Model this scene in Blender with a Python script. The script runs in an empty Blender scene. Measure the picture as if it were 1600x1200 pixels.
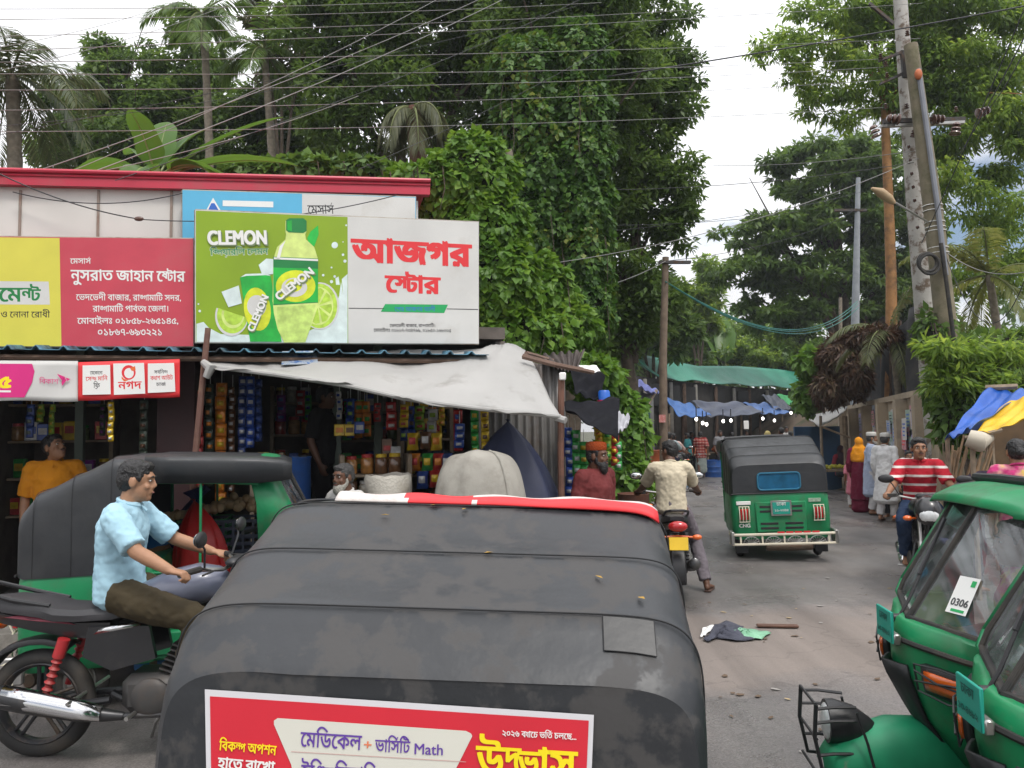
import bpy, math, random
import numpy as np
from mathutils import Vector, Matrix, geometry, noise as mnoise
R = math.radians
S = bpy.context.scene
COL = S.collection
rng = np.random.default_rng(11)
random.seed(5)
V = Vector

# ---------------------------------------------------------------- camera
H = 1.80            # eye height
F = 1202.0          # focal length in photo pixels (photo 1600 wide)
HZ = 673.0          # horizon row at the picture centre
ROLL = 0.014
pt = math.atan((HZ - 600) / F)
_fw = V((0, math.cos(pt), math.sin(pt)))
_u0 = V((0, -math.sin(pt), math.cos(pt)))
_r0 = V((1, 0, 0))
_rt = _r0 * math.cos(ROLL) - _u0 * math.sin(ROLL)
_up = _u0 * math.cos(ROLL) + _r0 * math.sin(ROLL)
CAM = V((0, 0, H))
cd = bpy.data.cameras.new('camera'); cam = bpy.data.objects.new('camera', cd); COL.objects.link(cam)
cd.sensor_width = 36; cd.lens = F / 1600 * 36; cd.clip_start = .05; cd.clip_end = 1500
cam.matrix_world = Matrix((( _rt.x, _up.x, -_fw.x, 0), (_rt.y, _up.y, -_fw.y, 0), (_rt.z, _up.z, -_fw.z, H), (0, 0, 0, 1)))
S.camera = cam

# ---------------------------------------------------------------- light
SUN_EL, SUN_AZ = R(58), R(150)      # azimuth clockwise from +Y
w = bpy.data.worlds.new('World'); S.world = w; w.use_nodes = True
nt = w.node_tree; N = nt.nodes; L = nt.links
bg = N['Background']; bg.inputs[1].default_value = 0.10
sky = N.new('ShaderNodeTexSky'); sky.sky_type = 'NISHITA'; sky.sun_disc = False
sky.sun_elevation = SUN_EL; sky.sun_rotation = SUN_AZ; sky.dust_density = 2.0
tc = N.new('ShaderNodeTexCoord')
mp = N.new('ShaderNodeMapping'); mp.inputs['Scale'].default_value = (1, 1, 2.2)
L.new(tc.outputs['Generated'], mp.inputs[0])
n1 = N.new('ShaderNodeTexNoise'); n1.inputs['Scale'].default_value = 2.6; n1.inputs['Detail'].default_value = 7; n1.inputs['Roughness'].default_value = .55
n2 = N.new('ShaderNodeTexNoise'); n2.inputs['Scale'].default_value = 4.5; n2.inputs['Detail'].default_value = 5
L.new(mp.outputs[0], n1.inputs[0]); L.new(mp.outputs[0], n2.inputs[0])
cr = N.new('ShaderNodeValToRGB'); cr.color_ramp.elements[0].position = .36; cr.color_ramp.elements[1].position = .47
L.new(n1.outputs[0], cr.inputs[0])
# cloud body: brighter towards the zenith (overcast sky), softly mottled
sx = N.new('ShaderNodeSeparateXYZ'); L.new(tc.outputs['Generated'], sx.inputs[0])
zr = N.new('ShaderNodeMapRange'); zr.inputs[1].default_value = .0; zr.inputs[2].default_value = .9; zr.inputs[3].default_value = 6.4; zr.inputs[4].default_value = 17.0
L.new(sx.outputs[2], zr.inputs[0])
mo = N.new('ShaderNodeMapRange'); mo.inputs[1].default_value = .3; mo.inputs[2].default_value = .7; mo.inputs[3].default_value = .74; mo.inputs[4].default_value = 1.2
L.new(n2.outputs[0], mo.inputs[0])
mu = N.new('ShaderNodeMath'); mu.operation = 'MULTIPLY'; L.new(zr.outputs[0], mu.inputs[0]); L.new(mo.outputs[0], mu.inputs[1])
cc = N.new('ShaderNodeVectorMath'); cc.operation = 'SCALE'; cc.inputs[0].default_value = (.985, .99, 1.02); L.new(mu.outputs[0], cc.inputs['Scale'])
mx = N.new('ShaderNodeMix'); mx.data_type = 'RGBA'
L.new(cr.outputs[0], mx.inputs[0]); L.new(sky.outputs[0], mx.inputs[6]); L.new(cc.outputs[0], mx.inputs[7])
L.new(mx.outputs[2], bg.inputs[0])
sl = bpy.data.lights.new('sun', 'SUN'); so = bpy.data.objects.new('sun', sl); COL.objects.link(so)
sl.energy = 1.5; sl.angle = R(14); sl.color = (1, .96, .9)
sd = V((math.sin(SUN_AZ) * math.cos(SUN_EL), math.cos(SUN_AZ) * math.cos(SUN_EL), math.sin(SUN_EL)))
so.rotation_euler = sd.to_track_quat('Z', 'Y').to_euler(); so.location = (0, 0, 40)
S.view_settings.view_transform = 'Standard'; S.view_settings.look = 'None'; S.view_settings.gamma = 1
S.view_settings.exposure = 0.38
S.render.engine = 'CYCLES'
S.cycles.max_bounces = 7; S.cycles.transparent_max_bounces = 12; S.cycles.use_denoising = True
S.cycles.caustics_reflective = False; S.cycles.caustics_refractive = False
S.cycles.sample_clamp_indirect = 6

# ---------------------------------------------------------------- pixel -> world
def ray(px, py):
    return _fw + _rt * ((px - 800) / F) + _up * ((600 - py) / F)
def P(px, py, Y):                    # the point seen at photo pixel px,py standing Y metres ahead
    d = ray(px, py); return CAM + d * (Y / d.y)
def G(px, py, z=0.0):                # the point of the ground seen there
    d = ray(px, py); return CAM + d * ((z - H) / d.z)
class Plane:
    def __init__(s, a, b, up=V((0, 0, 1))):
        s.o = a; s.u = (b - a).normalized(); s.n = s.u.cross(up).normalized(); s.v = s.n.cross(s.u).normalized()
        if s.n.dot(CAM - a) < 0: s.n = -s.n
    def pt(s, px, py, off=0.0):
        d = ray(px, py); o = s.o + s.n * off
        return CAM + d * ((o - CAM).dot(s.n) / d.dot(s.n))

# ---------------------------------------------------------------- materials
_mats = {}
def M(name, col, rough=.6, metal=0, var=.12, scale=4, bump=0, bscale=60, dirt=None, dscale=2.5, dlo=.5, dhi=.7, spec=.5,
      trans=0, coat=0, alpha=1, sheen=0):
    if name in _mats: return _mats[name]
    m = bpy.data.materials.new(name); m.use_nodes = True; _mats[name] = m
    t = m.node_tree; n = t.nodes; l = t.links; b = n['Principled BSDF']
    b.inputs['Roughness'].default_value = rough; b.inputs['Metallic'].default_value = metal
    b.inputs['Specular IOR Level'].default_value = spec; b.inputs['Coat Weight'].default_value = coat
    b.inputs['Coat Roughness'].default_value = .15
    b.inputs['Transmission Weight'].default_value = trans; b.inputs['Alpha'].default_value = alpha
    tc = n.new('ShaderNodeTexCoord')
    nz = n.new('ShaderNodeTexNoise'); nz.inputs['Scale'].default_value = scale; nz.inputs['Detail'].default_value = 6
    l.new(tc.outputs['Object'], nz.inputs[0])
    mr = n.new('ShaderNodeMapRange'); mr.inputs[1].default_value = .3; mr.inputs[2].default_value = .7
    mr.inputs[3].default_value = 1 - var; mr.inputs[4].default_value = 1 + var; l.new(nz.outputs[0], mr.inputs[0])
    sc = n.new('ShaderNodeVectorMath'); sc.operation = 'SCALE'; sc.inputs[0].default_value = col[:3]; l.new(mr.outputs[0], sc.inputs['Scale'])
    out = sc.outputs[0]
    if dirt:
        dz = n.new('ShaderNodeTexNoise'); dz.inputs['Scale'].default_value = dscale; dz.inputs['Detail'].default_value = 8; dz.inputs['Roughness'].default_value = .65
        l.new(tc.outputs['Object'], dz.inputs[0])
        dr = n.new('ShaderNodeMapRange'); dr.inputs[1].default_value = dlo; dr.inputs[2].default_value = dhi; l.new(dz.outputs[0], dr.inputs[0])
        mx = n.new('ShaderNodeMix'); mx.data_type = 'RGBA'; l.new(dr.outputs[0], mx.inputs[0]); l.new(out, mx.inputs[6]); mx.inputs[7].default_value = (*dirt, 1)
        out = mx.outputs[2]
        rr = n.new('ShaderNodeMapRange'); rr.inputs[3].default_value = rough; rr.inputs[4].default_value = min(1, rough + .25)
        l.new(dr.outputs[0], rr.inputs[0]); l.new(rr.outputs[0], b.inputs['Roughness'])
    l.new(out, b.inputs['Base Color'])
    if bump:
        bz = n.new('ShaderNodeTexNoise'); bz.inputs['Scale'].default_value = bscale; bz.inputs['Detail'].default_value = 4
        l.new(tc.outputs['Object'], bz.inputs[0])
        bp = n.new('ShaderNodeBump'); bp.inputs['Strength'].default_value = bump; bp.inputs['Distance'].default_value = .02
        l.new(bz.outputs[0], bp.inputs['Height']); l.new(bp.outputs[0], b.inputs['Normal'])
    return m
def emit(name, col, st):
    m = bpy.data.materials.new(name); m.use_nodes = True; b = m.node_tree.nodes['Principled BSDF']
    b.inputs['Base Color'].default_value = (*col, 1); b.inputs['Emission Color'].default_value = (*col, 1); b.inputs['Emission Strength'].default_value = st
    return m
def leafmat(name, cols, transl=.35, rough=.45):
    m = bpy.data.materials.new(name); m.use_nodes = True; t = m.node_tree; n = t.nodes; l = t.links
    b = n['Principled BSDF']; b.inputs['Roughness'].default_value = rough; b.inputs['Specular IOR Level'].default_value = .35
    g = n.new('ShaderNodeNewGeometry'); r = n.new('ShaderNodeValToRGB')
    e = r.color_ramp.elements
    while len(e) < len(cols): e.new(.5)
    for i, c in enumerate(cols):
        e[i].position = i / max(1, len(cols) - 1); e[i].color = (*c, 1)
    tc = n.new('ShaderNodeTexCoord'); nz = n.new('ShaderNodeTexNoise'); nz.inputs['Scale'].default_value = .7; nz.inputs['Detail'].default_value = 3
    l.new(tc.outputs['Object'], nz.inputs[0])
    ad = n.new('ShaderNodeMath'); ad.operation = 'MULTIPLY_ADD'; ad.inputs[1].default_value = .55
    mr = n.new('ShaderNodeMapRange'); mr.inputs[1].default_value = .3; mr.inputs[2].default_value = .7; mr.inputs[3].default_value = 0; mr.inputs[4].default_value = .45
    l.new(nz.outputs[0], mr.inputs[0]); l.new(g.outputs['Random Per Island'], ad.inputs[0]); l.new(mr.outputs[0], ad.inputs[2])
    l.new(ad.outputs[0], r.inputs[0]); l.new(r.outputs[0], b.inputs['Base Color'])
    tr = n.new('ShaderNodeBsdfTranslucent')
    hs = n.new('ShaderNodeHueSaturation'); hs.inputs['Hue'].default_value = .485; hs.inputs['Value'].default_value = 1.5; l.new(r.outputs[0], hs.inputs['Color']); l.new(hs.outputs[0], tr.inputs[0])
    mx = n.new('ShaderNodeMixShader'); mx.inputs[0].default_value = transl
    l.new(b.outputs[0], mx.inputs[1]); l.new(tr.outputs[0], mx.inputs[2]); l.new(mx.outputs[0], n['Material Output'].inputs[0])
    return m

# ---------------------------------------------------------------- objects
def tag(o, label=None, cat=None, group=None, kind=None):
    for k, v in (('label', label), ('category', cat), ('group', group), ('kind', kind)):
        if v: o[k] = v
    return o
def thing(name, label, cat, loc=(0, 0, 0), rz=0, group=None, rot=None):
    o = bpy.data.objects.new(name, None); COL.objects.link(o); o.empty_display_size = .2
    o.location = loc; o.rotation_euler = rot if rot else (0, 0, rz)
    return tag(o, label, cat, group)
def copy_tree(o, parent=None):
    c = o.copy(); COL.objects.link(c); c.parent = parent
    for ch in list(o.children): copy_tree(ch, c)
    return c
def frame_of(d):
    d = d.normalized(); a = V((0, 0, 1)) if abs(d.z) < .95 else V((0, 1, 0))
    s = d.cross(a).normalized(); return s, s.cross(d).normalized()
class MB:
    def __init__(s): s.v = []; s.f = []; s.m = []
    def add(s, vs, fs, mi=0):
        b = len(s.v); s.v += [tuple(x) for x in vs]; s.f += [tuple(i + b for i in f) for f in fs]; s.m += [mi] * len(fs); return s
    def quad(s, a, b, c, d, mi=0): return s.add([a, b, c, d], [(0, 1, 2, 3)], mi)
    def poly(s, pts, mi=0): return s.add(pts, [tuple(range(len(pts)))], mi)
    def box(s, c, size, mi=0, rz=0, bev=0, rot=None):
        x, y, z = [k / 2 for k in size]; c = V(c)
        m = rot if rot else Matrix.Rotation(rz, 3, 'Z')
        if bev:
            b = min(bev, x * .9, y * .9, z * .9); pts = []; ids = {}
            for sx in (-1, 1):
                for sy in (-1, 1):
                    for sz in (-1, 1):
                        for k in range(3):
                            q = [x * sx, y * sy, z * sz]
                            for j in range(3):
                                if j != k: q[j] -= b * (sx, sy, sz)[j]
                            ids[(sx, sy, sz, k)] = len(pts); pts.append(c + m @ V(q))
            fs = []
            for k in range(3):
                a, bb = [j for j in range(3) if j != k]
                for sg in (-1, 1):
                    loop = []
                    for (p, q) in ((-1, -1), (1, -1), (1, 1), (-1, 1)):
                        t = [0, 0, 0]; t[k] = sg; t[a] = p; t[bb] = q; loop.append(ids[(*t, k)])
                    fs.append(loop if (sg > 0) ^ (k == 1) else loop[::-1])
            for k in range(3):
                a, bb = [j for j in range(3) if j != k]
                for p in (-1, 1):
                    for q in (-1, 1):
                        l = []
                        for e, ax in ((-1, a), (-1, bb), (1, bb), (1, a)):
                            t = [0, 0, 0]; t[k] = e; t[a] = p; t[bb] = q; l.append(ids[(*t, ax)])
                        fs.append(l)
            for sx in (-1, 1):
                for sy in (-1, 1):
                    for sz in (-1, 1): fs.append([ids[(sx, sy, sz, k)] for k in range(3)])
            return s.add(pts, fs, mi)
        pts = [c + m @ V((a * x, b * y, d * z)) for a in (-1, 1) for b in (-1, 1) for d in (-1, 1)]
        return s.add(pts, [(0, 1, 3, 2), (4, 6, 7, 5), (0, 4, 5, 1), (2, 3, 7, 6), (0, 2, 6, 4), (1, 5, 7, 3)], mi)
    def loft(s, rings, mi=0, closed=True, caps=True):
        n = len(rings[0]); vs = [p for r in rings for p in r]; fs = []
        for i in range(len(rings) - 1):
            for j in range(n if closed else n - 1):
                a = i * n + j; b = i * n + (j + 1) % n; fs.append((a, b, b + n, a + n))
        if caps and closed:
            fs.append(tuple(range(n))[::-1]); fs.append(tuple(range((len(rings) - 1) * n, len(rings) * n)))
        return s.add(vs, fs, mi)
    def tube(s, pts, r, seg=8, mi=0, caps=True):
        pts = [V(p) for p in pts]; n = len(pts); rs = r if isinstance(r, (list, tuple)) else [r] * n
        rings = []; sd = None
        for i in range(n):
            d = (pts[min(i + 1, n - 1)] - pts[max(i - 1, 0)])
            if d.length < 1e-9: d = V((0, 0, 1))
            d.normalize()
            if sd is None: sd, u = frame_of(d)
            else:
                sd = (sd - d * sd.dot(d)).normalized(); u = sd.cross(d).normalized()
            rings.append([pts[i] + (sd * math.cos(2 * math.pi * k / seg) + u * math.sin(2 * math.pi * k / seg)) * rs[i] for k in range(seg)])
        return s.loft(rings, mi, True, caps)
    def etube(s, pts, rr, side, seg=16, mi=0):      # elliptical loft, side = lateral axis, rounded ends
        pts = [V(p) for p in pts]; side = V(side).normalized(); rings = []; n = len(pts)
        def ring(c, d, a, b):
            sdv = (side - d * side.dot(d)).normalized(); u = d.cross(sdv).normalized()
            return [c + sdv * math.cos(2 * math.pi * k / seg) * a + u * math.sin(2 * math.pi * k / seg) * b for k in range(seg)]
        for i in range(n):
            d = (pts[min(i + 1, n - 1)] - pts[max(i - 1, 0)]).normalized(); a, b = rr[i]
            if i == 0: rings.append(ring(pts[0] - d * min(a, b) * .35, d, a * .7, b * .7))
            rings.append(ring(pts[i], d, a, b))
            if i == n - 1: rings.append(ring(pts[i] + d * min(a, b) * .35, d, a * .7, b * .7))
        return s.loft(rings, mi)
    def cap(s, a, b, ra, rb, seg=10, mi=0):         # capsule
        a, b = V(a), V(b); d = (b - a).normalized()
        pts = [a - d * ra * .95, a - d * ra * .6, a, b, b + d * rb * .6, b + d * rb * .95]
        return s.tube(pts, [ra * .25, ra * .78, ra, rb, rb * .78, rb * .25], seg, mi)
    def ell(s, c, r, seg=14, mi=0, rot=None):
        c = V(c); r = (r, r, r) if not isinstance(r, (tuple, list)) else r; nr = max(5, seg // 2); rings = []
        for i in range(nr + 1):
            t = math.pi * (i + .02) / (nr + .04)
            ring = []
            for k in range(seg):
                p = V((math.sin(t) * math.cos(2 * math.pi * k / seg) * r[0], math.sin(t) * math.sin(2 * math.pi * k / seg) * r[1], -math.cos(t) * r[2]))
                ring.append(c + (rot @ p if rot else p))
            rings.append(ring)
        return s.loft(rings, mi)
    def lathe(s, prof, c=(0, 0, 0), seg=20, mi=0, axis='Z', caps=True):
        c = V(c); rings = []
        for r, z in prof:
            ring = []
            for k in range(seg):
                a = 2 * math.pi * k / seg; x, y = r * math.cos(a), r * math.sin(a)
                ring.append(c + (V((x, y, z)) if axis == 'Z' else V((z, x, y)) if axis == 'X' else V((y, z, x))))
            rings.append(ring)
        return s.loft(rings, mi, True, caps)
    def torus(s, c, Rr, r, seg=36, sec=10, axis='X', mi=0, sq=1.0):
        c = V(c); rings = []
        for i in range(seg):
            a = 2 * math.pi * i / seg; ring = []
            for k in range(sec):
                b = 2 * math.pi * k / sec; rad = Rr + r * math.cos(b); h = r * sq * math.sin(b)
                x, y = rad * math.cos(a), rad * math.sin(a)
                ring.append(c + (V((h, x, y)) if axis == 'X' else V((x, h, y)) if axis == 'Y' else V((x, y, h))))
            rings.append(ring)
        n = sec; vs = [p for r_ in rings for p in r_]; fs = []
        for i in range(seg):
            for j in range(sec):
                i2 = (i + 1) % seg; fs.append((i * n + j, i * n + (j + 1) % n, i2 * n + (j + 1) % n, i2 * n + j))
        return s.add(vs, fs, mi)
    def grid(s, fn, nu, nv, mi=0):
        vs = [fn(i / nu, j / nv) for i in range(nu + 1) for j in range(nv + 1)]; k = nv + 1
        return s.add(vs, [(i * k + j, (i + 1) * k + j, (i + 1) * k + j + 1, i * k + j + 1) for i in range(nu) for j in range(nv)], mi)
    def prism(s, pts, d, mi=0):                     # polygon pts extruded by vector d
        pts = [V(p) for p in pts]; n = len(pts); d = V(d)
        return s.add(pts + [p + d for p in pts], [tuple(range(n))[::-1], tuple(range(n, 2 * n))] + [(i, (i + 1) % n, n + (i + 1) % n, n + i) for i in range(n)], mi)
    def shift(s, o):
        o = V(o); s.v = [tuple(V(p) - o) for p in s.v]; return s
    def xform(s, m):
        s.v = [tuple(m @ V(p)) for p in s.v]; return s
    def build(s, name, mats, parent=None, smooth=True, fixn=True):
        me = bpy.data.meshes.new(name); me.from_pydata(s.v, [], s.f)
        for m in (mats if isinstance(mats, (list, tuple)) else [mats]): me.materials.append(m)
        me.polygons.foreach_set('material_index', s.m)
        if fixn:
            import bmesh
            bm = bmesh.new(); bm.from_mesh(me); bmesh.ops.recalc_face_normals(bm, faces=bm.faces); bm.to_mesh(me); bm.free()
        if smooth:
            me.shade_smooth(); me.set_sharp_from_angle(angle=R(smooth if smooth is not True else 40))
        o = bpy.data.objects.new(name, me); COL.objects.link(o)
        if parent: o.parent = parent
        return o
_tex = {}
def clouds(sz):
    if sz not in _tex:
        t = bpy.data.textures.new('clouds', 'CLOUDS'); t.noise_scale = sz; t.noise_depth = 2; _tex[sz] = t
    return _tex[sz]
def remesh(o, vox, smooth=4, disp=0, dsize=.1):
    m = o.modifiers.new('r', 'REMESH'); m.mode = 'VOXEL'; m.voxel_size = vox; m.use_smooth_shade = True
    if smooth: k = o.modifiers.new('s', 'SMOOTH'); k.iterations = smooth; k.factor = .5
    if disp:
        d = o.modifiers.new('d', 'DISPLACE'); d.texture = clouds(dsize); d.strength = disp; d.mid_level = .5; d.texture_coords = 'LOCAL'
    return o
def translucent(m, f, tint=1.0):
    t = m.node_tree; n = t.nodes; b = n['Principled BSDF']; tr = n.new('ShaderNodeBsdfTranslucent'); src = b.inputs['Base Color'].links[0].from_socket; t.links.new(src, tr.inputs[0])
    mx = n.new('ShaderNodeMixShader'); mx.inputs[0].default_value = f; t.links.new(b.outputs[0], mx.inputs[1]); t.links.new(tr.outputs[0], mx.inputs[2]); t.links.new(mx.outputs[0], n['Material Output'].inputs[0]); return m
def solid(o, t, off=0):
    m = o.modifiers.new('t', 'SOLIDIFY'); m.thickness = t; m.offset = off; return o
def subsurf(o, n=1):
    m = o.modifiers.new('ss', 'SUBSURF'); m.levels = n; m.render_levels = n; return o
def finalize():
    dg = bpy.context.evaluated_depsgraph_get()
    obs = [o for o in COL.objects if o.type == 'MESH' and o.modifiers]
    done = {}
    for o in obs:
        me = bpy.data.meshes.new_from_object(o.evaluated_get(dg)); me.name = o.data.name; done[o] = me
    for o, me in done.items():
        mats = [m for m in o.data.materials]
        o.modifiers.clear(); o.data = me
        if not me.materials:
            for m in mats: me.materials.append(m)
def npmesh(name, verts, nface, fv, mat, parent=None, smooth=False):
    me = bpy.data.meshes.new(name); n = len(verts)
    me.vertices.add(n); me.vertices.foreach_set('co', np.asarray(verts, np.float32).ravel())
    me.loops.add(n); me.loops.foreach_set('vertex_index', np.arange(n, dtype=np.int32))
    me.polygons.add(nface); me.polygons.foreach_set('loop_start', np.arange(0, n, fv, dtype=np.int32))
    me.update(calc_edges=True); me.validate()
    for m in (mat if isinstance(mat, list) else [mat]): me.materials.append(m)
    o = bpy.data.objects.new(name, me); COL.objects.link(o)
    if parent: o.parent = parent
    return o

# ---------------------------------------------------------------- lettering
_gl = {}
def glyph_raw(ch):
    if ch in _gl: return _gl[ch]
    c = bpy.data.curves.new('t', 'FONT'); c.body = ch; c.resolution_u = 3
    o = bpy.data.objects.new('t', c); COL.objects.link(o)
    dg = bpy.context.evaluated_depsgraph_get()
    cu = o.evaluated_get(dg).to_curve(dg)
    loops = []
    for sp in cu.splines:
        bp = sp.bezier_points; pts = []
        for i in range(len(bp)):
            a, b = bp[i], bp[(i + 1) % len(bp)]
            p0, p1, p2, p3 = a.co, a.handle_right, b.handle_left, b.co
            straight = (p1 - p0).cross(p3 - p0).length < 1e-6 and (p2 - p0).cross(p3 - p0).length < 1e-6
            k = 1 if straight else 4
            for j in range(k):
                t = j / k; q = p0 * (1 - t) ** 3 + p1 * 3 * t * (1 - t) ** 2 + p2 * 3 * t * t * (1 - t) + p3 * t ** 3
                pts.append((q.x, q.y))
        if len(pts) > 2: loops.append(pts)
    o.evaluated_get(dg).to_curve_clear(); bpy.data.objects.remove(o); bpy.data.curves.remove(c)
    _gl[ch] = loops; return loops
_gt = {}
def glyph(ch):                        # filled triangles (non-zero rule), xmin, xmax
    if ch in _gt: return _gt[ch]
    loops = glyph_raw(ch)
    if not loops: _gt[ch] = ([], [], 0, 0); return _gt[ch]
    vs = []; es = []
    for lp in loops:
        b = len(vs); vs += [V(p) for p in lp]; es += [(b + i, b + (i + 1) % len(lp)) for i in range(len(lp))]
    ov, oe, of, *_ = geometry.delaunay_2d_cdt(vs, es, [], 0, 1e-6)
    tr = []
    LA = [np.array(lp) for lp in loops]
    for f in of:
        cx = sum(ov[i].x for i in f) / len(f); cy = sum(ov[i].y for i in f) / len(f); wn = 0
        for a in LA:
            b = np.roll(a, -1, 0); cr_ = (b[:, 0] - a[:, 0]) * (cy - a[:, 1]) - (cx - a[:, 0]) * (b[:, 1] - a[:, 1])
            wn += int(np.sum((a[:, 1] <= cy) & (b[:, 1] > cy) & (cr_ > 0))) - int(np.sum((a[:, 1] > cy) & (b[:, 1] <= cy) & (cr_ < 0)))
        if wn: tr.append(tuple(f))
    xs = [p.x for p in ov]
    _gt[ch] = ([(p.x, p.y) for p in ov], tr, min(xs), max(xs)); return _gt[ch]
_ad = {}
def adv(ch):
    if ch == ' ': return .26
    if ch == '।': return .3
    if ch not in _ad:
        ref = 'ক' if ord(ch) > 0x900 else 'H'
        a = [p[0] for lp in glyph_raw(ch + ref) for p in lp]; b = [p[0] for lp in glyph_raw(ref) for p in lp]
        _ad[ch] = max(a) - max(b)
    return _ad[ch]
CONS = set(chr(c) for c in range(0x995, 0x9BA)) | {'ড়', 'ঢ়', 'য়', 'ৎ'}
TOP = .47
def shape(s):
    """visual order glyph run: list of (char, x, sx, sy, y) with width"""
    out = []; x = 0.0; i = 0
    def put(ch, sx=1, sy=1, y=0.0):
        nonlocal x
        out.append((ch, x, sx, sy, y)); x += adv(ch) * sx
    while i < len(s):
        ch = s[i]
        if ch in CONS:
            cl = [ch]; i += 1
            while i + 1 < len(s) and s[i] == '্' and s[i + 1] in CONS: cl.append(s[i + 1]); i += 2
            vow = ''
            while i < len(s) and s[i] in 'ািীুূৃেৈোৌঁ': vow += s[i]; i += 1
            post = ''
            for q in vow:
                if q in 'িেৈ': put(q)
                elif q == 'ো': put('ে'); post += 'া'
                else: post += q
            reph = len(cl) > 1 and cl[0] == 'র'
            if reph: cl = cl[1:]
            x0 = x
            if len(cl) == 1: put(cl[0])
            elif cl[1] == 'য': put(cl[0]); put('য', .62, .9, 0)
            elif cl[1] == 'র':
                put(cl[0]); out.append(('-', x0 + .05, 1.1, 1, -.32))
            else:
                sc = .62; top = TOPY
                put(cl[0], .66, .72, top * (1 - .72)); x -= .04
                put(cl[1], .74, .86, top * (1 - .86) - .06)
            if reph: out.append(('/', x - .30, .55, .28, TOPY + .02))
            for q in post: put(q)
        else:
            put(ch); i += 1
    return out, x
TOPY = max(p[1] for lp in glyph_raw('ক') for p in lp)
def text(mb, s, pl, a, b, hpx=None, off=.004, bold=0, mi=0, fit=True):
    """letters of s on plane pl, baseline from photo pixel a to b"""
    A, B = pl.pt(*a, off), pl.pt(*b, off); ux = (B - A); wdt = ux.length; ux.normalize()
    uy = pl.n.cross(ux).normalized()
    if uy.z < 0: uy = -uy
    run, tw = shape(s)
    sx = wdt / tw
    if hpx: sy = (pl.pt(a[0], a[1] - hpx, off) - A).length / TOPY
    else: sy = sx
    k = 0
    for dx, dy in ([(0, 0)] if not bold else [(-bold, -bold * .5), (bold, bold * .5), (-bold, bold * .5), (bold, -bold * .5), (0, 0)]):
        for ch, x, gx, gy, y in run:
            vs, tr, _, _ = glyph(ch)
            if tr: mb.add([A + ux * ((x + p[0] * gx + dx) * sx) + uy * ((p[1] * gy + y + dy) * sy) + pl.n * (k * .00003) for p in vs], tr, mi)
        k += 1
    return mb
def ppoly(mb, pl, pts, off=.003, mi=0): return mb.poly([pl.pt(x, y, off) for x, y in pts], mi)
def pell(mb, pl, c, rx, ry, off=.003, mi=0, n=24, a0=0, a1=360, rot=0):
    pts = []
    for k in range(n + (a1 - a0 < 360)):
        a = R(a0 + (a1 - a0) * k / n); x, y = rx * math.cos(a), ry * math.sin(a); r = R(rot)
        pts.append((c[0] + x * math.cos(r) - y * math.sin(r), c[1] + x * math.sin(r) + y * math.cos(r)))
    return ppoly(mb, pl, pts, off, mi)
# ================================================================ shared materials
BLACK = M('black plastic', (.018, .018, .02), .45, var=.2, bump=.05)
RUBBER = M('rubber', (.022, .021, .02), .75, var=.25, dirt=(.09, .075, .06), dscale=5, dlo=.45, dhi=.8)
STEEL = M('bare steel', (.42, .41, .39), .35, .9, var=.2, scale=9, dirt=(.16, .10, .06), dscale=9, dlo=.6, dhi=.8)
CHROME = M('chrome', (.62, .62, .62), .16, 1, var=.08)
WHITEP = M('white paint', (.72, .71, .68), .5, var=.06, dirt=(.35, .32, .27), dlo=.6, dhi=.85)
CREAMP = M('cream painted bar', (.72, .66, .52), .5, var=.1, dirt=(.2, .12, .07), dscale=6, dlo=.6, dhi=.75)
GREENP = M('green vehicle paint', (.008, .215, .078), .42, var=.20, scale=3, dirt=(.075, .11, .06), dscale=4.5, dlo=.50, dhi=.80, coat=.12, bump=.10, bscale=5)
GREENL = M('light green vehicle paint', (.014, .26, .12), .45, var=.18, scale=6, dirt=(.16, .19, .13), dscale=14, dlo=.62, dhi=.72, bump=.03, bscale=14)
ORANGE = M('orange lens', (.75, .13, .012), .2, coat=.8)
REDL = M('red lens', (.45, .012, .014), .2, coat=.8)
LENS = M('clear lens', (.62, .64, .64), .12, spec=.8, coat=.8, var=.15, scale=30)
TEAL = M('teal number plate', (.012, .30, .225), .5, dirt=(.2, .3, .25), dscale=14, dlo=.6, dhi=.8)
PLATEY = M('yellow number plate', (.8, .52, .02), .5)
INKW = M('white lettering', (.8, .79, .76), .55, var=.03)
INKK = M('black lettering', (.015, .015, .017), .6)
INKR = M('red lettering', (.72, .028, .035), .55, var=.03)
INKG = M('green lettering', (.012, .36, .1), .55, var=.03)
INKY = M('yellow lettering', (.9, .72, .01), .5, var=.03)
INKB = M('violet lettering', (.12, .05, .33), .5, var=.03)
SEATM = M('seat vinyl', (.028, .027, .03), .5, bump=.1, bscale=120)
PIPE = M('dark seam piping', (.012, .012, .013), .6)
def canopy_mat(name, worn, lo, hi, bumpy=.25):
    m = M(name, (.022, .024, .027), .42, var=.25, scale=1.6, bump=bumpy, bscale=7, dirt=worn, dscale=5.5, dlo=lo, dhi=hi)
    return m
CANV = canopy_mat('black canvas worn', (.050, .048, .047), .485, .545)
CANV2 = canopy_mat('black canvas', (.034, .035, .036), .42, .75)
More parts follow.
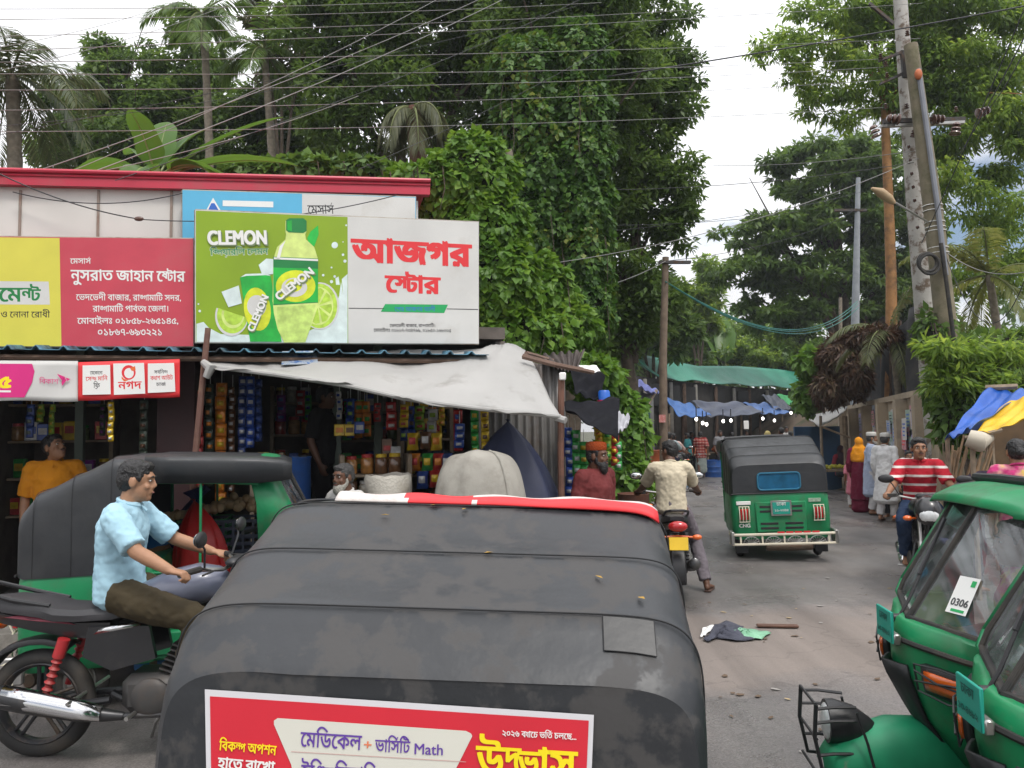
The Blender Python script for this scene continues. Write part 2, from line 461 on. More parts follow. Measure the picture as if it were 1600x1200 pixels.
def glassmat():
    m = bpy.data.materials.new('window glass'); m.use_nodes = True; t = m.node_tree; n = t.nodes; l = t.links
    g = n.new('ShaderNodeBsdfGlossy'); g.inputs['Roughness'].default_value = .03; g.inputs[0].default_value = (.9, .93, .95, 1)
    tr = n.new('ShaderNodeBsdfTransparent'); tr.inputs[0].default_value = (.62, .67, .66, 1)
    df = n.new('ShaderNodeBsdfDiffuse'); df.inputs[0].default_value = (.5, .52, .53, 1)
    fr = n.new('ShaderNodeLayerWeight'); fr.inputs[0].default_value = .5; pw = n.new('ShaderNodeMath'); pw.operation = 'POWER'; pw.inputs[1].default_value = 5; l.new(fr.outputs['Facing'], pw.inputs[0])
    ad = n.new('ShaderNodeMath'); ad.operation = 'MULTIPLY_ADD'; ad.inputs[1].default_value = .8; ad.inputs[2].default_value = .09; l.new(pw.outputs[0], ad.inputs[0])
    nz = n.new('ShaderNodeTexNoise'); nz.inputs['Scale'].default_value = 6; nz.inputs['Detail'].default_value = 8
    tc = n.new('ShaderNodeTexCoord'); l.new(tc.outputs['Object'], nz.inputs[0])
    mr = n.new('ShaderNodeMapRange'); mr.inputs[1].default_value = .4; mr.inputs[2].default_value = .8; mr.inputs[3].default_value = .08; mr.inputs[4].default_value = .46; l.new(nz.outputs[0], mr.inputs[0])
    m1 = n.new('ShaderNodeMixShader'); l.new(mr.outputs[0], m1.inputs[0]); l.new(tr.outputs[0], m1.inputs[1]); l.new(df.outputs[0], m1.inputs[2])
    m2 = n.new('ShaderNodeMixShader'); l.new(ad.outputs[0], m2.inputs[0]); l.new(m1.outputs[0], m2.inputs[1]); l.new(g.outputs[0], m2.inputs[2])
    l.new(m2.outputs[0], n['Material Output'].inputs[0]); return m
GLASS = glassmat()
BLUEW = M('blue rear window film', (.012, .10, .20), .22, var=.35, scale=6, coat=.3, bump=.08, bscale=5)

def uring(y, w, zb, zt, n=8.0, k=48):
    r = []
    for i in range(k + 1):
        a = math.pi * i / k; c, s_ = math.cos(a), math.sin(a)
        r.append(V((-w * math.copysign(abs(c) ** (2 / n), c), y, zb + (zt - zb) * abs(s_) ** (2 / n))))
    return r
def cpow(y): return 8 + 6 * min(1, max(0, y / .4))
def canopy_pt(x, y, o=0.0):           # a point on the rear canopy, o above it
    for a, b in zip(STAT, STAT[1:]):
        if a[0] <= y <= b[0]:
            f = (y - a[0]) / (b[0] - a[0]); w, zb, zt = [a[q] * (1 - f) + b[q] * f for q in (1, 2, 3)]; n = cpow(y); return V((x, y, zb + (zt - zb) * max(0, 1 - abs(x / w) ** n) ** (1 / n) + o))
    return V((x, y, STAT[-1][3] + o))
def rrect(x, y0, y1, z, r=.08, k=5):
    pts = []
    for (cx, cy, a0) in ((x - r, y1 - r, 0), (-x + r, y1 - r, 90), (-x + r, y0 + r, 180), (x - r, y0 + r, 270)):
        for i in range(k + 1):
            a = R(a0 + 90 * i / k); pts.append(V((cx + r * math.cos(a), cy + r * math.sin(a), z)))
    return pts
def wheel(parent, c, Rr, rr, rimmat, axis='X', spokes=0, name='wheel'):
    e = bpy.data.objects.new(name, None); COL.objects.link(e); e.parent = parent; e.location = c
    MB().torus((0, 0, 0), Rr - rr, rr, 40, 12, axis, 0, .9).build('tyre', RUBBER, e)
    m = MB(); ri = Rr - rr * 1.75
    m.torus((0, 0, 0), ri, rr * .42, 40, 8, axis, 0, 1.9)
    m.lathe([(.001, -.05), (.05, -.05), (.055, -.02), (.055, .02), (.05, .05), (.001, .05)], (0, 0, 0), 16, 0, axis)
    if spokes:
        for i in range(spokes):
            a = 2 * math.pi * i / spokes + .3
            for o in (-.10, .10):
                p0 = V((0, .045 * math.cos(a + o * 4), .045 * math.sin(a + o * 4))); p1 = V((0, ri * math.cos(a + o), ri * math.sin(a + o)))
                m.tube([p0, (p0 + p1) / 2, p1], [.014, .010, .012], 6)
    else:
        m.lathe([(ri, -.02), (.08, -.05), (.001, -.05)], (0, 0, 0), 24, 0, axis, False)
        m.lathe([(ri, .02), (.08, .05), (.001, .05)], (0, 0, 0), 24, 0, axis, False)
    m.build('rim', rimmat, e)
    return e
STAT = [(0.0, .605, .89, 1.275), (.015, .62, .88, 1.297), (.045, .632, .87, 1.325), (.11, .635, .87, 1.40), (.37, .635, .87, 1.502), (.64, .635, .87, 1.614), (.88, .635, .87, 1.616)]
ROOF = [(.87, .637, 1.44, 1.618), (1.05, .637, 1.435, 1.614), (1.35, .635, 1.43, 1.606), (1.62, .63, 1.42, 1.595), (1.76, .61, 1.43, 1.575), (1.82, .585, 1.44, 1.55)]

def auto_rickshaw(label, loc, rz, canvas, sc=(1, 1, 1), rollx=0, window=False, front=True, rear=True, sticker=False, plate='12', pitchy=0, canw=1.0, flap=True, roofx=0):
    t = thing('auto_rickshaw', label, 'auto rickshaw', loc, rz, 'auto rickshaws on the road', rot=(pitchy, rollx, rz)); t.scale = sc
    # ---- canopy
    m = MB(); K = 48
    rings = []
    for i in range(len(STAT) - 1):
        a, b = STAT[i], STAT[i + 1]; nn = max(1, int((b[0] - a[0]) / .03))
        for j in range(nn): f = j / nn; rings.append([a[q] * (1 - f) + b[q] * f for q in range(4)])
    rings.append(list(STAT[-1]))
    rr = []
    for (y, ww, zb, zt) in rings:
        sag = -.006 * abs(math.sin((y - .11) / .26 * math.pi)) if .11 < y < .37 else (-.008 * abs(math.sin((y - .37) / .27 * math.pi)) if .37 < y < .64 else 0)
        rr.append([p + V((0, 0, sag * (p.z > 1.2))) + V((1, 1, 1)) * (.005 * mnoise.noise(p * 3.1 + V(loc)) + .003 * mnoise.noise(p * 9 + V(loc))) for p in uring(y, ww * canw, zb, zt, cpow(y), K)])
    m.loft(rr, 0, False, False)
    r0 = rr[0]; nb = len(m.v); half = K // 2
    m.v += [tuple(p) for p in r0]
    for j in range(half): m.f.append((nb + j, nb + j + 1, nb + K - 1 - j, nb + K - j) if j + 1 < half else (nb + j, nb + j + 1, nb + K - j)); m.m.append(0)
    can = m.build('canopy', canvas, t, smooth=60)
    sm = MB()
    for q in (3, 4, 5): y, ww, zb, zt = STAT[q]; sm.tube([p + V((0, -.003, .003)) for p in uring(y, ww * canw + .003, zb, zt + .0008, cpow(y))], .0022, 6)
    sm.tube([(x * .635 * canw, -.004, .895) for x in (-1, -.5, 0, .5, 1)], .008, 6)
    sm.build('seam', PIPE, can)
    m = MB(); m.loft([uring(y + roofx * max(0, (y - 1.35) / .47), ww * canw, zb, zt, 14) for y, ww, zb, zt in ROOF], 0, False, False)
    solid(m.build('roof_cover', canvas, t, smooth=60), .008)
    for s in (-1, 1):
        m = MB(); m.tube([(s * .615, .84, 1.45), (s * .615, 1.3, 1.44), (s * .60, 1.72, 1.42)], .014, 8)
        m.tube([(s * .60, .9, .45), (s * .62, .88, .85), (s * .615, .87, 1.45)], .014, 8)
        m.tube([(s * .60, 1.28, .40), (s * .61, 1.28, 1.45)], .011, 8)
        m.tube([(s * .60, .9, .86), (s * .61, 1.28, .86)], .010, 8)
        m.build('side_rail', GREENP, t)
    # ---- body
    m = MB()
    m.loft([rrect(.60, .03, .95, .29), rrect(.635, .005, .97, .36), rrect(.64, 0, .97, .62), rrect(.632, 0, .96, .84), rrect(.62, .01, .95, .905)])
    m.box((0, 1.35, .33), (1.14, 1.0, .08), 0, bev=.02)
    for s in (-1, 1): m.box((s * .56, 1.3, .40), (.05, .8, .16), 0, bev=.015)
    m.build('rear_body', GREENP, t)
    MB().box((0, .62, .62), (1.1, .42, .16), 0, bev=.04).box((0, .42, 1.0), (1.1, .10, .5), 0, bev=.04).box((0, 1.42, .62), (.62, .34, .12), 0, bev=.04).build('seat', SEATM, t)
    if rear:
        m = MB(); m.box((0, -.012, .585), (.66, .03, .40), 0, bev=.012); eng = m.build('engine_door', GREENP, t)
        m = MB()
        for s in (-1, 1):
            for z in (.72, .66, .50, .44): m.box((s * .16, -.029, z), (.23, .006, .028), 0, bev=.002)
        m.build('louvre', BLACK, eng)
        m = MB(); m.box((0, -.05, .70), (.27, .012, .20), 0, bev=.004); m.build('plate_frame', STEEL, t)
        np_ = MB().box((0, -.058, .70), (.225, .01, .155), 0, bev=.003).build('number_plate', TEAL, t)
        lt = MB(); pl = Plane(V((-1, -.066, .7)), V((1, -.066, .7)))
        for s in (-1, 1):
            la = MB()
            for k in (-1, 0, 1): la.box((s * .48 + k * .04, -.028, .63), (.024, .05, .15), 0, bev=.008)
            tl = la.build('tail_light', REDL, t)
            g = MB()
            for k in (-1.6, -.5, .5, 1.6): g.tube([(s * .48 + k * .04, -.035, .53), (s * .48 + k * .04, -.062, .58), (s * .48 + k * .04, -.062, .68), (s * .48 + k * .04, -.035, .73)], .006, 6)
            for z in (.53, .73): g.tube([(s * .48 - .07, -.04, z), (s * .48 + .07, -.04, z)], .006, 6)
            g.build('lamp_guard', CREAMP, tl)
        m = MB()
        for z, r in ((.25, .016), (.375, .018)): m.tube([(-.68, .02, z), (-.66, -.12, z), (-.6, -.14, z), (.6, -.14, z), (.66, -.12, z), (.68, .02, z)], r, 8)
        for x in (-.56, -.28, 0, .28, .56): m.box((x, -.138, .31), (.022, .012, .12))
        bmp = m.build('bumper', CREAMP, t)
        g = MB()
        for x in (-.42, -.14, .14, .42):
            for k in range(9):
                a = R(180 * k / 8); g.tube([(x, -.135, .255), (x + .105 * math.cos(a), -.135, .255 + .095 * math.sin(a))], .0045, 5)
            g.tube([(x + .105 * math.cos(R(15 * k)), -.135, .255 + .095 * math.sin(R(15 * k))) for k in range(13)], .006, 5)
        g.build('fan_grille', STEEL, bmp)
        for s in (-1, 1): MB().box((s * .66, -.03, .33), (.05, .22, .17), 0, bev=.01).build('bumper_end', STEEL, bmp)
        MB().lathe([(.04, -.3), (.055, -.28), (.055, .28), (.04, .3)], (.08, .02, .19), 16, 0, 'X').build('silencer', M('rusty silencer', (.16, .12, .09), .6, .6, dirt=(.2, .08, .03)), t)
        for s in (-1, 1): MB().box((s * .52, .16, .20), (.17, .012, .22), 0, bev=.003).build('mud_flap', BLACK, t)
    if window:
        m = MB(); m.poly([V((x, -.003, z + 1.05)) for x, z in [(p.x, p.y) for p in rrect(.27, -.105, .105, 0, .05)]]); wn = m.build('rear_window', BLUEW, t, smooth=False)
        pp = [V((p.x, -.006, p.y + 1.05)) for p in rrect(.275, -.11, .11, 0, .05)]; MB().tube(pp + [pp[0]], .011, 6).build('window_trim', M('blue trim', (.03, .16, .26), .3), wn)
    for s in (-1, 1): wheel(t, (s * .52, .42, .205), .205, .055, STEEL)
    if front:
        ctl = [(.42, [(0, 2.10), (.2, 2.07), (.34, 1.98), (.42, 1.85), (.44, 1.72)]), (.60, [(0, 2.22), (.24, 2.17), (.41, 2.05), (.50, 1.88), (.52, 1.72)]),
               (.80, [(0, 2.29), (.26, 2.22), (.44, 2.10), (.54, 1.92), (.56, 1.72)]), (.93, [(0, 2.295), (.27, 2.22), (.46, 2.12), (.55, 1.95), (.57, 1.72)]),
               (1.0, [(0, 2.27), (.27, 2.195), (.475, 2.115), (.55, 1.96), (.575, 1.72)]), (1.015, [(0, 2.24), (.27, 2.165), (.46, 2.09), (.54, 1.95), (.57, 1.72)])]
        def sect(c):
            r = [(-x, y) for x, y in c[::-1]] + c[1:]; out = []
            for i in range(len(r) - 1):
                p0, p1, p2, p3 = [V(r[max(0, min(len(r) - 1, q))]) for q in (i - 1, i, i + 1, i + 2)]
                for k in range(4):
                    u = k / 4; out.append(.5 * ((2 * p1) + (p2 - p0) * u + (2 * p0 - 5 * p1 + 4 * p2 - p3) * u * u + (3 * p1 - p0 - 3 * p2 + p3) * u ** 3))
            return out + [V(r[-1])]
        m = MB(); secs = [[V((q.x, q.y, z)) for q in sect(c)] for z, c in ctl]
        m.loft(secs, 0, False, False)
        solid(m.build('front_cowl', GREENP, t, smooth=50), .02, -1)
        tr = secs[3]; MB().tube([p + (V((p.x, p.y - 1.6, 0)).normalized() * .004) for p in tr], .012, 6).build('trim_strip', RUBBER, t)
        # windscreen
        cb, ct = V((0, 2.235, 1.012)), V((0, 1.93, 1.515))
        for s in (-1, 1):
            ob, ot = V((s * .475, 2.09, 1.03)), V((s * .43, 1.83, 1.50)); ob2 = V((s * .485, 2.06, 1.09)); ot2 = V((s * .39, 1.84, 1.515)); ob1 = V((s * .43, 2.105, 1.015))
            gl = [cb, ob1, ob, ob2, ot, ot2, ct]
            g = MB().poly(gl).build('windscreen', GLASS, t, smooth=False)
            MB().tube(gl + [cb], .015, 8).build('rubber_frame', RUBBER, g)
            m = MB(); o = V((s * .02, .012, 0))
            m.loft([[ob2 + o, V((s * .55, 1.96, 1.0)), V((s * .575, 1.72, 1.0))], [(ob2 + ot) / 2 + o, V((s * .535, 1.88, 1.28)), V((s * .56, 1.70, 1.28))], [ot + o, V((s * .49, 1.76, 1.52)), V((s * .535, 1.62, 1.54))]], 0, False, False)
            m.loft([[ob1 + o * .5, ob + o, ob2 + o], [V((s * .45, 2.10, 1.0)), V((s * .50, 2.06, 1.0)), V((s * .55, 1.96, 1.0))]], 0, False, False)
            solid(m.build('corner_pillar', GREENP, t, smooth=50), .016)
        m = MB(); m.loft([uring(1.97, .37, 1.50, 1.52, 3), uring(1.93, .44, 1.495, 1.555, 3.2), uring(1.84, .50, 1.49, 1.59, 3.6), uring(1.74, .545, 1.48, 1.60, 4), uring(1.66, .55, 1.47, 1.57, 4)], 0, False, False)
        solid(m.build('roof_cap', GREENP, t, smooth=60), .012)
        if flap: MB().tube([(-.5, 1.70, 1.615), (-.2, 1.72, 1.622), (.2, 1.72, 1.622), (.5, 1.70, 1.612)], .022, 8).tube([(-.54, 1.66, 1.55), (-.5, 1.70, 1.615)], .01, 6).tube([(.54, 1.66, 1.55), (.5, 1.70, 1.615)], .01, 6).build('rolled_flap', canvas, t)
        w_ = MB().tube([(.09, 2.24, 1.0), (.10, 2.20, 1.06), (.20, 2.02, 1.35)], .007, 6).tube([(.14, 2.13, 1.18), (.23, 1.97, 1.43)], .010, 6).lathe([(.02, -.02), (.02, .02)], (.09, 2.25, .99), 10, 0, 'Y')
        w_.build('wiper', BLACK, t)
        # nose panel, number plate, indicators
        def onose(x, z, o=.014):
            i = min(range(len(secs) - 1), key=lambda q: 0 if secs[q][0].z <= z <= secs[q + 1][0].z else 9)
            f = (z - secs[i][0].z) / (secs[i + 1][0].z - secs[i][0].z)
            pr = [a.lerp(b, f) for a, b in zip(secs[i], secs[i + 1])]
            for a, b in zip(pr, pr[1:]):
                if a.x <= x <= b.x: q = a.lerp(b, (x - a.x) / max(1e-6, b.x - a.x)); return q + V((q.x * .5, q.y - 1.5, 0)).normalized() * o
            return pr[-1]
        m = MB(); m.grid(lambda u, v: onose(-.10 + .2 * u, .47 + .36 * v, .012 + .05 * v * (1 - abs(2 * u - 1))), 6, 6); solid(m.build('nose_panel', BLACK, t), .012)
        pb = MB().box((0, 2.335, .985), (.17, .012, .14), 0, bev=.003).build('number_plate', TEAL, t); pb.rotation_euler = (0, 0, 0)
        MB().box((.0, 2.318, .935), (.18, .03, .05), 0, bev=.006).build('plate_bracket', STEEL, t)
        for s in (-1, 1):
            m = MB(); m.grid(lambda u, v: onose(s * (.20 + .25 * u), .755 + .115 * v, .018), 6, 3); ho = solid(m.build('indicator_housing', BLACK, t), .03)
            m = MB(); m.grid(lambda u, v: onose(s * (.23 + .16 * u), .775 + .075 * v, .040), 5, 3); solid(m.build('indicator_lamp', ORANGE, t), .015)
            g = MB()
            for pts in ([(.2, .80), (.3, .82), (.45, .80)], [(.2, .845), (.3, .82), (.45, .845)], [(.2, .87), (.32, .885), (.45, .87)], [(.2, .76), (.32, .745), (.45, .76)], [(.2, .76), (.2, .87)]):
                g.tube([onose(s * x, z, .058) for x, z in pts], .0045, 5)
            g.build('indicator_guard', BLACK, ho)
        # front fender, lamp, guard, wheel
        def fr(y, ww, zb, zt): return uring(y, ww, zb, zt, 2.6, 16)
        m = MB(); m.loft([fr(1.96, .09, .30, .36), fr(2.04, .12, .31, .49), fr(2.18, .128, .33, .565), fr(2.34, .126, .34, .565), fr(2.48, .112, .35, .515), fr(2.58, .105, .355, .455), fr(2.625, .05, .36, .40)], 0, False, False)
        solid(m.build('front_fender', GREENL, t, smooth=60), .01)
        hl = MB().loft([[V((x * k * .88, 2.60 + (y - 2.52) * .72, .535 + dz + z * k * 1.02)) for x, z in [(math.cos(R(a)), math.sin(R(a))) for a in range(0, 360, 20)]] for y, k, dz in ((2.20, .012, -.03), (2.27, .05, -.015), (2.36, .082, 0), (2.47, .095, .012), (2.52, .093, .012))]).build('headlight', BLACK, t)
        MB().ell((0, 2.595, .547), (.072, .025, .083)).build('lamp_glass', LENS, hl)
        g = MB()
        for s in (-1, 1):
            g.tube([(s * .12, 2.67, .66), (s * .12, 2.68, .52), (s * .12, 2.65, .36), (s * .12, 2.5, .345), (s * .14, 2.2, .34)], .009, 6)
            for z in (.64, .58, .44): g.tube([(s * .12, 2.67, z), (s * .11, 2.60, z + .005), (s * .09, 2.5, z)], .007, 6)
            g.tube([(s * .14, 2.44, .35), (s * .13, 2.47, .50), (s * .1, 2.5, .62)], .006, 6)
        for z in (.66, .51, .36): g.tube([(-.12, 2.672, z), (.12, 2.672, z)], .007, 6)
        g.build('front_guard', BLACK, t)
        wheel(t, (0, 2.30, .205), .205, .055, STEEL)
        m = MB(); m.tube([(0, 1.62, .4), (0, 1.75, .95), (0, 1.72, 1.05)], .025, 8); m.tube([(-.32, 1.58, 1.06), (0, 1.72, 1.05), (.32, 1.58, 1.06)], .014, 8); m.ell((0, 1.76, 1.1), (.1, .04, .07)); m.build('handlebar', BLACK, t)
    return t

# ================================================================ motorcycles
def motorcycle(label, loc, rz, paint, lean=0, shock=None, tank=None, steer=0, plate=PLATEY, scuff=None):
    t = thing('motorcycle', label, 'motorcycle', loc, rz, 'motorcycles in the street', rot=(0, lean, rz))
    tank = tank or paint; shock = shock or BLACK
    RIMB = M('black alloy', (.03, .03, .033), .4, .3, dirt=(.14, .10, .07), dscale=8)
    wheel(t, (0, -.64, .30), .30, .046, RIMB, 'X', 5, 'rear_wheel')
    fe = bpy.data.objects.new('front_end', None); COL.objects.link(fe); fe.parent = t; fe.location = (0, .45, .9); fe.rotation_euler = (0, 0, steer)
    O = V((0, .45, .9))
    wheel(t, (-math.sin(steer) * .2, .45 + .2 * math.cos(steer), .30), .30, .042, RIMB, 'X', 5, 'front_wheel')
    def fb(m, name, mat): return m.shift(O).build(name, mat, fe)
    m = MB()
    for s in (-1, 1): m.tube([(s * .075, .66, .30), (s * .075, .53, .62)], .028, 10); m.tube([(s * .075, .53, .6), (s * .075, .42, .95)], .017, 10)
    fb(m, 'fork', STEEL)
    fb(MB().tube([(-.36, .26, 1.06), (-.30, .30, 1.07), (-.12, .40, 1.04), (.12, .40, 1.04), (.30, .30, 1.07), (.36, .26, 1.06)], .011, 8), 'handlebar', STEEL)
    for s in (-1, 1):
        fb(MB().tube([(s * .37, .25, 1.058), (s * .26, .325, 1.068)], .018, 8).tube([(s * .25, .33, 1.07), (s * .28, .40, 1.06), (s * .36, .37, 1.05)], .006, 6), 'grip', RUBBER)
        mm = MB(); mm.tube([(s * .24, .34, 1.07), (s * .30, .36, 1.18), (s * .33, .35, 1.22)], .006, 6)
        mm.ell((s * .36, .36, 1.24), (.078, .022, .045)); mr = fb(mm, 'mirror', BLACK)
        MB().shift(O).ell((s * .36 - O.x, .345 - O.y, 1.24 - O.z), (.066, .012, .036)).build('mirror_glass', CHROME, mr)
        fb(MB().ell((s * .19, .60, .86), (.045, .035, .028)).tube([(s * .09, .56, .86), (s * .16, .6, .86)], .01, 6), 'indicator', ORANGE)
    c = MB(); c.loft([[V((x * k, y, z0 + z * h)) for x, z in [(math.cos(R(a)), math.sin(R(a))) for a in range(0, 360, 24)]] for y, k, h, z0 in ((.44, .05, .07, 1.0), (.50, .115, .125, .965), (.60, .13, .14, .93), (.66, .105, .12, .915), (.69, .05, .06, .90))])
    fb(c, 'headlight_cowl', paint)
    fb(MB().ell((0, .655, .895), (.095, .05, .075)), 'headlight', LENS)
    fb(MB().box((0, .44, 1.07), (.2, .08, .05), 0, bev=.02), 'speedometer', BLACK)
    m = MB(); a0 = [R(a) for a in range(35, 165, 13)]
    m.loft([[V((x, .65 + rr_ * math.cos(a), .30 + rr_ * math.sin(a))) for x, rr_ in ((-.06, .33), (-.045, .35), (0, .358), (.045, .35), (.06, .33))] for a in a0], 0, False, False)
    solid(fb(m, 'front_fender', paint), .006)
    # frame & engine
    m = MB()
    m.tube([(0, .42, .90), (0, .32, .62), (0, .25, .30), (0, -.1, .26), (0, -.25, .34)], .022, 8); m.tube([(0, .42, .88), (0, -.05, .78), (0, -.3, .70), (0, -.8, .76)], .02, 8)
    for s in (-1, 1): m.tube([(s * .09, -.22, .33), (s * .10, -.45, .31), (s * .10, -.66, .30)], .020, 8)
    m.build('frame', BLACK, t)
    m = MB(); m.box((0, .02, .36), (.26, .36, .22), 0, bev=.05); m.ell((.14, .02, .35), (.035, .11, .11)); m.ell((-.14, .02, .35), (.035, .11, .11)); m.tube([(0, .12, .44), (0, .20, .62)], .075, 12)
    for k in range(6): m.box((0, .13 + k * .014, .47 + k * .026), (.21, .17, .010), 0, rot=Matrix.Rotation(-.35, 3, 'X'))
    m.build('engine', M('engine metal', (.075, .072, .07), .5, .5, dirt=(.12, .09, .07)), t)
    m = MB(); prof = [(.40, .05, .06, .94), (.34, .11, .09, .95), (.22, .145, .12, .94), (.06, .15, .115, .91), (-.08, .12, .09, .87), (-.17, .08, .05, .84)]
    m.loft([[V((a * math.copysign(abs(math.cos(R(k))) ** .8, math.cos(R(k))), y, z + b * math.sin(R(k)))) for k in range(0, 360, 20)] for y, a, b, z in prof])
    m.build('fuel_tank', tank, t)
    m = MB(); sp = [(-.10, .09, .80, .86), (-.2, .13, .78, .845), (-.4, .145, .775, .84), (-.52, .14, .78, .85), (-.6, .13, .80, .885), (-.8, .12, .83, .905), (-.93, .07, .86, .90)]
    m.loft([[V((x * ww, y, zb + (zt - zb) * z)) for x, z in ((-1, 0), (-1.02, .5), (-.85, .92), (-.4, 1.05), (.4, 1.05), (.85, .92), (1.02, .5), (1, 0))] for y, ww, zb, zt in sp])
    m.build('seat', SEATM, t)
    m = MB(); tp = [(-.22, .11, .66, .77), (-.45, .12, .68, .775), (-.65, .115, .72, .80), (-.85, .085, .765, .83), (-1.0, .04, .82, .86)]
    m.loft([[V((x * ww, y, zb + (zt - zb) * z)) for x, z in ((-.8, 0), (-1, .4), (-1, .9), (-.6, 1), (.6, 1), (1, .9), (1, .4), (.8, 0))] for y, ww, zb, zt in tp])
    tail = m.build('tail_panel', paint, t)
    if scuff:
        m = MB()
        for s in (-1, 1): m.poly([(s * .124, -.40, .755), (s * .119, -.66, .785), (s * .10, -.80, .80), (s * .105, -.72, .81), (s * .122, -.45, .775)])
        solid(m.build('tail_stripe', scuff, tail), .004)
        for s in (-1, 1): solid(MB().poly([(s * .132, -.04, .745), (s * .132, -.30, .70), (s * .132, -.26, .735), (s * .132, -.06, .765)]).build('badge', CHROME, tail), .004)
    for s in (-1, 1):
        m = MB(); m.prism([(s * .10, .0, .74), (s * .10, -.33, .74), (s * .10, -.36, .58), (s * .10, -.20, .50), (s * .10, .04, .56)], (s * .03, 0, 0))
        m.build('side_panel', paint, t)
    MB().tube([(-.11, -.55, .86), (-.125, -.75, .90), (-.11, -.95, .955), (-.06, -1.0, .97), (.06, -1.0, .97), (.11, -.95, .955), (.125, -.75, .90), (.11, -.55, .86)], .013, 8).build('grab_rail', BLACK, t)
    m = MB(); m.loft([[V((x, -.64 + rr_ * math.cos(R(a)), .30 + rr_ * math.sin(R(a)))) for x, rr_ in ((-.075, .34), (-.06, .365), (0, .372), (.06, .365), (.075, .34))] for a in range(60, 196, 12)], 0, False, False)
    solid(m.build('rear_fender', BLACK, t), .006)
    tlm = MB().ell((0, -1.0, .81), (.10, .05, .055)).build('tail_light', REDL, t)
    MB().box((0, -1.035, .64), (.19, .01, .13), 0, bev=.004, rot=Matrix.Rotation(-.25, 3, 'X')).build('number_plate', plate, t)
    for s in (-1, 1): MB().ell((s * .19, -.98, .70), (.05, .03, .028)).tube([(0, -.97, .71), (s * .15, -.98, .70)], .012, 6).build('indicator', ORANGE, t)
    for s in (-1, 1):
        m = MB(); a, b = V((s * .125, -.56, .36)), V((s * .125, -.46, .68)); n = 27; pts = []; rs = []
        for k in range(n): pts.append(a.lerp(b, k / (n - 1))); rs.append(.030 if (k % 3 == 1 and 3 < k < 18) else (.018 if k < 18 else .032))
        m.tube(pts, rs, 10); m.build('shock_absorber', shock, t)
    m = MB(); m.tube([(.10, .22, .56), (.13, .26, .40), (.14, .16, .26), (.15, -.15, .26)], .018, 8); m.tube([(.15, -.12, .26), (.155, -.22, .27), (.17, -.35, .30), (.18, -.62, .36), (.18, -.80, .40), (.18, -.815, .402)], [.022, .035, .055, .062, .06, .03], 14)
    ex = m.build('exhaust', M('exhaust black', (.05, .05, .052), .35, .6, dirt=(.12, .11, .1)), t)
    m = MB(); m.loft([[V((.172 + .062 * math.cos(R(a)) * k, y, z + .066 * k * math.sin(R(a)))) for a in range(-20, 100, 12)] for y, z, k in ((-.22, .275, .75), (-.36, .302, 1.0), (-.60, .355, 1.06), (-.74, .385, 1.04))], 0, False, False)
    solid(m.build('heat_shield', CHROME, ex), .005)
    MB().tube([(-.26, -.06, .28), (-.05, -.06, .27), (.05, -.06, .27), (.26, -.06, .28)], .012, 8).build('footrest', STEEL, t); MB().tube([(-.24, -.38, .36), (.24, -.38, .36)], .010, 8).build('footrest', STEEL, t)
    MB().tube([(-.10, .05, .25), (-.14, -.06, .12), (-.18, -.10, .02)], .010, 6).build('side_stand', STEEL, t)
    return t
# ================================================================ people
def skinmat(name, c): return M(name, c, .5, var=.1, scale=14, spec=.4, bump=.04, bscale=90)
SK_A = skinmat('brown skin', (.27, .135, .075)); SK_B = skinmat('dark brown skin', (.125, .058, .034)); SK_C = skinmat('tan skin', (.36, .19, .11))
HAIRK = M('black hair', (.009, .008, .008), .42, var=.3, scale=40, bump=.5, bscale=110)
HAIRG = M('grey hair', (.05, .048, .046), .6, var=.4, scale=40, bump=.5, bscale=110)
BEARDG = M('grey beard', (.34, .32, .28), .7, var=.3, scale=60, bump=.6, bscale=120)
EYEW = M('eye white', (.6, .57, .53), .3); EYEK = M('eye dark', (.012, .009, .008), .2); LIP = M('lips', (.20, .075, .06), .5)
def cloth(name, c, **k): return M(name, c, .85, var=k.pop('var', .08), scale=6, bump=k.pop('bump', .12), bscale=k.pop('bscale', 9), spec=.2, **k)
def bands(name, cols, period, axis=2, cuts=(.5,), axis2=None):      # woven stripes, optionally crossed (plaid)
    m = bpy.data.materials.new(name); m.use_nodes = True; t = m.node_tree; n = t.nodes; l = t.links; b = n['Principled BSDF']; b.inputs['Roughness'].default_value = .85; b.inputs['Specular IOR Level'].default_value = .2
    tc = n.new('ShaderNodeTexCoord'); sx = n.new('ShaderNodeSeparateXYZ'); l.new(tc.outputs['Object'], sx.inputs[0])
    def stripe(ax):
        a = n.new('ShaderNodeMath'); a.operation = 'DIVIDE'; a.inputs[1].default_value = period; l.new(sx.outputs[ax], a.inputs[0])
        f = n.new('ShaderNodeMath'); f.operation = 'FRACT'; l.new(a.outputs[0], f.inputs[0])
        r = n.new('ShaderNodeValToRGB'); r.color_ramp.interpolation = 'CONSTANT'; e = r.color_ramp.elements
        e[0].color = (*cols[0], 1); e[1].position = cuts[0]; e[1].color = (*cols[1], 1)
        for k, p in enumerate(cuts[1:]): q = e.new(p); q.color = (*cols[(k + 2) % len(cols)], 1)
        l.new(f.outputs[0], r.inputs[0]); return r.outputs[0]
    o = stripe(axis)
    if axis2 is not None:
        mx = n.new('ShaderNodeMix'); mx.data_type = 'RGBA'; mx.blend_type = 'MULTIPLY'; mx.inputs[0].default_value = .8; l.new(o, mx.inputs[6]); l.new(stripe(axis2), mx.inputs[7]); o = mx.outputs[2]
    l.new(o, b.inputs['Base Color']); return m
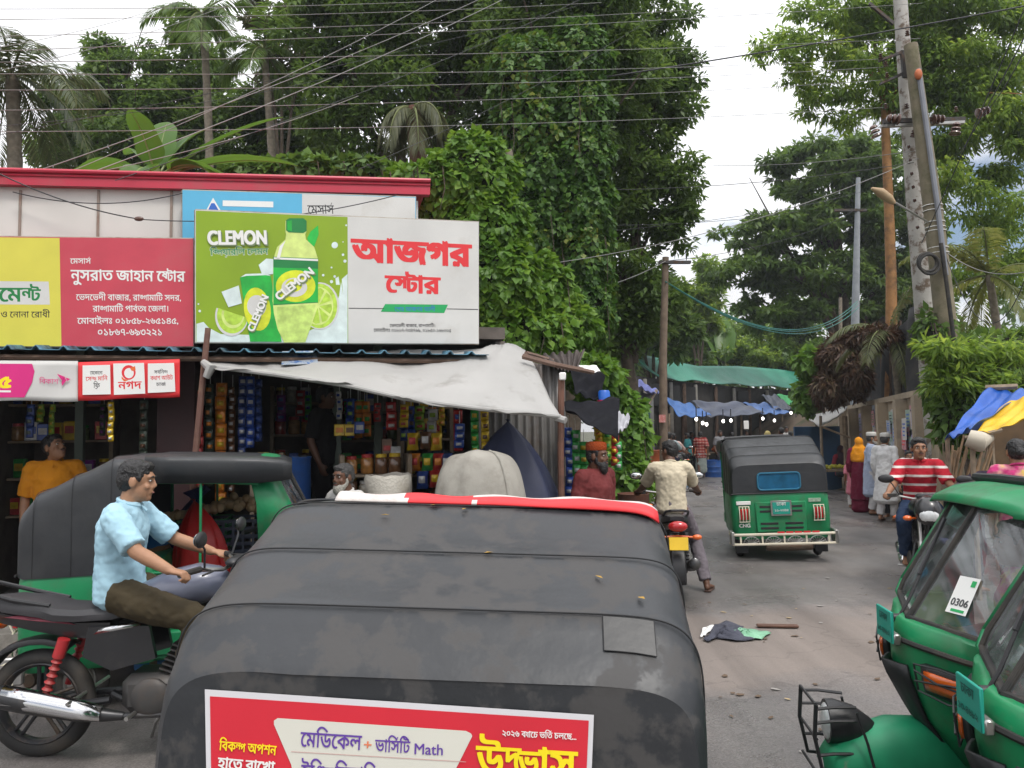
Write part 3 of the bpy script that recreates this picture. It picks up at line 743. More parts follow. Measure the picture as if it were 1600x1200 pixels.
def floral(name, c1, c2, c3, sc=14):
    m = bpy.data.materials.new(name); m.use_nodes = True; t = m.node_tree; n = t.nodes; l = t.links; b = n['Principled BSDF']; b.inputs['Roughness'].default_value = .85
    tc = n.new('ShaderNodeTexCoord'); nz = n.new('ShaderNodeTexNoise'); nz.inputs['Scale'].default_value = sc; nz.inputs['Detail'].default_value = 3; l.new(tc.outputs['Object'], nz.inputs[0])
    r = n.new('ShaderNodeValToRGB'); e = r.color_ramp.elements; e[0].position = .40; e[0].color = (*c1, 1); e[1].position = .52; e[1].color = (*c2, 1); q = e.new(.62); q.color = (*c3, 1)
    l.new(nz.outputs[0], r.inputs[0]); l.new(r.outputs[0], b.inputs['Base Color']); return m

def stand(lean=0.0, step=0.0, armf=0.0, h=1.0):
    J = dict(pelvis=(0, -.02, .93), waist=(0, lean * .25, 1.10), chest=(0, .01 + lean * .6, 1.28), neck=(0, lean * .95, 1.43), head=(0, .035 + lean * 1.15, 1.555))
    for s, k in ((-1, 'l'), (1, 'r')):
        st = step * (1 if s > 0 else -1)
        J['s' + k] = (s * .175, lean * .8, 1.375); J['e' + k] = (s * .225, -.04 + lean * .5 - st * .5, 1.10); J['w' + k] = (s * .225, .06 + armf - st * .9 + lean * .4, .87)
        J['h' + k] = (s * .088, -.01, .90); J['k' + k] = (s * .10, .05 + st * .6, .49); J['a' + k] = (s * .10, -.02 + st, .085 + max(0, -st) * .25); J['t' + k] = (s * .115, .13 + st, .035 + max(0, -st) * .05)
    return J
def ride(handz=1.06, lean=.16):
    J = dict(pelvis=(0, -.30, .93), waist=(0, -.27, 1.09), chest=(0, -.27 + lean * .8, 1.28), neck=(0, -.27 + lean * 1.25, 1.42), head=(0, -.22 + lean * 1.4, 1.545))
    for s, k in ((-1, 'l'), (1, 'r')):
        J['s' + k] = (s * .175, -.27 + lean * 1.1, 1.365); J['e' + k] = (s * .27, .0, 1.16); J['w' + k] = (s * .315, .20, handz)
        J['h' + k] = (s * .10, -.28, .90); J['k' + k] = (s * .20, .13, .78); J['a' + k] = (s * .17, -.10, .38); J['t' + k] = (s * .18, .06, .31)
    return J
def hand(m, w, d, n, s, curl=.5, r=.0088):
    w = V(w); d = V(d).normalized(); n = V(n); n = (n - d * n.dot(d)).normalized(); s = V(s); s = (s - d * s.dot(d) - n * s.dot(n)).normalized()
    m.etube([w - d * .02, w + d * .03, w + d * .085], [(.026, .019), (.038, .017), (.040, .014)], s, 12)
    for i, ln in enumerate((.072, .080, .075, .058)):
        p = w + d * (.088 - .004 * abs(i - 1)) + s * (.029 - .0195 * i); a = 0; pts = [p - d * .012]
        pts.append(p)
        for j, f in enumerate((.46, .30, .24)):
            a += curl * (.8, 1.0, .7)[j] * 1.25; p = p + (d * math.cos(a) + n * math.sin(a)) * ln * f; pts.append(p)
        m.tube(pts, [r * 1.15, r * 1.12, r, r * .92, r * .7], 8)
    p = w + d * .028 + s * .030; q = p + (s * .62 + d * .62 + n * .30).normalized() * .036; z = q + (d * .8 + n * .35 + s * (.25 - .5 * curl)).normalized() * .030
    m.tube([p - s * .015, p, q, z], [.012, .013, .0105, .008], 8)
def person(label, loc, rz, J, skin=SK_A, shirt=None, trousers=None, hair=HAIRK, beard=None, cap=None, scarf=None, yaw=0, pitch=0, vox=.010, sc=1.0,
           sleeve=.45, loose=.018, hem=None, hemr=None, wrap=None, wraplen=.10, grip=False, shoes=None, long_hair=False, bags=None, group=None, hairlen=0, rot=None, moustache=False):
    t = thing('person', label, 'person', loc, rz, group, rot=rot); t.scale = (sc, sc, sc)
    j = {k: V(v) for k, v in J.items()}; up = V((0, 0, 1)); side = (j['sr'] - j['sl']).normalized()
    Rm = Matrix.Rotation(yaw, 3, 'Z') @ Matrix.Rotation(pitch, 3, 'X'); hc = j['head']
    h = lambda x, y, z: hc + Rm @ V((x, y, z))
    m = MB()
    m.etube([j['pelvis'] - up * .03, j['waist'], j['chest'], j['neck'] - (j['neck'] - j['chest']) * .35], [(.150, .105), (.130, .095), (.160, .108), (.15, .085)], side)
    m.cap(j['sl'], j['sr'], .058, .058); m.tube([j['neck'] - (j['neck'] - j['chest']) * .3, j['neck'], h(0, -.01, -.03)], [.075, .056, .054], 12)
    m.ell(h(0, -.008, .025), (.074, .094, .092), 20, rot=Rm); m.ell(h(0, .022, -.045), (.059, .070, .078), 18, rot=Rm); m.ell(h(0, .062, -.092), (.030, .026, .025), 12, rot=Rm)
    m.ell(h(0, .074, .030), (.058, .018, .016), 12, rot=Rm); m.tube([h(0, .082, .022), h(0, .098, -.018), h(0, .102, -.027)], [.008, .012, .013], 8); m.ell(h(0, .09, -.03), (.019, .014, .010), 10, rot=Rm)
    for s in (-1, 1):
        m.ell(h(s * .040, .062, -.028), (.022, .02, .02), 10, rot=Rm); m.ell(h(s * .077, -.008, -.008), (.010, .022, .032), 10, rot=Rm)
    m.ell(h(0, .086, -.060), (.024, .010, .010), 10, rot=Rm)
    for k, s in (('l', -1), ('r', 1)):
        S_, E_, W_, Hh, K_, A_, T_ = (j[q + k] for q in 'sewhkat')
        m.tube([S_, S_.lerp(E_, .5), E_], [.052, .048, .040], 12); m.ell(E_, .041, 12); m.tube([E_, E_.lerp(W_, .35), W_], [.040, .041, .027], 12)
        if grip:
            d = (V((s * .04 - s * .02, .10, -.015)))
            hand(m, W_, d, V((0, -.2, -1)), V((-s, 0, 0)), 1.05)
        else:
            d = (W_ - E_).normalized(); hand(m, W_, d, V((-s, 0, 0)), V((0, 1, 0)), .35)
        m.tube([Hh, Hh.lerp(K_, .5), K_], [.085, .076, .056], 14); m.ell(K_, .056, 12); m.tube([K_, K_.lerp(A_, .35), A_], [.054, .054, .037], 12)
        f = (T_ - A_); f.z = min(f.z, -.02); m.ell(A_, .038, 12); m.ell(A_ + V((0, -.025, -.035)), (.032, .035, .034), 12); m.etube([A_ + V((0, 0, -.03)), A_.lerp(T_, .55) + V((0, 0, -.01)), T_], [(.036, .036), (.042, .026), (.044, .016)], side, 12)
    b = remesh(m.build('body', skin, t), vox, 3)
    for s in (-1, 1):
        e = MB().ell(h(s * .031, .0765, .008), (.0125, .0075, .0062), 12, rot=Rm).build('eye', EYEW, t)
        MB().ell(h(s * .031, .0818, .0085), (.0062, .005, .0060), 10, rot=Rm).build('iris', EYEK, e)
        MB().tube([h(s * .013, .0905, .027), h(s * .030, .0905, .0335), h(s * .049, .080, .028)], [.003, .0048, .002], 6).build('eyebrow', HAIRK if hair is not HAIRG else HAIRG, t)
    MB().ell(h(0, .094, -.0605), (.023, .006, .0055), 12, rot=Rm).build('mouth', LIP, t)
    if hair and not scarf:
        m = MB(); m.ell(h(0, -.016, .050), (.080, .096, .078), 20, rot=Rm); m.ell(h(0, -.042, .010), (.078, .070, .085 + hairlen), 18, rot=Rm); m.ell(h(0, .045, .085), (.058, .038, .030), 14, rot=Rm)
        for s in (-1, 1): m.ell(h(s * .070, .022, .028), (.010, .016, .032), 10, rot=Rm)
        if long_hair: m.ell(h(0, -.115, .005), .045, 14)
        remesh(m.build('hair', hair, t), min(vox, .007), 1, .016, .018)
    if beard:
        m = MB(); m.ell(h(0, .060, -.098), (.054, .042, .060 if beard is not HAIRK else .075), 16, rot=Rm); m.ell(h(0, .035, -.075), (.066, .045, .045), 16, rot=Rm)
        for s in (-1, 1): m.ell(h(s * .064, .012, -.035), (.012, .022, .045), 10, rot=Rm)
        remesh(m.build('beard', beard, t), .009, 2, .012, .03)
    if moustache or beard: MB().tube([h(-.026, .090, -.052), h(0, .101, -.045), h(.026, .090, -.052)], [.003, .006, .003], 6).build('moustache', HAIRK if beard is not BEARDG else HAIRG, t)
    if cap:
        m = MB(); m.lathe([(.082, 0), (.086, .01), (.086, .055), (.078, .073), (.05, .081), (.001, .083)], (0, 0, 0), 24); m.xform(Matrix.Translation(h(0, -.012, .055)) @ Rm.to_4x4() @ Matrix.Diagonal((.98, 1.16, 1, 1))); m.build('cap', cap, t)
    if scarf:
        m = MB(); m.ell(h(0, -.018, .022), (.093, .112, .112), 20, rot=Rm); m.ell(h(0, -.02, -.08), (.10, .105, .09), 18, rot=Rm); m.etube([j['neck'] + up * .02, j['chest'] + up * .03, j['chest'] - up * .12], [(.14, .115), (.215, .15), (.205, .16)], side, 18)
        m2 = remesh(m.build('headscarf', scarf, t), .011, 4, .02, .09)
        # the face shows through the opening of the scarf
        MB().ell(h(0, .060, .0), (.050, .046, .068), 18, rot=Rm).tube([h(0, .10, .018), h(0, .118, -.02)], [.007, .012], 8).build('face', skin, t)
    if shirt:
        L_ = loose; m = MB()
        base = [(j['pelvis'] - up * (.06 if not hem else .02), (.160 + L_, .118 + L_)), (j['waist'], (.142 + L_, .108 + L_)), (j['chest'], (.168 + L_, .116 + L_)), (j['neck'] - (j['neck'] - j['chest']) * .30, (.155 + L_ * .5, .088 + L_ * .5))]
        if hem is not None:
            hr = hemr or (.215, .17); z0 = j['pelvis'].z
            base = [(V((j['pelvis'].x, j['pelvis'].y + .01, hem)), hr), (V((j['pelvis'].x, j['pelvis'].y + .01, hem + (z0 - hem) * .5)), ((hr[0] + .18) / 2, (hr[1] + .14) / 2))] + base
        m.etube([p for p, _ in base], [r for _, r in base], side, 20)
        m.cap(j['sl'], j['sr'], .060 + L_ * .6, .060 + L_ * .6)
        m.tube([j['neck'] - (j['neck'] - j['chest']) * .35, j['neck'] + (j['head'] - j['neck']) * .10], [.095, .068], 14)
        for k in 'lr':
            S_, E_, W_ = j['s' + k], j['e' + k], j['w' + k]
            if sleeve <= .55: q = S_.lerp(E_, min(1, sleeve * 2)); m.tube([S_, S_.lerp(q, .5), q], [.064 + L_ * .6, .060 + L_ * .7, .056 + L_ * .9], 14)
            else: q = E_.lerp(W_, (sleeve - .5) * 2); m.tube([S_, E_, q], [.062 + L_ * .5, .050 + L_ * .7, .038 + L_ * .9], 14); m.ell(E_, .050 + L_ * .6, 12)
        sh = remesh(m.build('shirt' if hem is None else 'robe', shirt, t), max(vox, .009), 4, .026, .10)
        if vox <= .010: d2 = sh.modifiers.new('d2', 'DISPLACE'); d2.texture = clouds(.032); d2.strength = .010; d2.mid_level = .5
        m = MB(); q = j['neck'] + (j['head'] - j['neck']) * .06; f = V((0, 1, 0))
        m.tube([q + V((math.sin(R(a)) * .068, math.cos(R(a)) * .062 + .004, -.022 * math.cos(R(a)) - .004)) for a in range(15, 346, 15)], .011, 8)
        if hem is None: m.tube([q + V((0, .07, -.025)), j['neck'].lerp(j['chest'], .30) + V((0, .112, -.005))], .008, 6)
        m.build('collar', shirt, t)
    if trousers:
        m = MB(); m.etube([j['pelvis'] + up * .08, j['pelvis'], j['pelvis'] - up * .06], [(.148, .112), (.165, .122), (.155, .12)], side, 18)
        for k in 'lr':
            Hh, K_, A_ = j['h' + k], j['k' + k], j['a' + k]; q = K_.lerp(A_, .93)
            m.tube([Hh, Hh.lerp(K_, .5), K_], [.104, .094, .078], 14); m.ell(K_, .078, 12); m.tube([K_, K_.lerp(q, .5), q], [.077, .074, .066], 14)
        tr_ = remesh(m.build('trousers', trousers, t), max(vox, .009), 4, .028, .11)
        if vox <= .010: d2 = tr_.modifiers.new('d2', 'DISPLACE'); d2.texture = clouds(.035); d2.strength = .012; d2.mid_level = .5
    if wrap:
        m = MB(); zb = wraplen; p = j['pelvis']; ca = (j['al'] + j['ar']) / 2
        m.etube([V((ca.x, ca.y + .03, zb)), V((p.x, (p.y + ca.y) / 2 + .02, .5)), p, p + up * .08], [(.21, .17), (.20, .16), (.178, .13), (.155, .115)], side, 20)
        remesh(m.build('wrap_skirt', wrap, t), .014, 4, .035, .12)
    if shoes:
        for k in 'lr':
            A_, T_ = j['a' + k], j['t' + k]
            q = MB(); q.etube([A_ + V((0, -.055, -.072)), A_.lerp(T_, .5) + V((0, 0, -.045)), T_ + V((0, .02, -.02))], [(.040, .012), (.046, .012), (.045, .012)], side, 12)
            q.tube([A_.lerp(T_, .45) + V((-.045, 0, -.03)), A_.lerp(T_, .5) + V((0, .0, .012)), A_.lerp(T_, .45) + V((.045, 0, -.03))], .007, 6); q.build('sandal', shoes, t)
    return t
# ================================================================ ground, road, hill
def roadmat():
    m = M('wet asphalt', (.145, .134, .129), .5, var=.25, scale=.9, dirt=(.205, .18, .165), dscale=.55, dlo=.48, dhi=.72, bump=.35, bscale=75, spec=.5)
    t = m.node_tree; n = t.nodes; l = t.links; b = n['Principled BSDF']
    tc = n.new('ShaderNodeTexCoord'); src = b.inputs['Base Color'].links[0].from_socket
    # grit of the aggregate
    g = n.new('ShaderNodeTexNoise'); g.inputs['Scale'].default_value = 90; g.inputs['Detail'].default_value = 2; l.new(tc.outputs['Object'], g.inputs[0])
    gr = n.new('ShaderNodeMapRange'); gr.inputs[1].default_value = .25; gr.inputs[2].default_value = .75; gr.inputs[3].default_value = .72; gr.inputs[4].default_value = 1.28; l.new(g.outputs[0], gr.inputs[0])
    s1 = n.new('ShaderNodeVectorMath'); s1.operation = 'SCALE'; l.new(src, s1.inputs[0]); l.new(gr.outputs[0], s1.inputs['Scale'])
    # dried mud washed across the road near the parked rickshaws
    sx = n.new('ShaderNodeSeparateXYZ'); l.new(tc.outputs['Object'], sx.inputs[0])
    wn = n.new('ShaderNodeTexNoise'); wn.inputs['Scale'].default_value = 1.1; wn.inputs['Detail'].default_value = 7; l.new(tc.outputs['Object'], wn.inputs[0])
    ys = n.new('ShaderNodeMath'); ys.operation = 'SUBTRACT'; l.new(sx.outputs[1], ys.inputs[0]); ys.inputs[1].default_value = 6.55
    ya = n.new('ShaderNodeMath'); ya.operation = 'ABSOLUTE'; l.new(ys.outputs[0], ya.inputs[0])
    yw = n.new('ShaderNodeMath'); yw.operation = 'MULTIPLY_ADD'; yw.inputs[1].default_value = 2.2; yw.inputs[2].default_value = -1.1; l.new(wn.outputs[0], yw.inputs[0])
    yy = n.new('ShaderNodeMath'); l.new(ya.outputs[0], yy.inputs[0]); l.new(yw.outputs[0], yy.inputs[1])
    yr = n.new('ShaderNodeMapRange'); yr.inputs[1].default_value = .75; yr.inputs[2].default_value = 1.25; yr.inputs[3].default_value = .7; yr.inputs[4].default_value = 0; l.new(yy.outputs[0], yr.inputs[0])
    mx = n.new('ShaderNodeMix'); mx.data_type = 'RGBA'; l.new(yr.outputs[0], mx.inputs[0]); l.new(s1.outputs[0], mx.inputs[6]); mx.inputs[7].default_value = (.25, .208, .18, 1)
    tm = n.new('ShaderNodeMapping'); tm.inputs['Scale'].default_value = (1.7, .11, 1); l.new(tc.outputs['Object'], tm.inputs[0])
    tn = n.new('ShaderNodeTexNoise'); tn.inputs['Scale'].default_value = 1.6; tn.inputs['Detail'].default_value = 6; l.new(tm.outputs[0], tn.inputs[0])
    ts = n.new('ShaderNodeMapRange'); ts.inputs[1].default_value = .32; ts.inputs[2].default_value = .62; ts.inputs[3].default_value = .70; ts.inputs[4].default_value = 1.08; l.new(tn.outputs[0], ts.inputs[0])
    vo = n.new('ShaderNodeTexVoronoi'); vo.feature = 'DISTANCE_TO_EDGE'; vo.inputs['Scale'].default_value = .4; dn = n.new('ShaderNodeTexNoise'); dn.inputs['Scale'].default_value = 2.2; dn.inputs['Detail'].default_value = 5; l.new(tc.outputs['Object'], dn.inputs[0])
    dm = n.new('ShaderNodeVectorMath'); dm.operation = 'MULTIPLY_ADD'; dm.inputs[1].default_value = (1.3, 1.3, 0); l.new(dn.outputs['Color'], dm.inputs[0]); l.new(tc.outputs['Object'], dm.inputs[2]); l.new(dm.outputs[0], vo.inputs['Vector'])
    ck = n.new('ShaderNodeMapRange'); ck.inputs[1].default_value = .0; ck.inputs[2].default_value = .007; ck.inputs[3].default_value = .80; ck.inputs[4].default_value = 1; l.new(vo.outputs['Distance'], ck.inputs[0])
    tk = n.new('ShaderNodeMath'); tk.operation = 'MULTIPLY'; l.new(ts.outputs[0], tk.inputs[0]); l.new(ck.outputs[0], tk.inputs[1])
    s2 = n.new('ShaderNodeVectorMath'); s2.operation = 'SCALE'; l.new(mx.outputs[2], s2.inputs[0]); l.new(tk.outputs[0], s2.inputs['Scale']); l.new(s2.outputs[0], b.inputs['Base Color'])
    # wet and dry patches
    wz = n.new('ShaderNodeTexNoise'); wz.inputs['Scale'].default_value = .6; wz.inputs['Detail'].default_value = 6; l.new(tc.outputs['Object'], wz.inputs[0])
    wr = n.new('ShaderNodeMapRange'); wr.inputs[1].default_value = .38; wr.inputs[2].default_value = .62; wr.inputs[3].default_value = .20; wr.inputs[4].default_value = .62; l.new(wz.outputs[0], wr.inputs[0])
    ra = n.new('ShaderNodeMath'); ra.use_clamp = True; l.new(wr.outputs[0], ra.inputs[0]); l.new(yr.outputs[0], ra.inputs[1]); l.new(ra.outputs[0], b.inputs['Roughness'])
    return m
def terrain(x, y):
    b = max(0, min(1, (y - 10.0) / 9)); a = max(0, min(1, (2.5 - x + (y - 10) * .06) / 3.5)); z = 3.6 * (b * b * (3 - 2 * b)) * a
    c = max(0, min(1, (x - (9.0 + max(0, 20 - y) * .15)) / 5)); z2 = 2.6 * c * c * (3 - 2 * c) * max(0, min(1, (y - 8) / 6))
    return max(z, z2) + (.3 * mnoise.noise(V((x * .3, y * .3, 0))) * min(1, max(z, z2)))
EARTH = M('earth', (.085, .058, .036), .9, var=.35, scale=1.2, dirt=(.03, .045, .015), dscale=1.6, bump=.5, bscale=8)
MB().quad((-400, -60, 0), (400, -60, 0), (400, 600, 0), (-400, 600, 0)).build('ground', M('distant soil', (.07, .07, .04), .95, var=.3, scale=.2), smooth=False)['kind'] = 'structure'
MB().quad((-14, -8, .004), (13, -8, .004), (13, 60, .004), (-14, 60, .004)).build('road', roadmat(), smooth=False)['kind'] = 'structure'
m = MB(); m.grid(lambda u, v: V((-60 + 120 * u, 9.5 + 75 * v, terrain(-60 + 120 * u, 9.5 + 75 * v) - .03)), 120, 75)
m.build('hill', EARTH)['kind'] = 'structure'

# ================================================================ leaves
LF_DARK = leafmat('dark foliage', [(.034, .068, .016), (.066, .122, .024), (.105, .185, .034), (.17, .26, .05)], .45)
LF_MID = leafmat('mid foliage', [(.034, .075, .015), (.072, .14, .023), (.11, .20, .032), (.17, .26, .045)], .35)
LF_LIGHT = leafmat('light feathery foliage', [(.065, .12, .022), (.12, .21, .032), (.20, .31, .045), (.33, .42, .06)], .58)
LF_IVY = leafmat('vine foliage', [(.016, .046, .008), (.036, .096, .014), (.062, .145, .020), (.10, .20, .028), (.22, .20, .025)], .3)
LF_IVYB = leafmat('bright vine foliage', [(.042, .105, .012), (.080, .18, .018), (.13, .25, .028), (.20, .31, .04)], .35)
LF_PALM = leafmat('palm foliage', [(.035, .055, .02), (.06, .085, .03), (.10, .12, .045), (.17, .17, .08)], .3)
LF_BAN = leafmat('banana foliage', [(.06, .14, .018), (.09, .19, .025), (.12, .22, .035)], .4, .35)
LF_DEAD = leafmat('dry brown foliage', [(.045, .022, .012), (.085, .042, .024), (.12, .07, .035), (.07, .08, .02)], .15)
BARK = M('bark', (.085, .065, .048), .9, var=.35, scale=9, bump=.6, bscale=18)
BARKO = M('orange bark', (.30, .15, .055), .85, var=.25, scale=5, bump=.5, bscale=14, dirt=(.09, .06, .04), dscale=3)
BARKP = M('palm bark', (.20, .17, .13), .9, var=.3, scale=12, bump=.6, bscale=20)
STEMS = M('vine stems', (.022, .024, .012), .95, var=.4, scale=6, bump=.6, bscale=12)
def unit(a): return a / np.maximum(1e-9, np.linalg.norm(a, axis=1, keepdims=True))
def leafquads(p, d, nrm, ln, wd):
    d = unit(d); s = unit(np.cross(d, nrm)); n = np.cross(s, d)
    ln = ln[:, None]; wd = wd[:, None]
    q = np.stack([p, p + d * ln * .45 + s * wd * .5 + n * ln * .06, p + d * ln - n * ln * .08, p + d * ln * .45 - s * wd * .5 + n * ln * .06], 1)
    return q.reshape(-1, 3)
def crown(name, blobs, n, size, mat, parent=None, clump=.42, flat=.6, droop=.35, per=16, aspect=.42, shell=.5):
    cs = []; cr = []
    for c, r in blobs:
        k = max(4, int(per * (r[0] * r[2]) ** .75))
        d = unit(rng.normal(size=(k, 3))); rad = rng.uniform(shell, 1.0, (k, 1)) ** .8
        cs.append(np.array(c) + d * rad * np.array(r)); cr.append(np.full(k, clump * (r[0] * r[1] * r[2]) ** (1 / 6)))
    cs = np.concatenate(cs); cr = np.concatenate(cr) * rng.uniform(.6, 1.35, len(cs))
    wt = cr ** 2; idx = rng.choice(len(cs), n, p=wt / wt.sum())
    off = rng.normal(size=(n, 3)); off = unit(off) * (rng.uniform(0, 1, (n, 1)) ** .45) * np.array([1, 1, flat])
    p = cs[idx] + off * cr[idx][:, None]
    d = off * .9 + rng.normal(size=(n, 3)) * .55 + np.array([0, 0, -droop]); nr = rng.normal(size=(n, 3)) * .5 + np.array([0, 0, 1.0]) + off * .6
    ln = size * rng.uniform(.65, 1.35, n)
    return npmesh(name, leafquads(p, d, nr, ln, ln * aspect), n, 4, mat, parent)
def vine(name, ells, n, size, mat, parent=None, droop=.8, aspect=.8, zmin=.02):
    ar = np.array([r[0] * r[2] + r[1] * r[2] for _, r in ells]); idx = rng.choice(len(ells), n, p=ar / ar.sum())
    C = np.array([tuple(c) for c, _ in ells])[idx]; Rr = np.array([tuple(r) for _, r in ells])[idx]
    d = unit(rng.normal(size=(n, 3))); bump = 1 + .16 * np.sin(d[:, 0:1] * 9 + C[:, 0:1] * 3) * np.sin(d[:, 2:3] * 8 + C[:, 2:3]) + rng.normal(size=(n, 1)) * .035
    p = C + d * Rr * bump; nr = unit(d / Rr * Rr.mean(1, keepdims=True))
    ok = p[:, 2] > zmin; p, nr = p[ok], nr[ok]; n = len(p)
    dn = np.array([0, 0, -1.0]) - nr * (nr @ np.array([0, 0, -1.0]))[:, None]
    dd = dn * droop + rng.normal(size=(n, 3)) * .45 + nr * .35; nn = nr + rng.normal(size=(n, 3)) * .38 + np.array([0, 0, .35])
    ln = size * rng.uniform(.45, 1.7, n)
    return npmesh(name, leafquads(p, dd, nn, ln, ln * aspect), n, 4, mat, parent)
def pxb(lst, D):          # crown masses measured in the photo, each at its own distance
    out = []
    for q in lst:
        px, py, rx, ry = q[:4]; d = D + (q[4] if len(q) > 4 else 0); k = d / F
        out.append((P(px, py, d), (rx * k, max(rx, ry) * k * .85, ry * k)))
    return out
def trunk_to(parent, base, tips, r0, mat, mid=None, name='trunk'):
    m = MB(); base = V(base); top = sum((V(t) for t in tips), V()) / len(tips)
    fork = mid or base.lerp(top, .55); pts = []
    for i in range(7):
        t = i / 6; p = base.lerp(fork, t); pts.append(p + V((math.sin(t * 5 + base.x) * (.06 + r0 * .5) * t, 0, 0)))
    m.tube(pts, [r0 * (1.25 if i == 0 else 1 - .45 * i / 6) for i in range(7)], 10)
    for t_ in tips:
        t_ = V(t_); q = fork.lerp(t_, .5) + V((0, 0, .25)); a = fork.lerp(base, .12)
        m.tube([a, q, t_], [r0 * .45, r0 * .28, r0 * .08], 7)
        for k in range(3):
            o = V(rng.normal(size=3)) * (t_ - fork).length * .15; m.tube([q, q.lerp(t_, .5) + o * .5, t_ + o], [r0 * .2, r0 * .12, r0 * .03], 5)
    return m.build(name, mat, parent)
def tree(label, blobs, base, n, size, mat, r0=.22, bark=BARK, name='broadleaf_tree', group='trees behind the street', **kw):
    base = V(base); t = thing(name, label, 'tree', base, 0, group)
    loc = [(V(c) - base, r) for c, r in blobs]
    tips = [c for c, r in sorted(loc, key=lambda q: -q[1][0])[:7]]
    trunk_to(t, (0, 0, -.3), tips, r0, bark, kw.pop('mid', None))
    crown('crown', loc, n, size, mat, t, **kw); return t
def onhill(px, py, D):
    p = P(px, py, D); return V((p.x, p.y, terrain(p.x, p.y) if p.y > 9.5 else 0))
def palm(label, c, base, nf, length, mat, r0=.13, name='coconut_palm', rise=.5, leaf=.55, droop=1.0, trunkpts=None, bark=BARKP, spread=(0, 360), fseed=1):
    base = V(base); t = thing(name, label, 'palm tree', base, 0, 'palms above the roofs'); c = V(c) - base
    m = MB(); pts = [V((0, 0, -.3)).lerp(c, i / 8) + V((math.sin(i / 8 * 3.1) * .18, 0, 0)) for i in range(9)] if not trunkpts else [V(p) - base for p in trunkpts]
    rs = []
    P2 = []
    for a, b in zip(pts, pts[1:]):
        for k in range(4): P2.append(a.lerp(b, k / 4)); rs.append(r0 * (1.05 if k % 2 else .93) * (1.25 - .4 * len(P2) / (4 * len(pts))))
    P2.append(pts[-1]); rs.append(r0 * .8)
    m.tube(P2, rs, 12); m.build('trunk', bark, t)
    rg = np.random.default_rng(fseed); Q = []; st = MB()
    for f in range(nf):
        az = R(spread[0] + (spread[1] - spread[0]) * (f + rg.uniform(-.3, .3)) / nf); el = R(rg.uniform(-35, 75)) if rise else 0; L_ = length * rg.uniform(.8, 1.1)
        d0 = V((math.cos(az) * math.cos(el), math.sin(az) * math.cos(el), math.sin(el))); p = V(c); pts = [p.copy()]; d = d0.copy()
        for k in range(14):
            d = (d + V((0, 0, -.085 * droop * (1 + k * .08)))).normalized(); p = p + d * L_ / 14; pts.append(p.copy())
        st.tube(pts, [.028 * (1 - k / 16) for k in range(15)], 5)
        for k in range(1, 14):
            for sub in range(4):
                q = pts[k].lerp(pts[min(14, k + 1)], sub / 4); dr = (pts[min(14, k + 1)] - pts[k - 1]).normalized(); s = dr.cross(V((0, 0, 1)))
                if s.length < .1: s = V((1, 0, 0))
                s.normalize(); u = s.cross(dr)
                lf = leaf * math.sin(math.pi * (.12 + .8 * k / 14)) * rg.uniform(.8, 1.1)
                for sg in (-1, 1):
                    ld = (dr * .55 + s * sg * .75 + u * .15 + V((0, 0, -.45 * droop * rg.uniform(.6, 1.3)))).normalized(); e1 = q + ld * lf * .55; e2 = q + ld * lf + V((0, 0, -lf * .22 * droop)); wv = dr * (.017 + .012 * leaf)
                    Q += [q, e1 + wv, e2, e1 - wv]
    npmesh('crown', np.array([tuple(v) for v in Q]), len(Q) // 4, 4, mat, t); st.build('frond_stem', M('frond stem', (.13, .15, .05), .7), t)
    return t
def banana(label, base, leaves, h=1.2, group='banana plants behind the shop roof'):
    base = V(base); t = thing('banana_plant', label, 'banana plant', base, 0, group)
    MB().tube([(0, 0, -.3), (.02, 0, h * .5), (0, 0, h)], [.13, .11, .07], 10).build('stem', M('banana stem', (.16, .19, .06), .6, bump=.2), t)
    for az, el, L_, W_, dr in leaves:
        az, el = R(az), R(el); d = V((math.cos(az) * math.cos(el), math.sin(az) * math.cos(el), math.sin(el))); p = V((0, 0, h * .9)); pts = [p.copy()]; ds = [d.copy()]
        for k in range(16): d = (d + V((0, 0, -dr * .06))).normalized(); p = p + d * L_ / 16; pts.append(p.copy()); ds.append(d.copy())
        m = MB(); rows = []
        for k in range(17):
            s = ds[k].cross(V((0, 0, 1))); s = s.normalized() if s.length > .05 else V((1, 0, 0)); u = s.cross(ds[k]); f = max(0, (k - 3) / 13); wv = W_ * (math.sin(math.pi * min(1, f ** .75)) ** .6) + .012
            jag = 1 + .10 * math.sin(k * 7.1 + az * 9)
            rows.append([pts[k] - s * wv * jag + u * wv * .25, pts[k] - s * wv * .5 + u * wv * .22, pts[k], pts[k] + s * wv * .5 + u * wv * .22, pts[k] + s * wv * jag + u * wv * .25])
        m.loft(rows, 0, False, False); lf = m.build('leaf', LF_BAN, t, smooth=60)
        MB().tube(pts, [.02 * (1 - k / 18) for k in range(17)], 5).build('midrib', M('midrib', (.22, .27, .09), .5), lf)
    return t
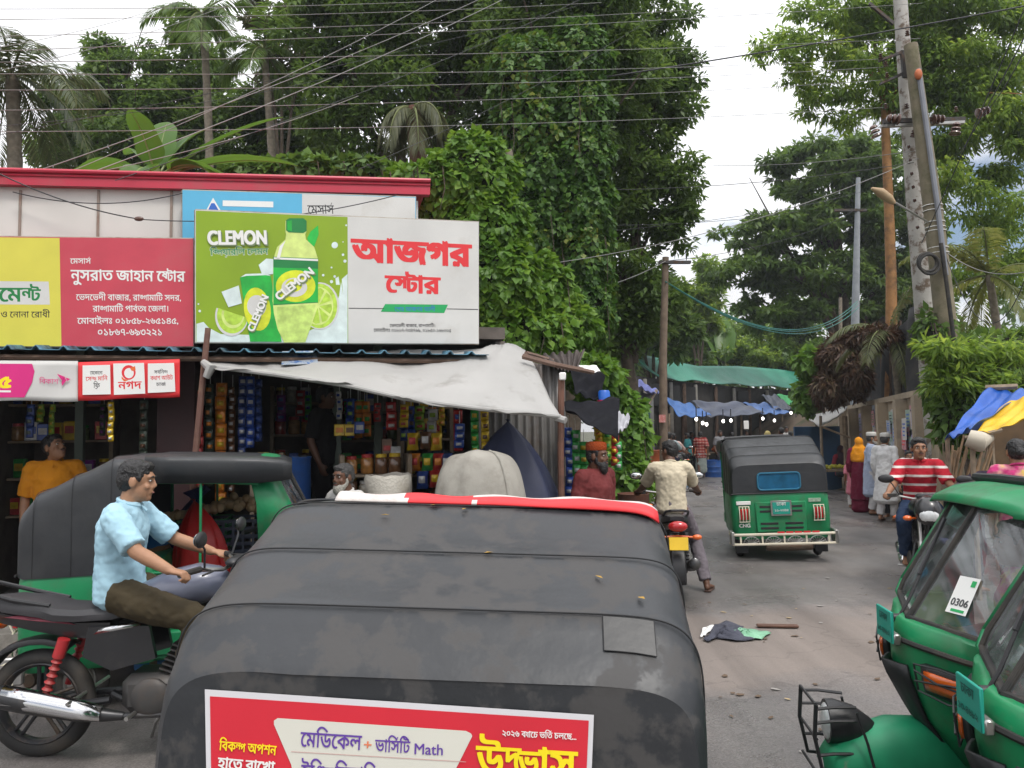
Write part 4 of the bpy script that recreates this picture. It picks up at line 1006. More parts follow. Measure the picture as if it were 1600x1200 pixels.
def vinemass(label, ells, n, size, mat, name='vine_thicket', core=.8, group='vine thickets beside the shop', **kw):
    base = V((ells[0][0][0], ells[0][0][1], 0)); t = thing(name, label, 'vine', base, 0, group)
    loc = [(V(c) - base, r) for c, r in ells]; m = MB()
    for c, r in loc: m.ell(c, tuple(core * q for q in r), 16)
    m.build('stems', STEMS, t)
    for k in range(6):
        c, r = loc[int(rng.integers(len(loc)))]; a = rng.uniform(3.6, 5.8); q = V((c.x + r[0] * 1.08 * math.cos(a), c.y + r[1] * 1.08 * math.sin(a), c.z + r[2] * .4)); ln = r[2] * rng.uniform(1.0, 1.9)
        MB().tube([q, q + V((.03, -.03, -ln * .5)), q + V((rng.uniform(-.08, .08), -.02, -ln))], [.009, .007, .004], 5).build('hanging_stem', BARK, t)
    vine('foliage', loc, n, size, mat, t, **kw); return t
# ================================================================ trees and plants
def col_ells(px, y0, y1, rpx, D, k=5):
    return [(P(px + random.uniform(-8, 8), y0 + (y1 - y0) * (i + .5) / k, D), (rpx * D / F, rpx * D / F, (y1 - y0) / k * .85 * D / F)) for i in range(k)]
tree('big dark broadleaf tree towering behind the red shop roof', pxb([(560, 40, 105, 85), (690, 60, 110, 105, 1), (600, 165, 95, 80), (720, 180, 70, 75, 1), (640, -70, 150, 80), (525, 150, 60, 85), (770, 40, 85, 100, 1), (500, 60, 55, 70)], 16.5), onhill(650, 400, 17), 52000, .17, LF_DARK, .26, per=24, clump=.4)
tree('tall dark tree whose crown meets the top edge behind the vine columns', pxb([(850, 30, 110, 90), (940, -10, 110, 90), (810, 110, 70, 60), (890, 90, 80, 70), (960, 110, 60, 90), (940, 200, 45, 80)], 15.5), onhill(880, 400, 15.5), 30000, .16, LF_DARK, .25, per=24)
tree('dark tree with ragged right side edging the open sky', pxb([(1010, 50, 70, 75), (1045, 140, 50, 65), (990, 190, 62, 85), (1062, 270, 46, 52), (1000, 320, 75, 75), (975, 420, 75, 65), (1050, 345, 48, 46), (950, 270, 55, 90), (1000, 480, 75, 60), (955, 510, 70, 55)], 17.5), onhill(990, 500, 17.5), 36000, .17, LF_DARK, .24, per=22)
tree('small dark tree left of the areca palms with pointed tops', pxb([(165, 85, 22, 45), (232, 90, 20, 40), (190, 135, 62, 50), (140, 180, 68, 55), (235, 190, 62, 62), (110, 230, 60, 40), (180, 235, 90, 40)], 20), onhill(190, 300, 20), 22000, .18, LF_DARK, .18, per=22)
tree('dark tree between the two areca palms behind the banana plant', pxb([(285, 150, 50, 60), (340, 215, 85, 65), (280, 225, 75, 60), (430, 180, 65, 85), (400, 245, 90, 40), (310, 70, 30, 75), (320, 130, 40, 50), (500, 235, 60, 40), (330, 260, 110, 30)], 20.5), onhill(340, 300, 20.5), 34000, .18, LF_DARK, .2, per=22)
tree('thin reddish leaved tree standing against the white sky', pxb([(440, 35, 48, 36), (420, 90, 38, 40), (470, 90, 40, 50), (400, 20, 26, 22)], 19), onhill(450, 300, 19), 4200, .16, leafmat('sparse olive foliage', [(.03, .045, .012), (.06, .075, .02), (.12, .08, .03)], .3), .12, per=12)
palm('coconut palm at the far left with pale drooping fronds', P(18, 118, 14), onhill(8, 280, 14), 17, 2.3, LF_PALM, .13, leaf=.62, fseed=3)
palm('tall areca palm hung with creepers near the top edge', P(316, 22, 17), onhill(318, 300, 17), 11, 1.35, LF_DARK, .09, name='areca_palm', leaf=.5, fseed=5)
palm('shorter areca palm beside the big dark tree', P(412, 78, 17), onhill(420, 300, 17), 11, 1.3, LF_DARK, .09, name='areca_palm', leaf=.5, fseed=8)
palm('stubby palm with brown hanging fronds under the dark tree', P(645, 168, 14), onhill(648, 300, 14), 9, 1.15, leafmat('dull palm foliage', [(.04, .05, .02), (.09, .10, .04), (.15, .15, .07)], .3), .17, name='fan_palm', leaf=.45, droop=1.9, bark=M('dry palm bark', (.12, .055, .035), .9, var=.3, bump=.6, bscale=14), fseed=9)
banana('large banana plant spreading above the red roof', V((*P(243, 300, 10.5).xy, 3.9)), [(160, 42, 1.75, .13, 1.3), (100, 72, 1.2, .22, .8), (55, 66, 1.25, .17, .9), (25, 46, 2.1, .09, .5), (172, 22, 2.0, .15, 1.1), (3, 26, 2.0, .14, .7), (190, 34, 1.5, .18, 1.7), (-15, 34, 1.5, .17, 1.7), (135, 56, 1.5, .13, 1.2), (-90, 40, .9, .2, 2.5), (262, 70, 1.0, .2, 1.2), (340, 40, 1.3, .15, 1.9), (178, 5, 1.7, .15, .7), (0, 6, 1.5, .14, .8)], 1.6)
banana('small upright banana plant right of the large one', V((*P(395, 300, 10.8).xy, 3.55)), [(70, 74, 1.0, .13, .6), (120, 62, .9, .12, 1), (20, 25, 1.0, .13, 1.6), (190, 25, .9, .13, 1.8)], 1.35)
banana('low banana plant at the left end of the roof', V((*P(150, 300, 10.6).xy, 3.6)), [(172, 24, 1.6, .16, 1.3), (5, 22, 1.2, .15, 1.5), (60, 50, .9, .14, 1.6), (120, 46, .9, .14, 1.6), (20, 40, 1.2, .14, 1.2), (195, 12, 1.3, .15, 1.0)], 1.35)
banana('pale banana plant above the green market roof', V((*P(1135, 600, 44).xy, .2)), [(110, 62, 5.2, .5, .6), (75, 70, 4, .6, .7), (20, 30, 4, .5, 1.6), (160, 30, 4, .5, 1.5), (200, 45, 4, .5, 1)], 5.2, group='banana plant at the market')
# the vine covered wall of green beside the shop
vinemass('tall leafy vine column right of the bare trunk', col_ells(905, 60, 520, 46, 13.2, 6), 26000, .088, LF_IVY, 'vine_column', group='vine columns')
vinemass('broad vine column hanging behind the billboard', col_ells(835, 90, 480, 62, 13.4, 5), 26000, .088, LF_IVY, 'vine_column', group='vine columns')
vinemass('bright vine mound swelling over the end of the red roof', [(P(735, 300, 10.6), (.62, .6, .75)), (P(680, 300, 10.6), (.7, .6, .36)), (P(760, 370, 10.4), (.55, .5, .7)), (P(742, 245, 10.6), (.26, .3, .3))], 12500, .092, LF_IVYB)
vinemass('green vine slope between the billboard and the columns', [(P(775, 450, 10.2), (.55, .5, .6)), (P(830, 470, 11), (.6, .5, .6)), (P(870, 520, 11), (.55, .5, .4)), (P(800, 530, 10.2), (.7, .5, .42))], 12500, .10, LF_IVYB)
vinemass('vine hedge between the shed and the market', [(P(940, 605, 11), (.32, .5, .36)), (P(975, 680, 11.3), (.34, .6, .6)), (P(965, 750, 11), (.44, .6, .5)), (P(920, 583, 10.6), (.38, .4, .22))], 9500, .10, LF_IVYB)
m = thing('bare_trunk', 'pale bare trunk rising between two vine columns', 'tree trunk', onhill(800, 500, 12.4)); MB().tube([P(806, 360, 12.4), P(801, 300, 12.4), P(795, 235, 12.4)], [.075, .07, .06], 10).shift(m.location).build('trunk', BARKP, m)
MB().tube([V((0, 0, -.2)), P(806, 360, 12.4) - m.location], [.09, .075], 10).build('trunk_base', BARKP, m)
tag(crown('ground_cover', [(V((x, y, terrain(x, y) + .2)), (1.6, 1.4, .35)) for x, y in [(-9 + 1.9 * i + random.uniform(-.5, .5), 11 + random.uniform(0, 8)) for i in range(7)] + [(-6 + 2.3 * i, 13 + (i % 3) * 2.5) for i in range(4)]], 16000, .17, LF_MID, None, per=14), kind='stuff')
# right side
tree('wide dark rain tree beyond the grey utility pole', pxb([(1290, 265, 95, 45), (1370, 290, 70, 60), (1200, 365, 80, 34), (1310, 345, 90, 38), (1170, 425, 62, 26), (1270, 430, 100, 34), (1340, 470, 95, 40, 2), (1400, 390, 70, 80, 2), (1230, 490, 70, 26), (1350, 235, 55, 28), (1420, 480, 70, 60, 2), (1180, 480, 40, 20)], 34), V((*P(1330, 600, 35).xy, 0)), 52000, .33, LF_DARK, .45, per=16, flat=.42, clump=.4)
tree('tall feathery tree with an orange trunk behind the twin poles', pxb([(1290, 70, 75, 50), (1215, 72, 34, 22), (1255, 120, 40, 36), (1345, 125, 75, 50), (1420, 20, 90, 60), (1500, 110, 85, 80), (1565, 60, 80, 80), (1540, 220, 85, 75), (1585, 340, 55, 90), (1330, 10, 90, 50), (1490, 290, 55, 60), (1280, 155, 30, 30), (1460, 190, 60, 50), (1550, 420, 60, 60), (1370, 60, 60, 50), (1400, 150, 60, 45), (1440, 110, 60, 60), (1340, 180, 40, 26), (1500, 20, 90, 50), (1590, 160, 60, 80), (1210, 95, 50, 24)], 19.5), onhill(1378, 520, 19.5), 50000, .18, LF_LIGHT, .17, BARKO, per=22, clump=.36, droop=.7, aspect=.34, mid=P(1390, 95, 19.5) - onhill(1378, 520, 19.5))
for i, (px, py, rx, ry, D, lb, mt) in enumerate([(1090, 450, 34, 60, 42, 'slender pale tree between the market and the sky', LF_LIGHT), (1030, 545, 60, 45, 44, 'bushy tree behind the left end of the green roof', LF_MID), (1110, 530, 50, 45, 47, 'round green bush behind the middle of the market', LF_MID), (1180, 545, 60, 38, 46, 'yellow green bush above the market roof', LF_LIGHT), (1240, 540, 45, 45, 45, 'leafy bush near the right end of the market roof', LF_MID), (1020, 480, 50, 70, 30, 'tall dark shrub left of the wooden pole', LF_DARK)]):
    k = D / F; tree(lb, [(P(px, py, D), (rx * k, rx * k, ry * k)), (P(px - rx * .5, py + ry * .5, D), (rx * k * .7, rx * k, ry * k * .7)), (P(px + rx * .5, py + ry * .55, D), (rx * k * .7, rx * k, ry * k * .7))], V((*P(px, 600, D).xy, 0)), 5500, .34, mt, .2, name='shrub', group='bushes behind the market', per=10)
tag(crown('far_woods', [(P(px, 520 + random.uniform(-25, 30), 62), (4, 2, 3.6)) for px in range(700, 1700, 55)] + [(P(px, 590, 64), (4, 2, 4.2)) for px in range(700, 1700, 70)], 15000, .8, LF_MID, None, per=5), kind='stuff')
palm('young palm with yellowing fronds right of the poles', P(1545, 430, 15.5), onhill(1550, 560, 15.5), 9, 1.9, leafmat('yellow palm foliage', [(.10, .13, .03), (.16, .19, .04), (.22, .22, .07)], .4), .08, name='young_palm', leaf=.45, fseed=14, spread=(60, 330))
palm('low palm behind the twin poles', P(1390, 520, 18), onhill(1390, 560, 18), 8, 1.9, leafmat('dim palm foliage', [(.05, .07, .02), (.10, .12, .04), (.16, .15, .06)], .3), .08, name='young_palm', leaf=.4, fseed=17)
vinemass('leafy bush spilling over the poster wall', [(P(1500, 612, 11.5), (.42, .5, .32)), (P(1515, 575, 12), (.5, .5, .22)), (P(1500, 655, 11), (.24, .4, .42)), (P(1560, 580, 12), (.6, .5, .3))], 3600, .15, LF_MID, 'wall_bush', group='bushes on the right bank', aspect=.4)
vinemass('vine clump at the foot of the twin poles', [(P(1462, 520, 13.6), (.32, .3, .35)), (P(1560, 545, 13.6), (.85, .4, .26)), (P(1500, 545, 13.6), (.35, .3, .22))], 2200, .14, LF_MID, 'wall_bush', group='bushes on the right bank', aspect=.5)
vinemass('green creeper over the left end of the dry thicket', [(P(1270, 570, 21), (.42, .4, .35)), (P(1262, 620, 21), (.3, .4, .4))], 1500, .17, LF_IVYB, 'wall_bush', group='bushes on the right bank')
vinemass('dry brown creeper thicket hanging over the bank', [(P(1312, 560, 20), (.45, .5, .5)), (P(1296, 608, 20), (.38, .4, .40)), (P(1365, 528, 18), (.6, .5, .18)), (P(1338, 592, 19.5), (.3, .4, .42))], 9000, .17, LF_DEAD, 'dry_thicket', group='dry thicket', aspect=.2, droop=1.0)
tree('ferny shrub reaching out above the blue tarpaulin', pxb([(1460, 548, 30, 14), (1500, 565, 40, 20), (1550, 552, 45, 24), (1480, 592, 28, 18), (1530, 600, 40, 20)], 10.8), onhill(1520, 640, 10.8), 2600, .17, LF_LIGHT, .05, name='ferny_shrub', group='bushes on the right bank', per=30, aspect=.25)

vinemass('low green shrubs along the back of the red roof', [(P(470, 275, 11.5), (.6, .4, .22)), (P(560, 275, 11.5), (.6, .4, .2)), (P(400, 280, 11.5), (.5, .4, .2))], 3000, .12, LF_MID, 'roof_shrub', group='shrubs behind the roof')
# ================================================================ the shop row
FP = Plane(V((-4.4, 6.6, 0)), V((-.33, 7.67, 0)))          # street front of the shops
U_ = FP.u; NB = -FP.n                                        # along the front, and back into the shop
def fr(px, off, z):                                          # point of the front plane at column px, height z
    p = FP.pt(px, 600, off); return V((p.x, p.y, z))
SIGNW = M('flex sign white', (.62, .61, .585), .45, var=.07, scale=2, bump=.25, bscale=1.6, dirt=(.50, .47, .42), dscale=3, dlo=.55, dhi=.9)
SIGNG = M('sign lime green', (.24, .37, .007), .42, var=.12, scale=1.6, bump=.25, bscale=1.6); SIGNY = M('sign yellow', (.66, .60, .075), .45, var=.05); SIGNR = M('sign red', (.55, .052, .082), .45, var=.08, bump=.25, bscale=1.6, dirt=(.42, .09, .10), dscale=2, dlo=.5, dhi=.9)
SIGNB = M('sign sky blue', (.10, .43, .66), .45, var=.05); INKS = M('sign royal blue', (.03, .13, .5), .5); DKG = M('sign dark green', (.006, .20, .045), .5); GRN2 = M('sign green', (.012, .40, .045), .5, var=.3, scale=7)
LIMEA = M('sign pale lime', (.62, .74, .22), .5, var=.15, scale=12); LIMEB = M('sign lime flesh', (.42, .62, .06), .5, var=.25, scale=18); ICE = M('sign ice', (.66, .76, .74), .4, var=.15, scale=9); YLIME = M('sign yellow lime', (.62, .68, .02), .5, var=.25, scale=9)
FRAMEW = M('weathered frame', (.30, .27, .22), .7, dirt=(.14, .09, .06), dscale=6)
INKMAG = M('sign magenta', (.66, .018, .20), .5, var=.06); TIN = M('grey corrugated tin', (.25, .24, .23), .5, .35, var=.2, scale=3, dirt=(.15, .085, .05), dscale=2.2, dlo=.5, dhi=.75)
TINB = M('blue corrugated tin', (.07, .19, .27), .5, .2, var=.35, scale=6, dirt=(.03, .035, .04), dscale=5, dlo=.45, dhi=.65)
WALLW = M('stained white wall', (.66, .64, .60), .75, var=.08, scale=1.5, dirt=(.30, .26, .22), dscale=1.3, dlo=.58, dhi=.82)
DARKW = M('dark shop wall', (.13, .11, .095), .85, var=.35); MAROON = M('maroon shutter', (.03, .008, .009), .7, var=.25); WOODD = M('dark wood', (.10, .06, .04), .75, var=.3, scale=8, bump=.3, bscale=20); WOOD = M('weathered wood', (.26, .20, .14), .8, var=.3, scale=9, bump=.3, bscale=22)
CONC = M('concrete', (.24, .225, .20), .85, var=.2, scale=3, bump=.2, dirt=(.08, .075, .06), dscale=2)
shop = thing('shop_building', 'shop row with red roof edge, stained white parapet and dark open fronts', 'shop', fr(300, -1.2, 0))
def sb(m, name, mat, smooth=True, parent=None): return m.shift(shop.location).build(name, mat, parent or shop, smooth=smooth)
def fbox(px0, px1, o0, o1, z0, z1):                          # box between two columns of the front, depth o0..o1 (negative = inside)
    a, b, c, d = fr(px0, o0, 0), fr(px1, o0, 0), None, None
    q = a + NB * (o0 - o1); r = b + NB * (o0 - o1)
    m = MB(); m.add([V((p.x, p.y, z)) for z in (z0, z1) for p in (a, b, r, q)], [(0, 1, 2, 3), (4, 7, 6, 5), (0, 4, 5, 1), (1, 5, 6, 2), (2, 6, 7, 3), (3, 7, 4, 0)]); return m
def zat(px, py, off): return FP.pt(px, py, off).z
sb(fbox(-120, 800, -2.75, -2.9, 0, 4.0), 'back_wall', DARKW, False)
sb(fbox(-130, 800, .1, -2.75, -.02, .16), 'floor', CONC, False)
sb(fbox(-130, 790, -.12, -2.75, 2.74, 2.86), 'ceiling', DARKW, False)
sb(fbox(-130, 655, -.30, -.44, 2.86, zat(300, 292, -.3)), 'parapet', WALLW, False)
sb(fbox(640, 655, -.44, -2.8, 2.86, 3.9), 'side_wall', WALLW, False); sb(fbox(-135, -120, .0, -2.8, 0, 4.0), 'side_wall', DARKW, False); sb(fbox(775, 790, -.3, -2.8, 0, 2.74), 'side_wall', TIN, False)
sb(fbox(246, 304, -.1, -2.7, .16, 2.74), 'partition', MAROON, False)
for px in (118, 520, 585): sb(fbox(px, px + 13, -.9, -1.0, .16, 2.74), 'post', M('green grey post', (.13, .16, .13), .7), False)
A, B, C_, D_ = FP.pt(-160, 262, -.22), FP.pt(672, 283, -.22), FP.pt(672, 304, -.22), FP.pt(-160, 284, -.22)
REDR = M('red roof sheet', (.52, .030, .062), .38, var=.10, scale=1.2, dirt=(.36, .10, .10), dscale=2, dlo=.5, dhi=.9)
m = MB(); up3 = V((0, 0, .022))
for a, b in ((A, B),):
    back = NB * .09
    m.add([A, B, C_, D_, A + back, B + back, C_ + back, D_ + back], [(0, 1, 2, 3), (4, 7, 6, 5), (0, 4, 5, 1), (1, 5, 6, 2), (2, 6, 7, 3), (3, 7, 4, 0)])
m.tube([A - NB * .015, B - NB * .015], .022, 8); m.tube([A.lerp(D_, .32) - NB * .006, B.lerp(C_, .32) - NB * .006], .010, 6)
rf = sb(m, 'roof_fascia', REDR)
m = MB(); bk = NB * 3.0 + V((0, 0, -.12)); m.grid(lambda u, v: A.lerp(B, u) + NB * .09 + bk * v + V((0, 0, -.02 + .012 * math.sin(u * 260))), 300, 2); sb(m, 'roof', REDR)
for px in (100, 596 / 4): pass
for px0 in (22, 146, 262): sb(fbox(px0, px0 + 4, -.285, -.3, 2.9, zat(px0, 296, -.28)), 'batten', M('rusty batten', (.30, .24, .20), .8, dirt=(.2, .1, .06), dscale=4), False)

def signboard(label, corners, off, th, mat, name='signboard', group='shop signboards', cat='sign'):
    pts = [FP.pt(x, y, off) for x, y in corners]; c = sum(pts, V()) / 4; t = thing(name, label, cat, c, 0, group)
    MB().prism(pts, NB * th).shift(c).build('panel', mat, t, smooth=False)
    m = MB(); m.tube([p - FP.n * .012 for p in pts + [pts[0]]], .012, 6); m.shift(c).build('frame', FRAMEW, t); t['off'] = off
    return t
class Art:
    def __init__(s, t, off): s.t, s.off, s.k = t, off, 1; s.c = V(t.location)
    def nx(s): s.k += 1; return s.off + .0008 + .0002 * s.k
    def add(s, m, name, mat): return m.shift(s.c).build(name, mat, s.t, smooth=False, fixn=False)
    def poly(s, name, mat, *polys):
        o = s.nx()
        for q in polys: r = s.add(ppoly(MB(), FP, q, o), name, mat)
        return r
    def ell(s, name, mat, c, rx, ry, **k): m = MB(); pell(m, FP, c, rx, ry, s.nx(), **k); return s.add(m, name, mat)
    def text(s, mat, *lines, name='lettering'):
        o = s.nx()
        for ln in lines: r = s.add(text(MB(), ln[0], FP, ln[1], ln[2], ln[3] if len(ln) > 3 else None, o, ln[4] if len(ln) > 4 else .012), name, mat)
        return r
# yellow and red cement board
t = signboard('red and yellow painted shop board with white lettering', [(-150, 368), (302, 373), (302, 541), (-150, 541)], .02, .06, SIGNR)
a = Art(t, .02); a.poly('yellow_field', SIGNY, [(-149, 369), (93, 372), (96, 541), (-149, 541)]); a.poly('white_strip', SIGNW, [(-149, 438), (76, 440), (78, 476), (-149, 475)])
a.text(DKG, ('মেন্ট', (-2, 471), (63, 471), 21, .022)); a.text(INKK, ('ও নোনা রোধী', (1, 496), (78, 496), 9, .008))
a.text(INKW, ('মেসার্স', (110, 412), (142, 412), 8), ('নুসরাত জাহান ষ্টোর', (111, 438), (289, 440), 16, .022), ('ভেদভেদী বাজার, রাঙ্গামাটি সদর,', (119, 469), (283, 470), 9), ('রাঙ্গামাটি পার্বত্য জেলা।', (145, 487), (263, 487), 9), ('মোবাইলঃ ০১৮৫৮-২৬৫১৪৫,', (121, 506), (279, 506), 9), ('০১৮৬৭-৬৯৩২২১', (152, 524), (254, 524), 10))
# sky blue board behind
t = signboard('sky blue and white board half hidden behind the green one', [(285, 297), (650, 308), (650, 400), (285, 400)], -.16, .05, SIGNB); a = Art(t, -.16)
a.poly('white_field', SIGNW, [(472, 303), (649, 309), (649, 399), (472, 399)]); a.text(INKK, ('মেসার্স', (481, 334), (522, 334), 13, .006))
a.poly('logo_plate', INKW, [(348, 313), (427, 315), (427, 324), (348, 322)], [(318, 336), (333, 309), (349, 336)]); a.poly('logo_triangle', INKS, [(326, 331), (333, 317), (341, 331)])
a.text(INKS, ('A', (321, 340), (347, 340), 20, .03), ('vocooo', (347, 343), (433, 345), 17, .03))
# drink billboard
t = signboard('billboard with a lime drink bottle on green beside red shop lettering on white', [(305, 328), (748, 347), (748, 537), (305, 535)], .10, .07, SIGNW); a = Art(t, .10)
a.poly('green_field', SIGNG, [(306, 329), (543, 339), (544, 536), (306, 534)])
a.poly('splash', ICE, [(307, 506), (318, 503), (326, 512), (345, 522), (420, 524), (470, 522), (500, 510), (520, 490), (530, 462), (533, 440), (536, 460), (534, 436), (543, 428), (543, 536), (307, 534)], [(525, 445), (524, 435), (529, 432), (531, 445)])
for x, y, r in ((536, 378, 1), (523, 383, 5), (541, 352, 1.5), (523, 432, 2), (518, 440, 2.5), (536, 398, 2), (539, 408, 2.5), (312, 486, 2), (310, 475, 1.4), (518, 418, 1.5), (505, 430, 2)): a.ell('droplet', ICE, (x, y), r, r)
a.poly('leaf_drawing', GRN2, [(483, 383), (480, 372), (485, 362), (497, 352), (498, 366), (493, 380), (489, 390)])
a.ell('lime_slice', SIGNW, (500, 478), 30, 37); a.ell('lime_slice', LIMEB, (499, 478), 28, 35); a.ell('lime_slice', LIMEA, (497, 478), 24, 30)
for k in range(8):
    an = R(k * 45 + 10); c0 = (497, 478); p = [(c0[0] + 22 * math.cos(an + d_) * q, c0[1] + 28 * math.sin(an + d_) * q) for d_, q in ((0, .1), (-.30, .95), (0, 1.02), (.30, .95))]
    if k == 0: o_ = a.nx(); mseg = MB()
    ppoly(mseg, FP, p, o_)
a.add(mseg, 'lime_segment', LIMEB)
a.ell('lime_wedge', SIGNW, (362, 494), 26, 31, a0=8, a1=205); a.ell('lime_wedge', LIMEB, (363, 493), 24, 28, a0=8, a1=205); a.ell('lime_wedge', LIMEA, (364, 492), 18, 21, a0=8, a1=200); a.ell('lime_wedge', LIMEB, (365, 491), 15, 17, a0=10, a1=198)
a.poly('ice_cube', ICE, [(346, 456), (373, 446), (378, 474), (357, 480)], [(404, 414), (416, 404), (430, 405), (428, 428), (410, 430)])
a.poly('can_drawing', GRN2, [(375, 434), (384, 428), (415, 427), (423, 431), (440, 534), (391, 534)]); a.ell('can_glow', YLIME, (402, 483), 21, 34, rot=-8); a.ell('can_glow', SIGNW, (401, 478), 15, 17); a.poly('can_rim', ICE, [(376, 433), (384, 428), (415, 427), (423, 431), (415, 430), (385, 431)])
bot = [(446, 345), (479, 345), (479, 362), (477, 366), (478, 374), (491, 386), (497, 405), (497, 470), (493, 490), (484, 515), (477, 535), (444, 535), (434, 515), (428, 490), (426, 470), (427, 405), (433, 386), (446, 374), (447, 366), (446, 362)]
a.poly('bottle_drawing', LIMEA, bot); a.poly('bottle_band', DKG, [(427, 401), (497, 404), (497, 473), (427, 477)]); a.poly('bottle_label', GRN2, [(427, 418), (497, 420), (497, 472), (427, 475)]); a.ell('bottle_glow', YLIME, (462, 447), 31, 25); a.ell('bottle_glow', SIGNW, (460, 449), 20, 15); a.ell('bottle_glow', YLIME, (459, 446), 13, 10)
a.poly('bottle_liquid', M('sign pale green', (.50, .66, .16), .5, var=.3, scale=12), [(433, 480), (493, 476), (484, 515), (477, 533), (444, 533), (434, 515)]); a.poly('bottle_shine', INKW, [(432, 405), (437, 385), (446, 376), (441, 388), (437, 405)], [(428, 402), (497, 405), (497, 408), (428, 405)])
a.poly('bottle_cap', DKG, [(447, 344), (452, 341), (474, 341), (479, 345), (479, 361), (474, 364), (451, 363), (447, 360)]); a.poly('bottle_cap', GRN2, [(449, 346), (456, 344), (456, 361), (449, 359)])
a.k = 60; a.text(M('sign grey shade', (.16, .22, .10), .5), ('CLEMON', (326, 384), (420, 384), 19, .05), ('CLEMON', (397, 521), (421, 465), None, .05), ('CLEMON', (438, 472), (494, 428), None, .05)); a.text(INKW, ('CLEMON', (324.5, 382), (418, 381), 19, .05), ('CLEMON', (396, 519), (420, 463), None, .045), ('CLEMON', (436, 470), (492, 426), None, .045))
a.k = 4; a.text(INKW, ('ক্লিয়ারলি লেমন', (329, 399.5), (419, 397.5), 9.5, .05)); a.text(DKG, ('ক্লিয়ারলি লেমন', (329, 399), (419, 397), 9, .022))
a.k = 3; a.text(INKR, ('আজগর', (551, 408), (735, 416), 34, .045), ('স্টোর', (603, 456), (687, 459), 25, .04)); a.poly('green_strip', INKG, [(602, 475), (700, 476), (694, 489), (595, 487)]); a.text(INKS, ('প্রোঃ আজগর আলী', (617, 486), (680, 486), 6, .005))
a.poly('rule_line', INKK, [(545, 481), (600, 481.6), (600, 482.6), (545, 482)], [(698, 482), (747, 483), (747, 484), (698, 483)]); a.text(INKK, ('ভেদভেদী বাজার, রাঙ্গামাটি।', (609, 511), (680, 511), 4.5, .004), ('মোবাইলঃ ০১৮১৭-৭৩৪৭৬৯, ০১৮৫০-১৬৮০০৫', (584, 518.5), (705, 519), 5, .004))
# corrugated eave
m = MB(); E0, E1 = fr(-160, 0, 0), fr(752, 0, 0); LEN = (E1 - E0).length; nw = int(LEN / .205)
def eave(u, v):
    x = u * LEN; k = (x / .205) % 1; rg_ = max(0, 1 - abs(k - .5) / .13); z = zat(300, 541, .2) - .012 - .05 * v + .036 * rg_ ** .6
    p = E0.lerp(E1, u); o = -.14 + .50 * v; q = p + FP.n * o; return V((q.x, q.y, z))
m.grid(eave, nw * 14, 4); t = thing('eave_roof', 'ridged blue tin eave running under the signboards', 'eave', fr(300, .2, 2.5)); solid(m.shift(t.location).build('tin_sheet', TINB, t, smooth=50), .008)
MB().tube([fr(-160, .30, zat(300, 550, .3) - .06), fr(745, .30, zat(300, 550, .3) - .06)], .025, 6).shift(t.location).build('eave_batten', WOODD, t)
# cloth banners below the eave
def banner(label, px0, px1, tops, bots, off, mat, name='cloth_banner'):
    t = thing(name, label, 'banner', FP.pt((px0 + px1) / 2, tops[0], off), 0, 'cloth banners under the eave')
    pl = FP; m = MB(); m.grid(lambda u, v: FP.pt(px0 + (px1 - px0) * u, (tops[0] + (tops[1] - tops[0]) * u) * (1 - v) + (bots[0] + (bots[1] - bots[0]) * u) * v + .8 * math.sin(u * 9) * v, off - .012 + .008 * math.sin(u * 11 + v * 3)), 40, 8)
    solid(m.shift(t.location).build('cloth', mat, t), .004); return t, Art(t, off)
t, a = banner('white and pink mobile payment banner with a bird emblem', -60, 122, (563, 564), (626, 627), .34, SIGNW); a.k = 3
a.poly('pink_field', INKMAG, [(-59, 568), (50, 568.5), (54, 580), (50, 598), (38, 621), (-59, 621)]); a.text(INKY, ('৫', (-3, 606), (17, 606), 17, .05)); a.poly('white_rule', INKW, [(-20, 610), (17, 610), (17, 613), (-20, 613)])
a.poly('bird_emblem', INKMAG, [(89, 584), (102, 589), (98, 596), (94, 591)], [(100, 589), (104, 594), (97, 603), (96, 597)], [(102, 590), (110, 592), (104, 596), (105, 594)]); a.text(INKMAG, ('বিকাশ', (61, 599), (91, 600), 7, .0))
t, a = banner('red payment banner with three white cards under the eave', 122, 281, (566, 561), (626, 620), .36, INKR); a.k = 4
a.poly('white_card', INKW, [(129, 571), (172, 570), (173, 616), (129, 617)], [(177, 568), (225, 567), (227, 615), (178, 617)], [(231, 568), (272, 567), (274, 612), (231, 614)])
a.ell('round_logo', INKR, (201, 582), 11, 11.5); a.ell('round_logo', INKW, (201.5, 583), 7.5, 8); a.poly('logo_flame', ORANGE, [(203, 575), (211, 572), (212, 578), (206, 580)], [(190, 588), (194, 592), (201, 594), (194, 596), (190, 592)])
a.text(INKR, ('নগদ', (185, 608), (221, 607), 11, .022), ('সেন্ড মানি', (134, 595), (168, 594), 6, .01), ('ক্যাশ আউট', (235, 594), (270, 593), 6, .01)); a.text(INKK, ('যেকোনো', (141, 585), (160, 585), 5, .005), ('ফ্রি', (146, 606), (156, 606), 7, .005), ('সর্বনিম্ন', (241, 584), (262, 583.5), 5, .005), ('চার্জ', (244, 603), (259, 603), 5, .005))
